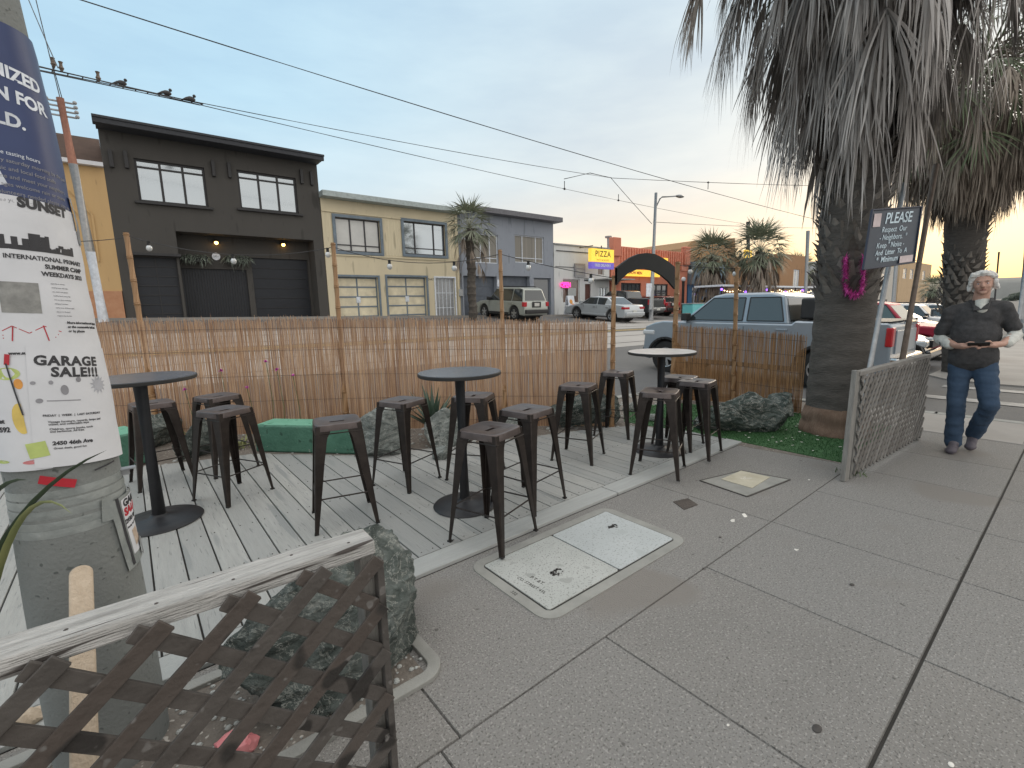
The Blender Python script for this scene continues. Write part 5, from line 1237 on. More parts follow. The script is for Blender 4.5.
# grey blue house
mg_ = wmat('grey_blue_stucco', (.25,.275,.32)); mgd = mat('slate_door', (.085,.10,.125), .6, 0, scale=3); mgt = mat('dark_slate_trim', (.10,.115,.14), .6)
h = bldg('house', 0, 'grey blue stucco house behind the street palm and the parked off-roader'); x0, x1 = 15.67, 23.35
zt_ = 7.15; w1 = rect(472,234,498,263); w2 = rect(515,236,544,263); g1 = rect(464,276,497,314); g2 = rect(501,276,530,312); d1 = rect(534,278,551,312)
g1 = (*g1[:2], .6, g1[3]); g2 = (*g2[:2], .6, g2[3]); d1 = (*d1[:2], .6, d1[3])
wall_grid(x0, x1, ZB, zt_, [w1, w2, g1, g2, d1], mg_, h)
curt2 = mat('striped_curtain', (.10,.095,.085), .6, 0, c2=(.34,.32,.28), scale=3, amt=1.6, stretch=(3,1,.05))
window(w1, h, M['palewhite'], curt2, (.35,.7), (.18,), bar=.05); window(w2, h, M['palewhite'], curt2, (.27,.73), (.18,), bar=.05)
for g_ in (g1, g2): garage(g_, h, mgd, mgt, 5, 1, YF, .3, .03)
garage(d1, h, windark, mgt, 1, 1, YF, .15, .1, name='front_door')
cornice(x0-.02, x1+.35, zt_, mat('dark_fascia', (.13,.13,.145), .7), h, .6, .3)
b = MB(); b.tube([(x0+.12,YF-.06,.8),(x0+.12,YF-.06,zt_)], .05, 8); b.build('downpipe', mg_, h)
b = MB(); b.box((g1[1]+.17, YF-.03, 3.1), (.3,.04,.42)); b.build('notice', M['palewhite'], h)
# white shop
mw = wmat('white_stucco', (.58,.60,.60)); mwin = mat('shop_glass', (.11,.07,.055), .15, 0, c2=(.22,.17,.15), scale=1.4, spec=.8); mbrown = mat('brown_door', (.09,.03,.02), .5)
h = bldg('shop', 0, 'low white shop with pink neon and brown door, left of the pizza sign', 'shop'); x0, x1 = 23.4, 29.3
zt_ = fx(560,245)[1]; w1 = rect(563,279,580,303); d1 = rect(585,284,591,306); w0 = rect(584,278,591,282); w2 = rect(598,266,604,275); w3 = rect(606,266,611,275); d2 = rect(599,287,611,308)
d1 = (*d1[:2], .3, d1[3]); d2 = (d2[0], x1-.2, .3, d2[3])
wall_grid(x0, x1, ZB, zt_, [w1, d1, w0, w2, d2], mw, h)
window(w1, h, mw, mwin, (), (), bar=.06, name='shop_window'); window(w0, h, mw, windark, (), bar=.05); window(w2, h, mw, mwin, (), bar=.05); garage(d1, h, mbrown, mbrown, 2, 1, YF, .12, .05, name='door'); window(d2, h, mw, winglass, (.3,.6), (), bar=.08, name='shop_window')
cornice(x0, x1, zt_, mat('grey_parapet', (.30,.31,.31), .8), h, .1, .1, name='parapet_cap')
b = MB(); zc_ = fx(575,252)[1]; b.tube([(x0+.2,YF-.04,zc_),(x1-.2,YF-.04,zc_)], .03, 6); zc2 = fx(565,267)[1]; b.tube([(x0+.1,YF-.04,zc2),(x0+3,YF-.04,zc2)], .02, 6); b.build('conduit', M['wire'], h)
c_ = FY(579,270.5); b = MB(); b.box((c_.x, YF-.08, c_.z), (1.1,.08,.95)); fr_ = b.build('hanging_frame', M['galv'], h); b = MB()
for z in (.22,-.02,-.26): b.box((c_.x, YF-.13, c_.z+z), (.85,.01,.19))
b.build('frame_panel', M['cover'], fr_)
b = MB(); c_ = FY(602,282); b.box((c_.x+.6, YF-.7, c_.z+.15), (3.2,1.4,.07)); b.build('awning', M['cover'], h)
def flat_sign(name, lab, pxa, pya, pxb, pyb, Y, m, cat='sign', th=.14, parts=()):
    r_ = rect(pxa, pya, pxb, pyb, Y); e = empty(name, (0,0,0), 0, lab, cat); b = MB(); b.box(((r_[0]+r_[1])/2, Y+th/2, (r_[2]+r_[3])/2), (r_[1]-r_[0],th,r_[3]-r_[2])); b.build('sign_panel', m, e, bevel=.01)
    return e, r_
e, r_ = flat_sign('neon_sign', 'pink neon OPEN sign in the window of the white shop', 562, 282, 569, 288, YF-.1, M['plastic'], th=.04)
text_obj('OPEN', (r_[3]-r_[2])*.95, M['neonpink'], e, frameM(((r_[0]+r_[1])/2, YF-.11, (r_[2]+r_[3])/2), (1,0,0), (0,0,1)), bold=.02, depth=.02)
b = MB(); b.box(((r_[0]+r_[1])/2, YF-.115, r_[2]+.04), (r_[1]-r_[0]-.05,.02,.05)); b.box(((r_[0]+r_[1])/2, YF-.115, r_[3]-.03), (r_[1]-r_[0]-.05,.02,.05)); b.build('neon_tube', M['neonpink'], e)
e, r_ = flat_sign('window_poster', 'pale blue notices in the window of the white shop', 568, 288, 576, 296, YF-.02, M['cover2'], 'poster', .02)
e, r_ = flat_sign('pizza_sign', 'yellow lit PIZZA box sign with a purple strip, above the white shop', 591.5, 249, 614, 262, 22.6, M['signyellow'], th=.3)
cx = (r_[0]+r_[1])/2; hh = r_[3]-r_[2]
text_obj('PIZZA', hh*.62, mat('olive_letters', (.09,.09,.02), .6), e, frameM((cx, 22.595, r_[2]+hh*.6), (1,0,0), (0,0,1)), bold=.01, space=1.15)
text_obj('PASTA & SALADS', hh*.2, mat('olive_letters', (.09,.09,.02), .6), e, frameM((cx, 22.595, r_[2]+hh*.14), (1,0,0), (0,0,1)))
b = MB(); b.box((cx, 22.75, r_[2]-.25), (r_[1]-r_[0],.3,.44)); s2 = b.build('lower_panel', M['signpurple'], e); text_obj('FREE DELIVERY', .26, M['palewhite'], s2, frameM((cx, 22.595, r_[2]-.25), (1,0,0), (0,0,1)), bold=.006)
b = MB(); b.tube([(cx,22.75,r_[3]),(cx,22.75,r_[3]+.25)], .04, 8); b.tube([(cx-.9,22.75,r_[3]+.2),(cx-.9,24,r_[3]+.2)], .03, 8); b.tube([(cx+.9,22.75,r_[3]-.1),(cx+.9,24,r_[3]+.3)], .03, 8); b.build('hanger', M['wire'], e)
c_ = FY(570,300,22.6); gz_ = farz(c_.x, 22.6); sb = empty('pavement_sign', (c_.x, 22.6, gz_), .1, 'white folding pavement sign with an orange picture in front of the white shop', 'pavement sign')
for s_ in (-1, 1):
    b = MB(); b.prism([(-.35,.0+.25*s_,0),(.35,.25*s_,0),(.35,.02*s_,1.25),(-.35,.02*s_,1.25)], (0,.03*s_,0)); b.build('board', M['palewhite'], sb)
b = MB()
for px_, pz, r0 in ((-.05,.85,.16),(.12,.6,.13),(-.12,.35,.12)): b.poly([(px_+r0*math.cos(k), -.29+.235*(pz+r0*math.sin(k))*.78, pz+r0*math.sin(k)) for k in [2*PI*i/14 for i in range(14)]])
b.build('picture', M['orange'], sb)
# orange shop
mo = wmat('orange_red_stucco', (.55,.20,.13)); mo2 = mat('orange_ribbed_metal', (.60,.22,.14), .5, 0, scale=4)
h = bldg('shop', 0, 'orange red shop with a ribbed parapet and yellow sign bands seen through the arch', 'shop'); x0, x1 = 29.5, 40.3
zt_ = fx(640,247)[1]; w1 = rect(621,283,641,300); d1 = rect(646,284,668,303); d1 = (*d1[:2], .0, d1[3]); w1 = (w1[0], w1[1], 1.1, w1[3])
wall_grid(x0, x1, ZB, zt_-.5, [w1, d1], mo, h); window(w1, h, mblk, windark, (.2,.4,.6,.8), (), bar=.07, name='shop_window'); window(d1, h, mblk, windark, (.25,.5,.75), (.75,), bar=.12, name='shop_window')
b = MB(); x = x0+1.1
while x < x1-.9: b.box((x, YF-.1, zt_-.9), (.12,.14,1.5)); x += .34
b.box(((x0+x1)/2, YF+.02, zt_-.9), (x1-x0,.2,1.6)); b.build('ribbed_parapet', mo2, h)
for q_, d_ in (((x0+.4, YF-.05, zt_-.2), (.9,.5,1.4)), ((x1-.45, YF-.05, zt_-.4), (.9,.45,1.6))): b = MB(); b.box(q_, d_); b.build('parapet_pier', mo, h, bevel=.06)
b = MB(); b.tube([(x0+3.3,YF+3,zt_-.5),(x0+3.3,YF+3,zt_+1.1)], .12, 10); b.lathe((x0+3.3,YF+3,zt_+1.05), [(0,0),(.28,.02),(.3,.16),(0,.2)], 12); b.build('roof_vent', M['galv'], h)
flat_sign('shop_sign', 'upper yellow orange sign band of the orange shop, beside the right arch post', 650, 257.5, 668, 267.5, YF-.3, M['signyellow'])
e, r_ = flat_sign('shop_sign', 'lower yellow orange sign band of the orange shop, under the arch', 624, 270, 660, 276.5, YF-.3, M['signyellow'])
text_obj('CHOW MEIN', (r_[3]-r_[2])*.6, M['red'], e, frameM(((r_[0]+r_[1])/2-1, YF-.305, (r_[2]+r_[3])/2), (1,0,0), (0,0,1)), bold=.01)
# pinkish/ brown shoulder and blue bar
mb_ = wmat('blue_paint', (.04,.13,.27)); mgb = wmat('grey_blue_sign', (.15,.22,.29)); mbr = wmat('brown_stucco', (.33,.2,.10)); mbr2 = wmat('warm_brown_stucco', (.30,.17,.085))
h = bldg('building', 0, 'brown building with a sloping parapet rising behind the blue bar', 'building'); b = MB()
q = [FY(674,300,27), FY(686,248,27), FY(692,241,27), FY(735,238,27), FY(740,300,27)]; q[0].z = q[4].z = -1
b.prism([tuple(v) for v in q], (0,8,0)); b.build('wall', mbr, h)
h = bldg('bar', 0, 'low blue bar front with a grey blue fascia and violet neon sign', 'bar'); x0, x1 = 40.5, 46.6
zt_ = fx(690,262)[1]; d1 = (41.2,42.3,.0,3.0); d2 = (43.8,45.6,.3,3.1); zb_ = -1
wall_grid(x0, x1, ZB, zt_-2.0, [d1, d2], mb_, h); b = MB(); b.box(((x0+x1)/2, YF-.15, zt_-1), (x1-x0,.5,2.)); b.build('fascia', mgb, h)
window(d1, h, M['palewhite'], windark, (.5,), (), bar=.1, name='door'); window(d2, h, M['palewhite'], windark, (.35,.7), (), bar=.12, name='window')
e, r_ = flat_sign('neon_sign', 'violet neon sign on the fascia of the blue bar', 709, 268, 716, 279, YF-.6, mat('purple_plate', (.08,.06,.25), .5)); 
for k in range(3):
    b = MB(); b.box(((r_[0]+r_[1])/2, YF-.63, r_[3]-.3-.35*k), (r_[1]-r_[0]-.2,.05,.14)); b.build('neon_tube', M['purple'], e)
h = bldg('building', 0, 'brown two storey corner building right of the blue bar, behind the palms', 'building'); x0 = 46.8; zt_ = fx(780,262)[1]; wz = rect(765,264,771,275,YF)
x1 = fx(784,262)[0]
wall_grid(x0, x1, ZB, zt_, [(60.5,62.0,zt_-3.1,zt_-1.5),(55.5,57,zt_-3.1,zt_-1.5)], mbr2, h); window((60.5,62.0,zt_-3.1,zt_-1.5), h, M['palewhite'], winglass, (.5,), bar=.1); window((55.5,57,zt_-3.1,zt_-1.5), h, M['palewhite'], winglass, (.5,), bar=.1)
wall_grid(x1-4., x1+3.4, ZB, zt_+.7, [(x1-.2,x1+1.6,zt_-3.2,zt_-.9)], mbr2, h, Y=YF-1.2, name='bay'); window((x1-.2,x1+1.6,zt_-3.2,zt_-.9), h, M['palewhite'], M['lampwarm'] if 0 else wincurt, (.5,), bar=.12, Y=YF-1.2)
e, r_ = flat_sign('round_sign', 'glowing yellow sign on the brown building between the two palms', 745.5, 250, 752, 258, YF-1., M['signyellow'], th=.2)
def simple_house(lab, xa, xb, ztop, Y, m, mr=None, wins=(), cat='house'):
    h = bldg('house', 0, lab, cat); ops = [(xa+(xb-xa)*a, xa+(xb-xa)*c, ztop-d, ztop-f_) for a, c, d, f_ in wins]
    wall_grid(xa, xb, -3, ztop, ops, m, h, Y=Y)
    for o in ops: window(o, h, M['palewhite'], winglass, (.5,), (.5,), bar=.09, Y=Y)
    if mr:
        b = MB(); xm = (xa+xb)/2; b.prism([(xa-.3,Y-.4,ztop),(xb+.3,Y-.4,ztop),(xm,Y-.4,ztop+(xb-xa)*.22)], (0,12,0)); b.build('roof', mr, h)
    return h
mroof = mat('grey_roof', (.17,.17,.175), .85)
def xr(px_, py_, Y): p = FY(px_, py_, Y); return p.x, p.z
a = xr(797,280,26); c = xr(836,280,26); simple_house('grey gabled house just left of the near palm trunk', a[0], c[0], a[1]-.5, 26, wmat('pale_grey_siding', (.3,.3,.31)), mroof, ((.3,.55,3.4,1.2),))
simple_house('pale two storey building seen between the sign poles', 102, 118, 7.6, 26, wmat('pale_stucco', (.5,.47,.42)), None, ((.15,.3,3.2,1.3),(.5,.65,3.2,1.3),(.15,.3,6.4,4.6),(.5,.65,6.4,4.6)))
simple_house('tan building with orange light on its corner behind the small distant palm', 122, 150, 9.2, 26, wmat('tan_stucco_far', (.5,.36,.22)), None, ((.1,.2,3.6,1.6),(.3,.4,3.6,1.6),(.5,.6,3.6,1.6),(.7,.8,3.6,1.6)))
simple_house('low pale building far down the street beyond the man', 165, 215, 6.5, 26, wmat('pale_tan_far', (.45,.38,.3)), None, ((.2,.3,3.2,1.3),(.6,.7,3.2,1.3)))
# distant ridge at the end of the avenue
b = MB(); n = 40; pr = None
for k in range(n+1):
    y = -260+ 620*k/n; zt_ = 6+9*(noise.noise(Vector((k*.17,3,0)))+.6)+3*noise.noise(Vector((k*.6,1,0))); cur = [b.vert((430,y,-3)), b.vert((450,y,zt_*.7)), b.vert((480,y,zt_)), b.vert((560,y,-3))]
    if pr:
        for j in range(3): b.face((pr[j], pr[j+1], cur[j+1], cur[j]))
    pr = cur
tag(b.build('hills', mat('hazy_dune_hill', (.16,.16,.15), .95, 0, scale=.05), smooth='all'), kind='structure')
rnd = random.Random(9); b = MB()
for k in range(1500):
    x = rnd.uniform(240,420); y = rnd.uniform(-90,22) ; z = rnd.uniform(-1.5,1.5)+ (x-240)*.012; b.ball((x,y,z), rnd.uniform(.6,2.2), 5, 4, (1,1,.8))
tag(b.build('far_tree_belt', mat('far_foliage', (.05,.06,.045), .9, 0, scale=.4), fix=False), 'low dark band of far trees at the end of the avenue', 'trees', kind='stuff')
# far side parklet canopies with fairy lights
pk = empty('parklet_shelter', (0,0,0), 0, 'long white roofed parklet with violet and warm fairy lights beyond the silver pickup', 'parklet')
a = FY(690,282,19.); c = FY(800,290,19.); a = Vector((36,19,2.9)); c = Vector((62,19,2.55))
b = MB(); b.box(((a.x+c.x)/2, 19.6, 2.85), (c.x-a.x,2.4,.14)); b.build('roof', M['palewhite'], pk)
b = MB()
for k in range(10): b.box((a.x+.2+(c.x-a.x-.4)*k/9, 18.6, 1.5), (.1,.1,2.6))
b.build('posts', M['plastic'], pk).name = 'post'
b = MB(); b.box(((a.x+c.x)/2, 18.65, .95), (c.x-a.x,.08,.9)); b.build('railing', M['plastic'], pk)
b = MB(); b2 = MB()
for k in range(60):
    x = a.x+(c.x-a.x)*k/59; q = (x, 18.5, 2.55-.18*math.sin(PI*(k%6)/6))
    (b2 if k % 9 in (0,) else b).ball(q, .1 if k % 9 == 0 else .05, 6, 4)
b.build('fairy_lights', M['fairy'], pk); b2.build('violet_lights', M['purple'], pk)
hd = empty('lamp_bollard', (0,0,0), 0, 'dark post with a white globe between the arch and the blue bar', 'lamp'); p = P(682.5,310,40); t_ = P(682.5,281,40)
b = MB(); b.tube([(p.x,p.y,-.2),(p.x,p.y,t_.z)], .12, 10); b.build('shaft', M['plastic'], hd); b = MB(); b.ball((p.x,p.y,t_.z+.12), .2, 10, 6); b.build('globe', M['palewhite'], hd)
ut = empty('painted_utility_box', (0,0,0), 0, 'turquoise painted kerbside box behind the pickup bonnet', 'utility box'); p = P(693,312,36)
b = MB(); b.box((p.x,p.y,.75), (1.6,.9,1.5)); b.build('cabinet', mat('turquoise_mural', (.1,.42,.45), .6, 0, c2=(.2,.6,.6), scale=2, amt=1), ut, bevel=.06); b = MB(); b.box((p.x,p.y,1.53), (1.7,1.,.06)); b.build('lid', M['cover2'], ut)

# ---------------------------------------------------------------- poles and wires
def tube_thing(name, pts, r_, m, lab, cat, grp=None):
    e = MB(); e.tube(pts, r_, 12); return tag(e.build(name, m, smooth=True), lab, cat, grp)
pt_ = P(60,98,15.2); pb_ = P(104,322,16.4); lp = empty('utility_pole', (0,0,0), 0, 'slim pole with rust red top and white lower half in front of the tan house', 'utility pole')
pb_.z = gz(pb_.x, pb_.y); mid = pt_.lerp(pb_, .5)
b = MB(); b.tube([pb_, pb_.lerp(pt_,.33)], [.15,.135], 12); b.build('lower_shaft', M['palewhite'], lp, smooth=True); b = MB(); b.tube([pb_.lerp(pt_,.33), pb_.lerp(pt_,.72)], [.134,.12], 12); b.build('middle_shaft', M['galv'], lp, smooth=True)
b = MB(); b.tube([pb_.lerp(pt_,.72), pt_], [.119,.10], 12); b.build('upper_shaft', mat('rust_red_paint', (.3,.14,.1), .7), lp, smooth=True)
for k in range(4):
    q = pt_.lerp(pb_, .015+.02*k); b = MB(); b.tube([q-Vector((.32,0,0)), q+Vector((.32,0,0))], .03, 6); b.ball(q+Vector((.34,0,.04)), .06, 8, 5); b.ball(q-Vector((.34,0,-.04)), .06, 8, 5); b.build('crossbar', M['galv'], lp)
sl = empty('street_lamp', (0,0,0), 0, 'grey street lamp with a curved arm rising behind the arch', 'street lamp'); lb = P(651,318,29.5); lb.z = gz(lb.x, lb.y)
ltp = P(656,193,29.5); b = MB(); b.tube([lb, Vector((lb.x,lb.y,1.2)), Vector((ltp.x,ltp.y,ltp.z))], [.17,.14,.09], 14); b.build('shaft', M['galv'], sl, smooth=True)
q0, q1, q2 = P(656.5,206,29.5), P(662,197,29.2), P(678,196,28.8); b = MB(); b.tube([q0, q0.lerp(q1,.6)+Vector((0,0,.1)), q1, q2], .045, 8); b.build('arm', M['galv'], sl, smooth=True)
b = MB(); b.ball(q2.lerp(P(684,197,28.7),.3), .32, 12, 6, (1.2,.6,.28)); b.build('lamp_head', M['galv'], sl, smooth=True)
b = MB(); c_ = P(649,290,29.2); b.box(c_, (.55,.04,.8)); s_ = b.build('street_sign', M['palewhite'], sl)
tube_thing('utility_pole', [Vector((P(806,300,46).x,P(806,300,46).y,-.5)), P(808,231,46)], .17, M['galv'], 'plain pole standing right of the brown corner building', 'utility pole')
tube_thing('utility_pole', [Vector((P(893,310,50).x,P(893,310,50).y,-.5)), P(901,200,50)], .2, M['galv'], 'grey pole seen just left of the galvanised sign pole', 'utility pole')
tube_thing('utility_pole', [Vector((P(995,300,120).x,P(995,300,120).y,-1)), P(999,252,120)], .2, M['wire'], 'far thin pole against the sunset right of the man', 'utility pole')
tube_thing('sign_post', [Vector((G(1019,440).x+1.5,G(1019,440).y-.25,-.1)), P(1021,322,9.), P(1029,240,9.4)], .06, M['galv'], 'grey post at the right edge behind the man', 'sign post')
tube_thing('utility_pole', [Vector((P(750,300,52).x,P(750,300,52).y,-.5)), P(748,222,52)], .2, M['wire'], 'dark pole between the two palms', 'utility pole')
for lab, q0_, q1_, r_ in (('overhead cable from the top left running down to the near palm', P(75,-2,11), P(822,221,34), .015),('lower overhead cable with birds near its left end', P(30,64,13), P(745,224,48), .013),('upper overhead cable with birds near its left end', P(30,68,13.4), P(612,178,30), .013),('level contact wire running behind the palm', P(612,178,30), P(985,186,46), .017),('diagonal wire down to the street lamp', P(611,178,30), P(652,224,29.5), .017),('thin wire from the street lamp to the right', P(653,222,29.5), P(900,226,60), .015),('thin wire dropping from the top left corner, nearer the poster pole', P(27,-4,16), P(58,68,14.), .014),('thin wire dropping from the top left corner, farther from the poster pole', P(35,-4,16), P(60,98,15.2), .014),('short stay wire below the bird perch', P(53,66,14.2), P(62,98,15.2), .012)):
    b = MB(); pts = []
    for k in range(13):
        t = k/12; p = q0_.lerp(q1_, t); p.z -= .012*(q1_-q0_).length*4*t*(1-t)*.5; pts.append(p)
    b.tube(pts, r_, 6); tag(b.build('overhead_wire', M['wire']), lab, 'wire', 'overhead wires')
wf = empty('insulator_bracket', (0,0,0), 0, 'feeder bracket lined with insulators at the top left, next to the poster pole', 'insulator bracket')
b = MB(); b.tube([P(36,66,13), P(203,104,17)], .022, 6); b.tube([P(36,70,13), P(200,105,17)], .02, 6)
for k in range(14): f_ = k/13; b.tube([P(36,66,13).lerp(P(203,104,17),f_), P(36,70,13).lerp(P(200,105,17),f_)], .016, 5)
b.build('feeder_bar', M['wire'], wf); 
for px_, py_ in ((53,62),(61,66),(98,76)): b = MB(); q = P(px_,py_,14.5); b.tube([q-Vector((0,0,.18)), q-Vector((0,0,.06)), q+Vector((0,0,.03)), q+Vector((0,0,.12))], [.02,.07,.04,.06], 8); b.build('insulator', M['brownpipe'], wf)
for px_, py_, l in ((122,84,'first'),(167,94,'second'),(191,100,'third')):
    q = P(px_,py_-1,15.5); b = MB(); b.ball(q, .085, 10, 7, (1.5,.8,.95)); b.ball(q+Vector((.1,0,.11)), .05, 8, 5); b.tube([q-Vector((.1,0,0)), q-Vector((.26,0,.08))], [.05,.02], 6); tag(b.build('bird', M['wire'], smooth=True), 'small dark bird perched on the feeder bracket, '+l+' from the pole', 'bird', 'birds on the feeder bracket')
def proj(v): d = v-CAM; w_ = d.dot(cf); return 512+FOC*d.dot(cr)/w_, 384-FOC*d.dot(cu)/w_
def on_wire(a, c, px_):
    best = min(((abs(proj(a.lerp(c,k/400))[0]-px_), k) for k in range(401)))[1]/400; p = a.lerp(c, best); p.z -= .006*(c-a).length*4*best*(1-best); return p
WB = (P(30,64,13), P(745,224,48)); WC = (P(612,178,30), P(985,186,46))
for px_, wv, dz_ in ((564,WB,.45),(618,WB,.4),(708,WC,-.45)):
    q = on_wire(*wv, px_); q1 = q+Vector((0,0,dz_)); b = MB(); b.tube([q, q1], .025, 6); b.ball(q, .07, 8, 5); b.tube([q-Vector((.15,0,0)), q+Vector((.15,0,0))], .02, 5)
    tag(b.build('wire_hanger', M['wire']), 'small wire hanger '+('above the white shop' if px_ == 564 else 'left of the street lamp' if px_ == 618 else 'right of the street lamp'), 'wire hanger', 'hangers on the tram wires')
tube_thing('overhead_wire', [P(564,179,30), P(590,173,30), P(612,178,30)], .022, M['wire'], 'short angled span bar left of the wire junction', 'wire', 'overhead wires')
# ---------------------------------------------------------------- vehicles
def arc_pts(xc, r_, z0, n=9):
    a0 = math.asin(min(1, max(-1, (z0-.36)/r_))) if False else 0
    return [(xc+r_*math.cos(PI*k/(n-1)), z0+r_*math.sin(PI*k/(n-1))) for k in range(n)]
def vehicle(name, lab, cat, corner, L_, W_, Ht, pm, kind='sedan', grp='parked cars and trucks', heading=90, gl=None, wr=.33, wx=None, detail=False, lower=None, noseup=False):
    gl = gl or M['carglass']; Xl, Yr = corner; rz = R(heading); e = empty(name, (0,0,0), rz, lab, cat, grp)
    ctr = Vector((Xl+W_/2, Yr+L_/2, 0)); s_ = gz(ctr.x, Yr+.3+L_*.15); s2_ = gz(ctr.x, Yr+L_*.85)
    if heading < 0: s_, s2_ = s2_, s_
    e.location = (ctr.x, ctr.y, (s_+s2_)/2); e.rotation_euler.y = -math.atan2(s2_-s_, L_*.7)
    h = L_/2; clr = .24
    if kind == 'sedan': prof = dict(belt=.92, roof=[(-h+.72,.98),(-.95,Ht-.04),(-.2,Ht),(.35,Ht-.05),(1.12,.93)], hood=[(1.15,.95),(h-.45,.80),(h-.08,.66),(h,.45)], tail=[(-h,.42),(-h+.0,.80),(-h+.10,1.0),(-h+.7,1.02)], pil=[-.28], wxs=(-1.38,1.36))
    elif kind == 'suv': prof = dict(belt=1.0, roof=[(-h+.1,1.0),(-h+.32,Ht-.08),(-h+.6,Ht),(.0,Ht+.0),(.42,Ht-.06),(1.0,1.0)], hood=[(1.0,1.04),(h-.5,.98),(h-.08,.85),(h,.5)], tail=[(-h,.45),(-h+.02,.95),(-h+.08,1.03)], pil=[-1.15,-.2], wxs=(-1.34,1.38))
    else: prof = dict(belt=1.28, roof=[(-.88,1.26),(-.72,Ht-.07),(-.45,Ht),(.55,Ht-.0),(.80,Ht-.05),(1.55,1.26)], hood=[(1.5,1.285),(2.0,1.29),(h-.32,1.24),(h-.06,1.14),(h,.5)], tail=[(-h,.55),(-h+.02,1.28),(-h+.07,1.33),(-.98,1.34),(-.93,1.28)], pil=[.02], wxs=(-1.62,1.62)); clr = .34
    if wx: prof['wxs'] = wx
    bt = prof['belt']; k_ = .30 if kind != 'pickup' else .26
    def yb(z): return W_/2-max(0, z-bt)*k_-max(0, .5-z)*.12
    xr_, xf_ = prof['wxs']; ra = wr+.075
    pts = prof['tail']+prof['hood']+[(h-.06,clr)]+[(xf_+ra*math.cos(a), wr+ra*math.sin(a)) for a in [PI*(-.05)+PI*1.1*k/10 for k in range(11)]]+[(xr_+ra*math.cos(a), wr+ra*math.sin(a)) for a in [PI*(-.05)+PI*1.1*k/10 for k in range(11)]]+[(-h+.05,clr+.05)]
    def extr(pts, m, nm, par, bev, sc_=1., tri=False):
        b = MB(); a = [b.vert((x, yb(z)*sc_, z)) for x, z in pts]; c = [b.vert((x, -yb(z)*sc_, z)) for x, z in pts]; n = len(pts)
        b.face(a); b.face(c[::-1])
        for j in range(n): b.face((a[(j+1)%n], a[j], c[j], c[(j+1)%n]))
        return b.build(nm, m, par, bevel=bev, seg=3, smooth=True)
    body = extr(pts, pm, 'body', e, .055)
    cab = extr(prof['roof'], pm, 'cab', body, .045, .975)
    # dark underside
    b = MB(); b.box((0,0,clr+.1), (L_-.5,W_-.35,.22)); b.build('underside', M['plastic'], e)
    # windows
    RF = prof['roof']; zt = max(z for x, z in RF)-.10; zb = bt+.05
    def xat(z, side):                               # x of the greenhouse edge at height z
        seq = RF if side < 0 else RF[::-1]
        for i in range(len(seq)-1):
            (xa, za), (xb, zb_) = seq[i], seq[i+1]
            if za <= z <= zb_: return xa+(xb-xa)*(z-za)/(zb_-za)
        return seq[1][0]
    edges = [None]+prof['pil']+[None]
    for s2 in (1, -1):
        for i in range(len(edges)-1):
            lo, hi = edges[i], edges[i+1]
            xbl = (xat(zb,-1)+.09) if lo is None else lo+.05; xtl = (xat(zt,-1)+.09) if lo is None else lo+.05
            xbh = (xat(zb,1)-.12) if hi is None else hi-.05; xth = (xat(zt,1)-.07) if hi is None else hi-.05
            if xtl >= xth: xtl = xth-.02
            q = [(xbl,zb),(xbh,zb),(xth,zt),(xtl,zt)]; yy = lambda z: (yb(z)*.975+.006)*s2
            b = MB(); b.poly([(x, yy(z), z) for x, z in q]); b.build('side_window', gl, cab)
            if detail or True:
                b = MB(); qq = [(x, yy(z)+.003*s2, z) for x, z in q]
                for j in range(4): b.bar(qq[j], qq[(j+1)%4], .018, .012, up=(0,s2,0))
                b.build('window_trim', M['plastic'], cab)
    def endglass(p0, p1, nm):
        (xa, za), (xb, zb_) = p0, p1; d = Vector((xb-xa, 0, zb_-za)); n_ = Vector((-d.z, 0, d.x)).normalized()
        if n_.x*(1 if xa > 0 else -1) < 0 and abs(n_.x) > .05: n_ = -n_
        if n_.z < 0 and abs(n_.z) > .3: n_ = -n_
        a = Vector((xa,0,za))+d*.10+n_*.008; c = Vector((xa,0,za))+d*.90+n_*.008; b = MB(); ya, yc = yb(a.z)*.975-.10, yb(c.z)*.975-.08
        b.poly([(a.x,ya,a.z),(a.x,-ya,a.z),(c.x,-yc,c.z),(c.x,yc,c.z)]); b.build(nm, gl, cab)
    endglass(RF[-1], RF[-2], 'windscreen'); endglass(RF[0], RF[1], 'rear_window')
    for (wx_) in (xr_, xf_):
        for s2 in (1, -1):
            b = MB(); yo = W_/2-.02-.11
            b2 = [(wr*.62,-.10),(wr*.9,-.11),(wr,-.085),(wr,.085),(wr*.9,.11),(wr*.62,.10)]
            n = 28; rings = [[b.vert((wx_+r_*math.cos(2*PI*j/n), s2*yo+w2, wr+r_*math.sin(2*PI*j/n))) for j in range(n)] for r_, w2 in b2]
            for i in range(len(rings)): 
                for j in range(n): b.face((rings[i][j], rings[i][(j+1)%n], rings[(i+1)%len(rings)][(j+1)%n], rings[(i+1)%len(rings)][j]))
            wh = empty('wheel', (0,0,0), 0, parent=e); b.build('tyre', M['tyre'], wh, smooth=True)
            b = MB(); yo2 = s2*(yo+.075)
            for j in range(6 if detail else 5):
                a = 2*PI*j/(6 if detail else 5)+.3; d = Vector((math.cos(a),0,math.sin(a))); c_ = Vector((wx_,yo2,wr)); b.bar(c_+d*.03, c_+d*wr*.63, .065 if detail else .09, .03, up=(0,1,0))
            nn2 = 24; r1 = [b.vert((wx_+wr*.64*math.cos(2*PI*j/nn2), yo2+.02*s2, wr+wr*.64*math.sin(2*PI*j/nn2))) for j in range(nn2)]; r2 = [b.vert((wx_+wr*.56*math.cos(2*PI*j/nn2), yo2+.01*s2, wr+wr*.56*math.sin(2*PI*j/nn2))) for j in range(nn2)]
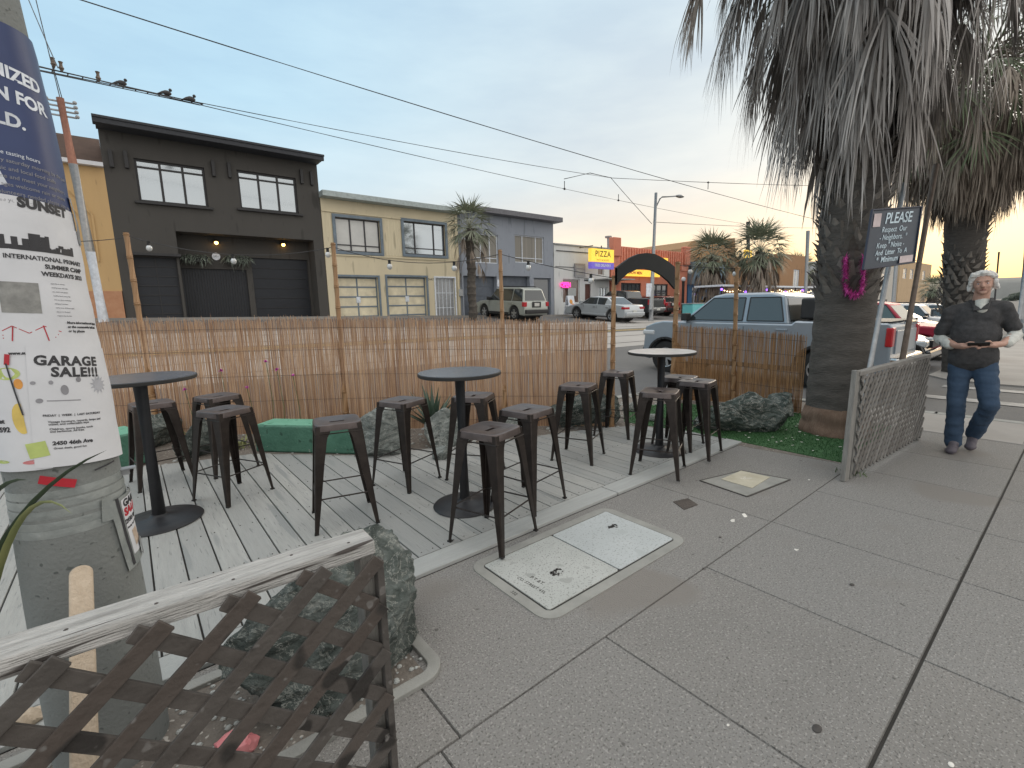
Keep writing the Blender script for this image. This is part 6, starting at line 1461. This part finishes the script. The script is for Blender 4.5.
            for j in range(nn2): b.face((r1[j], r1[(j+1)%nn2], r2[(j+1)%nn2], r2[j]))
            b.tube([(wx_,yo2-.02*s2,wr),(wx_,yo2+.02*s2,wr)], .07, 14); b.build('rim', M['rim'], wh)
            b = MB(); b.tube([(wx_,s2*(yo-.02),wr),(wx_,s2*(yo+.01),wr)], wr*.62, 20); b.build('brake_disc', M['plastic'], wh)
    # wheel well liners
    b = MB()
    for wx_ in (xr_, xf_): b.tube([(wx_,-W_/2+.2,wr+.02),(wx_,W_/2-.2,wr+.02)], ra-.01, 20)
    b.build('wheel_arch_liner', M['plastic'], e)
    # lamps, bumpers, mirrors, handles, plate
    zl = .78 if kind == 'sedan' else .86 if kind == 'suv' else .98
    for s2 in (1, -1):
        b = MB()
        if kind == 'pickup': b.box((-h+.045, s2*(W_/2-.075), 1.08), (.11,.165,.34))
        elif kind == 'suv': b.box((-h+.08, s2*(W_/2-.08), .88), (.2,.2,.24))
        else: b.box((-h+.12, s2*(W_/2-.21), .83), (.26,.44,.13))
        b.build('tail_light', M['taillight'], e, bevel=.02)
        b = MB(); b.box((h-.165 if kind == 'pickup' else h-.20, s2*(W_/2-.165 if kind == 'pickup' else W_/2-.19), zl-.10+(.12 if kind == 'pickup' else 0)), (.36,.36,.16 if kind != 'pickup' else .13)); b.build('headlight', M['headlight'], e, bevel=.04)
        b = MB(); mx = (RF[-1][0]-.2); b.box((mx, s2*(W_/2+.06), bt+.12), (.14,.22,.17)); b.bar((mx+.02,s2*(W_/2-.06),bt+.03), (mx,s2*(W_/2+.03),bt+.06), .05,.05); b.build('wing_mirror', M['plastic'] if kind != 'sedan' else pm, e, bevel=.02)
        for i, x_ in enumerate([p_-.16 for p_ in prof['pil']][:1]+([prof['pil'][-1]-.16+1.0] if kind != 'suv' else [.62])):
            pass
        for x_ in ((prof['pil'][-1]+.18, prof['pil'][-1]-.78) if kind != 'suv' else (-.05,-1.0)):
            b = MB(); b.box((x_, s2*(yb(bt-.12)+.015), bt-.12), (.22,.03,.035)); b.build('door_handle', M['chrome'] if not detail else pm, e, bevel=.008)
        for x_ in ((prof['pil'][-1], xat(bt,1)-.28, xat(bt,-1)+.05) if kind == 'pickup' else (prof['pil'][-1], prof['pil'][-1]+1.05, prof['pil'][-1]-.95)):
            b = MB(); b.bar((x_, s2*(yb(bt-.05)+.001), bt-.03), (x_, s2*(yb(.45)+.001), .46), .012, .006, up=(0,s2,0)); b.build('door_seam', M['plastic'], e)
        b = MB(); b.box((0, s2*(yb(.36)+.005), .38), (xf_-xr_-2*ra-.05,.05,.10)); b.build('sill', M['plastic'] if kind != 'sedan' else pm, e, bevel=.015)
    b = MB(); b.box((-h-.02,0,.50 if kind != 'pickup' else .62), (.20,W_-.12,.20)); b.build('rear_bumper', pm if kind == 'sedan' else (M['chrome'] if kind == 'pickup' else M['plastic']), e, bevel=.04)
    b = MB(); b.box((h-.04,0,.42 if kind != 'pickup' else .52), (.20,W_-.12,.22)); b.build('front_bumper', pm if kind == 'sedan' else M['plastic'], e, bevel=.05)
    b = MB(); b.box((h-.02,0,.66 if kind == 'sedan' else .78), (.08,W_*.45,.18 if kind == 'sedan' else .26)); b.build('grille', M['plastic'], e, bevel=.01)
    b = MB(); b.box((-h-.015 if kind != 'pickup' else -h-.128,0,.86 if kind == 'suv' else .62), (.05,.34,.17)); b.build('number_plate', M['plate'], e)
    if kind == 'suv':
        b = MB()
        for s2 in (1,-1): b.bar((-h+.7,s2*(W_/2-.32),Ht+.045), (.1,s2*(W_/2-.32),Ht+.045), .04,.04)
        b.build('roof_rail', M['plastic'], e); b = MB(); b.box((-h-.005,0,.86), (.03,.62,.30)); b.build('plate_surround', M['plastic'], e, bevel=.02)
    if kind == 'pickup':
        b = MB(); b.box((-(h+.93)/2+.0,0,1.347), (h-1.06,W_-.18,.012)); b.build('bed_cover', M['plastic'], e)
        b = MB()
        for wx_ in (xr_, xf_):
            for s2 in (1,-1):
                b = MB(); a_ = [PI*k/14 for k in range(15)]; P_ = [Vector((wx_+(ra+.015)*math.cos(q), s2*(W_/2+.0), wr+(ra+.015)*math.sin(q))) for q in a_]
                for j in range(14): b.bar(P_[j], P_[j+1], .05, .05, up=(0,s2,0), ext=.004)
                b.build('arch_flare', M['plastic'], e)
        b = MB(); b.box((-h+.0,0,.98), (.03,W_-.5,.42)); b.box((-h-.02,0,1.12), (.02,.3,.08)); b.build('tailgate', pm, e, bevel=.01)
    return e
silver = paint('silver_blue_paint', (.25,.295,.34), .30, .35); P_sed = paint('silver_paint', (.42,.45,.47), .28, .3); P_suv = paint('champagne_grey_paint', (.33,.35,.32), .35, .3)
P_dk = paint('graphite_paint', (.035,.038,.042), .25, .3); P_red = paint('dark_red_paint', (.30,.012,.035), .5, 0, .08); P_wh = paint('white_paint', (.6,.6,.6), .3); P_bk = paint('black_paint', (.012,.012,.014), .15, .2)
def cornerat(px_, X=None, depth=None):
    if depth: p = P(px_, 320, depth); return p.x, p.y
    d = ray(px_, 320); return X, X*d.y/d.x
XT = 10.35; yt = cornerat(893, XT)[1]; yn = cornerat(643, XT)[1]
pk1 = vehicle('pickup_truck', 'silver blue crew cab pickup parked behind the golden reed fence, nearest vehicle', 'pickup truck', (XT, yt), yn-yt, 1.9, 1.92, silver, 'pickup', wr=.395, wx=(-1.5, (yn-yt)/2-.66), detail=True, gl=glass('tinted_cab_glass', (.025,.034,.038), .07))
b = MB(); hL = (yn-yt)/2; b.box((-1.3,0,1.58), (.62,1.45,.42)); b.build('cargo_box', M['plastic'], pk1, bevel=.04)
sx, sy = cornerat(524, depth=24.7)
vehicle('parked_car', 'pale grey green boxy off-roader with roof rails in front of the grey blue house', 'car', (sx, sy), 4.45, 1.73, 1.75, P_suv, 'suv', wr=.37)
sx, sy = cornerat(624, depth=26.6)
vehicle('parked_car', 'silver sedan seen through and left of the arch, in front of the white shop', 'car', (sx, sy), 4.7, 1.82, 1.43, P_sed, 'sedan', wr=.34)
sx, sy = cornerat(648, depth=31.5)
vehicle('pickup_truck', 'dark graphite pickup behind the silver sedan', 'pickup truck', (sx, sy), 5.4, 1.9, 1.85, P_dk, 'pickup', wr=.39)
sx, sy = cornerat(666, depth=36)
vehicle('parked_car', 'dark red car parked beside the graphite pickup, partly behind the right arch post', 'car', (sx, sy), 4.6, 1.8, 1.5, paint('deep_red_paint', (.12,.02,.02)), 'suv', wr=.34)
X_ = 18.2; q = cornerat(972, X_)
vehicle('parked_car', 'dark red hatchback seen between the leaning sign poles and the man', 'car', (X_, q[1]), 4.8, 1.85, 1.74, P_red, 'suv', heading=-90, wr=.34, gl=M['carglass2'])
X_ = 15.0; q = cornerat(930, X_)
vehicle('parked_car', 'black car with a bright headlamp just behind the tail of the silver blue pickup', 'car', (X_, q[1]), 4.5, 1.8, 1.4, P_bk, 'sedan', heading=-90, wr=.33)
for i, (X_, px_, kd, pm, lab) in enumerate(((24.5,960,'sedan',P_dk,'dark low car behind the red hatchback'),(30,968,'suv',P_wh,'white car, second beyond the red hatchback'),(36,985,'suv',P_wh,'white car appearing right beside the man, nearer of two'),(31.5,1002,'sedan',P_bk,'dark car right of the man at shoulder height'),(47,975,'sedan',P_dk,'dark distant car right of the near palm in the parking row'),(56,982,'suv',P_sed,'silver distant car far down the parking row'),(68,988,'sedan',P_wh,'small white car farthest down the parking row'))):
    q = cornerat(px_, X_); vehicle('parked_car', lab, 'car', (X_, q[1]), 4.6, 1.82, 1.65 if kd == 'suv' else 1.42, pm, kd, heading=-90, wr=.33)
for i, (px_, d_, kd, pm, lab) in enumerate(((708,40,'sedan',P_wh,'pale car roof just over the bonnet of the silver blue pickup'),(806,62,'suv',P_dk,'dark far car near the grey gabled house'))):
    sx, sy = cornerat(px_, depth=d_); vehicle('parked_car', lab, 'car', (sx, sy-2), 4.6, 1.8, 1.5, pm, kd, wr=.33)

# ---------------------------------------------------------------- the walking man
def blobmesh(parts, voxel, m, name, parent, smooth_it=4, nz_=0., nsc=12., loc=None):
    bm = bmesh.new()
    for p in parts:
        if p[0] == 'cap':
            a, c, r0, r1 = Vector(p[1]), Vector(p[2]), p[3], p[4]; ln = (c-a).length; d = (c-a).normalized() if ln > 1e-6 else Vector((0,0,1))
            q = d.to_track_quat('Z', 'Y').to_matrix(); fl = p[5] if len(p) > 5 else 1.
            rings = []; n = 16; st = []
            for k in range(7): th = PI/2*k/6; st.append((-r0*math.cos(th), r0*math.sin(th)))
            for k in range(7): th = PI/2*k/6; st.append((ln+r1*math.sin(th), r1*math.cos(th)))
            prev = None
            for (z, r_) in st:
                r_ = max(r_, .0006); cur = [bm.verts.new(a+q@Vector((r_*math.cos(2*PI*j/n), r_*math.sin(2*PI*j/n), z))) for j in range(n)]
                if prev: [bm.faces.new((prev[j], prev[(j+1)%n], cur[(j+1)%n], cur[j])) for j in range(n)]
                else: bm.faces.new(cur[::-1])
                prev = cur
            bm.faces.new(prev)
        else:
            c, s_ = Vector(p[1]), p[2]; rx = Matrix.Rotation(p[3] if len(p) > 3 else 0, 3, 'X')
            r_ = bmesh.ops.create_uvsphere(bm, u_segments=20, v_segments=12, radius=1)
            for v in r_['verts']: v.co = rx@Vector((v.co.x*s_[0], v.co.y*s_[1], v.co.z*s_[2]))+c
    me = bpy.data.meshes.new(name); bm.to_mesh(me); bm.free(); o = bpy.data.objects.new(name, me); COL.objects.link(o)
    r_ = o.modifiers.new('r', 'REMESH'); r_.mode = 'VOXEL'; r_.voxel_size = voxel; r_.use_smooth_shade = True
    s_ = o.modifiers.new('s', 'SMOOTH'); s_.iterations = smooth_it; s_.factor = .5
    me2 = eval_mesh(o); o.modifiers.clear(); o.data = me2; me2.materials.clear(); me2.materials.append(m)
    for pl_ in me2.polygons: pl_.use_smooth = True
    if nz_:
        for v in me2.vertices:
            q = v.co*nsc; v.co += v.normal*nz_*(noise.noise(q)+.6*noise.noise(Vector((q.x*.5+q.z, q.y*2, q.z*2.2))))
    o.parent = parent; return o
mp_ = G(960,452); MAN = empty('person', (mp_.x, mp_.y, 0), R(-84), 'white haired man in charcoal polo and blue jeans walking on the sidewalk, holding a phone', 'person')
MAN.location.x += .02; MAN.rotation_euler.y = R(-4)
hd = Vector((.12,-.03,0))
def fingers(base, fwd, side, up, n, lens, curl):
    out = []; fwd, side, up = Vector(fwd).normalized(), Vector(side).normalized(), Vector(up).normalized()
    for k in range(n):
        a = Vector(base)+side*(.019*(k-(n-1)/2)); d = (fwd+side*.05*(k-1.5)).normalized(); l = lens[k]
        b_ = a+d*l*.5; d2 = (d*math.cos(curl)-up*math.sin(curl)).normalized(); c = b_+d2*l*.32; d3 = (d2*math.cos(curl)-up*math.sin(curl)).normalized(); e_ = c+d3*l*.25
        out += [('cap', a, b_, .0088, .0082), ('cap', b_, c, .0082, .0075), ('cap', c, e_, .0075, .0065)]
    return out
ARM = dict(Rs=(-.09,.01,1.385), Re=(-.17,.06,1.12), Rw=(-.045,-.19,1.055), Ls=(.26,.01,1.40), Le=(.34,.07,1.13), Lw=(.255,-.18,1.06))
Rh = Vector((.005,-.25,1.055)); Lh = Vector((.205,-.245,1.06))
parts = [
 ('ell',(.12,-.005,1.635),(.074,.092,.088)), ('ell',(.12,-.05,1.575),(.055,.058,.062)), ('ell',(.12,-.045,1.60),(.064,.062,.06)), ('cap',(.12,-.105,1.615),(.12,-.126,1.588),.009,.015), ('cap',(.12,-.118,1.587),(.12,-.105,1.58),.017,.014),
 ('ell',(.12,-.085,1.532),(.026,.022,.02)), ('cap',(.09,-.094,1.635),(.15,-.094,1.635),.011,.011), ('ell',(.088,-.085,1.585),(.02,.018,.018)), ('ell',(.152,-.085,1.585),(.02,.018,.018)),
 ('ell',(.043,.0,1.60),(.011,.02,.033)), ('ell',(.197,.0,1.60),(.011,.02,.033)), ('cap',(.10,.02,1.40),(.12,.0,1.56),.062,.055),
 ('ell',(.09,.01,1.25),(.135,.09,.19)), ('ell',(.07,.01,1.02),(.13,.09,.17)), ('cap',ARM['Rs'],ARM['Re'],.036,.036), ('cap',ARM['Re'],ARM['Rw'],.038,.026), ('cap',ARM['Ls'],ARM['Le'],.036,.036), ('cap',ARM['Le'],ARM['Lw'],.038,.026),
 ('cap',(-.08,.01,1.37),(.1,.01,1.40),.036,.05), ('cap',(.25,.01,1.38),(.1,.01,1.40),.036,.05),
 ('cap',(-.01,.01,.93),(-.03,-.04,.50),.08,.052), ('cap',(-.03,-.04,.50),(-.045,.03,.09),.05,.034), ('cap',(.14,.01,.93),(.185,-.10,.50),.08,.052), ('cap',(.185,-.10,.50),(.085,.17,.17),.05,.034),
 ('cap',(-.05,.03,.05),(-.055,-.10,.035),.026,.02), ('cap',(.085,.17,.13),(.075,.08,.07),.026,.02),
 ('cap',ARM['Rw'],Rh,.026,.030), ('ell',Rh+Vector((.02,-.015,0)),(.042,.030,.020)), ('cap',ARM['Lw'],Lh,.026,.030), ('ell',Lh+Vector((-.02,-.015,-.005)),(.040,.032,.020)),
]
parts += fingers(Rh+Vector((.045,-.02,.006)), (1,-.35,.05), (.25,-.9,-.25), (0,.2,1), 4, (.066,.072,.066,.054), .5)
parts += [('cap',Rh+Vector((.01,-.02,.018)),Rh+Vector((.04,-.045,.036)),.011,.010), ('cap',Rh+Vector((.04,-.045,.036)),Rh+Vector((.07,-.05,.034)),.010,.008)]
parts += fingers(Lh+Vector((-.045,-.02,-.008)), (-1,-.35,.0), (-.25,-.9,-.15), (0,-.1,-1), 4, (.066,.072,.066,.054), -.45)
parts += [('cap',Lh+Vector((-.01,-.025,.012)),Lh+Vector((-.03,-.045,.035)),.011,.010), ('cap',Lh+Vector((-.03,-.045,.035)),Lh+Vector((-.055,-.05,.034)),.010,.008)]
blobmesh(parts, .0052, M['skin'], 'body', MAN, 3)
for s2 in (-1, 1):
    b = MB(); b.ball((.12+s2*.029,-.0945,1.612), .0095, 10, 7, (1.15,.7,.5)); ey = b.build('eye', M['palewhite'], MAN, smooth='all'); b = MB(); b.ball((.12+s2*.029,-.1005,1.611), .0042, 8, 5, (1,.5,1)); b.build('iris', M['ink'], ey)
    b = MB(); b.tube([(.12+s2*.015,-.106,1.63),(.12+s2*.03,-.108,1.636),(.12+s2*.047,-.098,1.632)], [.003,.0045,.003], 6); b.build('eyebrow', mat('grey_brow', (.33,.25,.2), .8), MAN)
    b = MB(); b.tube([(.12+s2*.014,-.1035,1.6215),(.12+s2*.03,-.107,1.624),(.12+s2*.045,-.099,1.618)], [.001,.0015,.001], 5); b.build('eyelid', mat('eyelid_skin', (.3,.16,.12), .6), MAN)
b = MB(); b.tube([(.098,-.103,1.553),(.12,-.109,1.555),(.142,-.103,1.553)], [.003,.005,.003], 6); b.build('mouth', mat('lips', (.25,.10,.09), .5), MAN)
blobmesh([('ell',(.12,.02,1.675),(.088,.098,.062)), ('ell',(.12,.055,1.62),(.085,.065,.09)), ('cap',(.045,-.03,1.66),(.032,.0,1.57),.024,.02), ('cap',(.195,-.03,1.66),(.208,.0,1.57),.024,.02), ('ell',(.12,.07,1.56),(.07,.045,.06)),
  ('cap',(.06,-.065,1.695),(.14,-.078,1.708),.026,.022), ('cap',(.14,-.078,1.705),(.19,-.045,1.68),.022,.024), ('cap',(.05,-.05,1.68),(.04,-.02,1.62),.024,.024)], .006, M['hair'], 'hair', MAN, 2, .010, 38)
# clothes
blobmesh([('ell',(.085,.01,1.30),(.185,.118,.15)), ('ell',(.08,-.005,1.14),(.178,.138,.2)), ('ell',(.065,.0,.985),(.178,.134,.13)), ('cap',(-.085,.01,1.365),(.09,.01,1.405),.064,.072), ('cap',(.25,.01,1.375),(.09,.01,1.405),.064,.072),
  ('cap',(-.092,.01,1.36),(-.155,.05,1.185),.066,.064), ('cap',(.26,.01,1.375),(.32,.06,1.205),.066,.064), ('cap',(.02,.0,.93),(.11,.0,.93),.135,.135)], .010, M['polo'], 'polo_shirt', MAN, 2, .008, 12)
b = MB()
for s2 in (-1, 1):
    q = [(.115+s2*.0,-.118,1.375),(.115+s2*.018,-.108,1.40),(.112+s2*.062,-.065,1.44),(.112+s2*.085,.0,1.45),(.112+s2*.08,.0,1.475),(.112+s2*.062,-.05,1.475),(.115+s2*.05,-.100,1.405),(.115+s2*.045,-.128,1.375)]
    b.poly(q)
co = b.build('collar', M['polo'], MAN, fix=False); md_ = co.modifiers.new('s', 'SOLIDIFY'); md_.thickness = .008
blobmesh([('cap',(-.15,.05,1.19),(-.172,.065,1.115),.052,.05), ('cap',(-.172,.065,1.115),(-.09,-.115,1.058),.052,.043)], .007, M['under'], 'sleeve', MAN, 3, .006, 22)
blobmesh([('cap',(.315,.06,1.21),(.342,.075,1.125),.052,.05), ('cap',(.342,.075,1.125),(.288,-.11,1.062),.052,.043)], .007, M['under'], 'sleeve', MAN, 3, .006, 22)
blobmesh([('ell',(.115,-.06,1.38),(.045,.055,.05)), ('cap',(.112,-.01,1.39),(.115,-.005,1.425),.07,.066)], .006, M['under'], 'undershirt_neck', MAN, 2)
blobmesh([('ell',(.065,.01,.89),(.155,.115,.10)), ('cap',(-.015,.01,.88),(-.04,-.045,.50),.095,.072), ('cap',(-.04,-.045,.50),(-.055,.03,.085),.072,.068), ('cap',(.145,.01,.88),(.19,-.105,.50),.095,.072), ('cap',(.19,-.105,.50),(.09,.17,.155),.072,.066)], .009, M['jeans'], 'jeans', MAN, 2, .009, 13)
for (a, c, tilt) in (((-.05,.045,.045),(-.065,-.15,.035),0), ((.085,.20,.13),(.068,.045,.045),1)):
    a, c = Vector(a), Vector(c); sh = blobmesh([('cap',a,c,.043,.037), ('cap',a+Vector((0,-.01,.04)),a+Vector((0,-.06,.035)),.045,.042), ('ell',c+Vector((0,.02,0)),(.046,.06,.034))], .006, M['shoe'], 'shoe', MAN, 2)
    for v in sh.data.vertices:
        if not tilt and v.co.z < .004: v.co.z = .004
        if tilt and v.co.z < .004: v.co.z = .004
ph = (Rh+Lh)/2+Vector((-.0,-.065,.016)); b = MB(); b.box(ph, (.145,.072,.009), M4=Matrix.Rotation(R(-28),3,'X')); o = b.build('phone', M['edge'], None, bevel=.003); o.matrix_world = Matrix.Translation(MAN.location)@Matrix.Rotation(R(-84),4,'Z')@Matrix.Rotation(R(-4),4,'Y'); tag(o, 'dark phone held in both hands by the walking man', 'phone')

for o in COL.objects:
    l = o.get('label')
    if l and not 4 <= len(l.split()) <= 16: print('LABEL', len(l.split()), l)
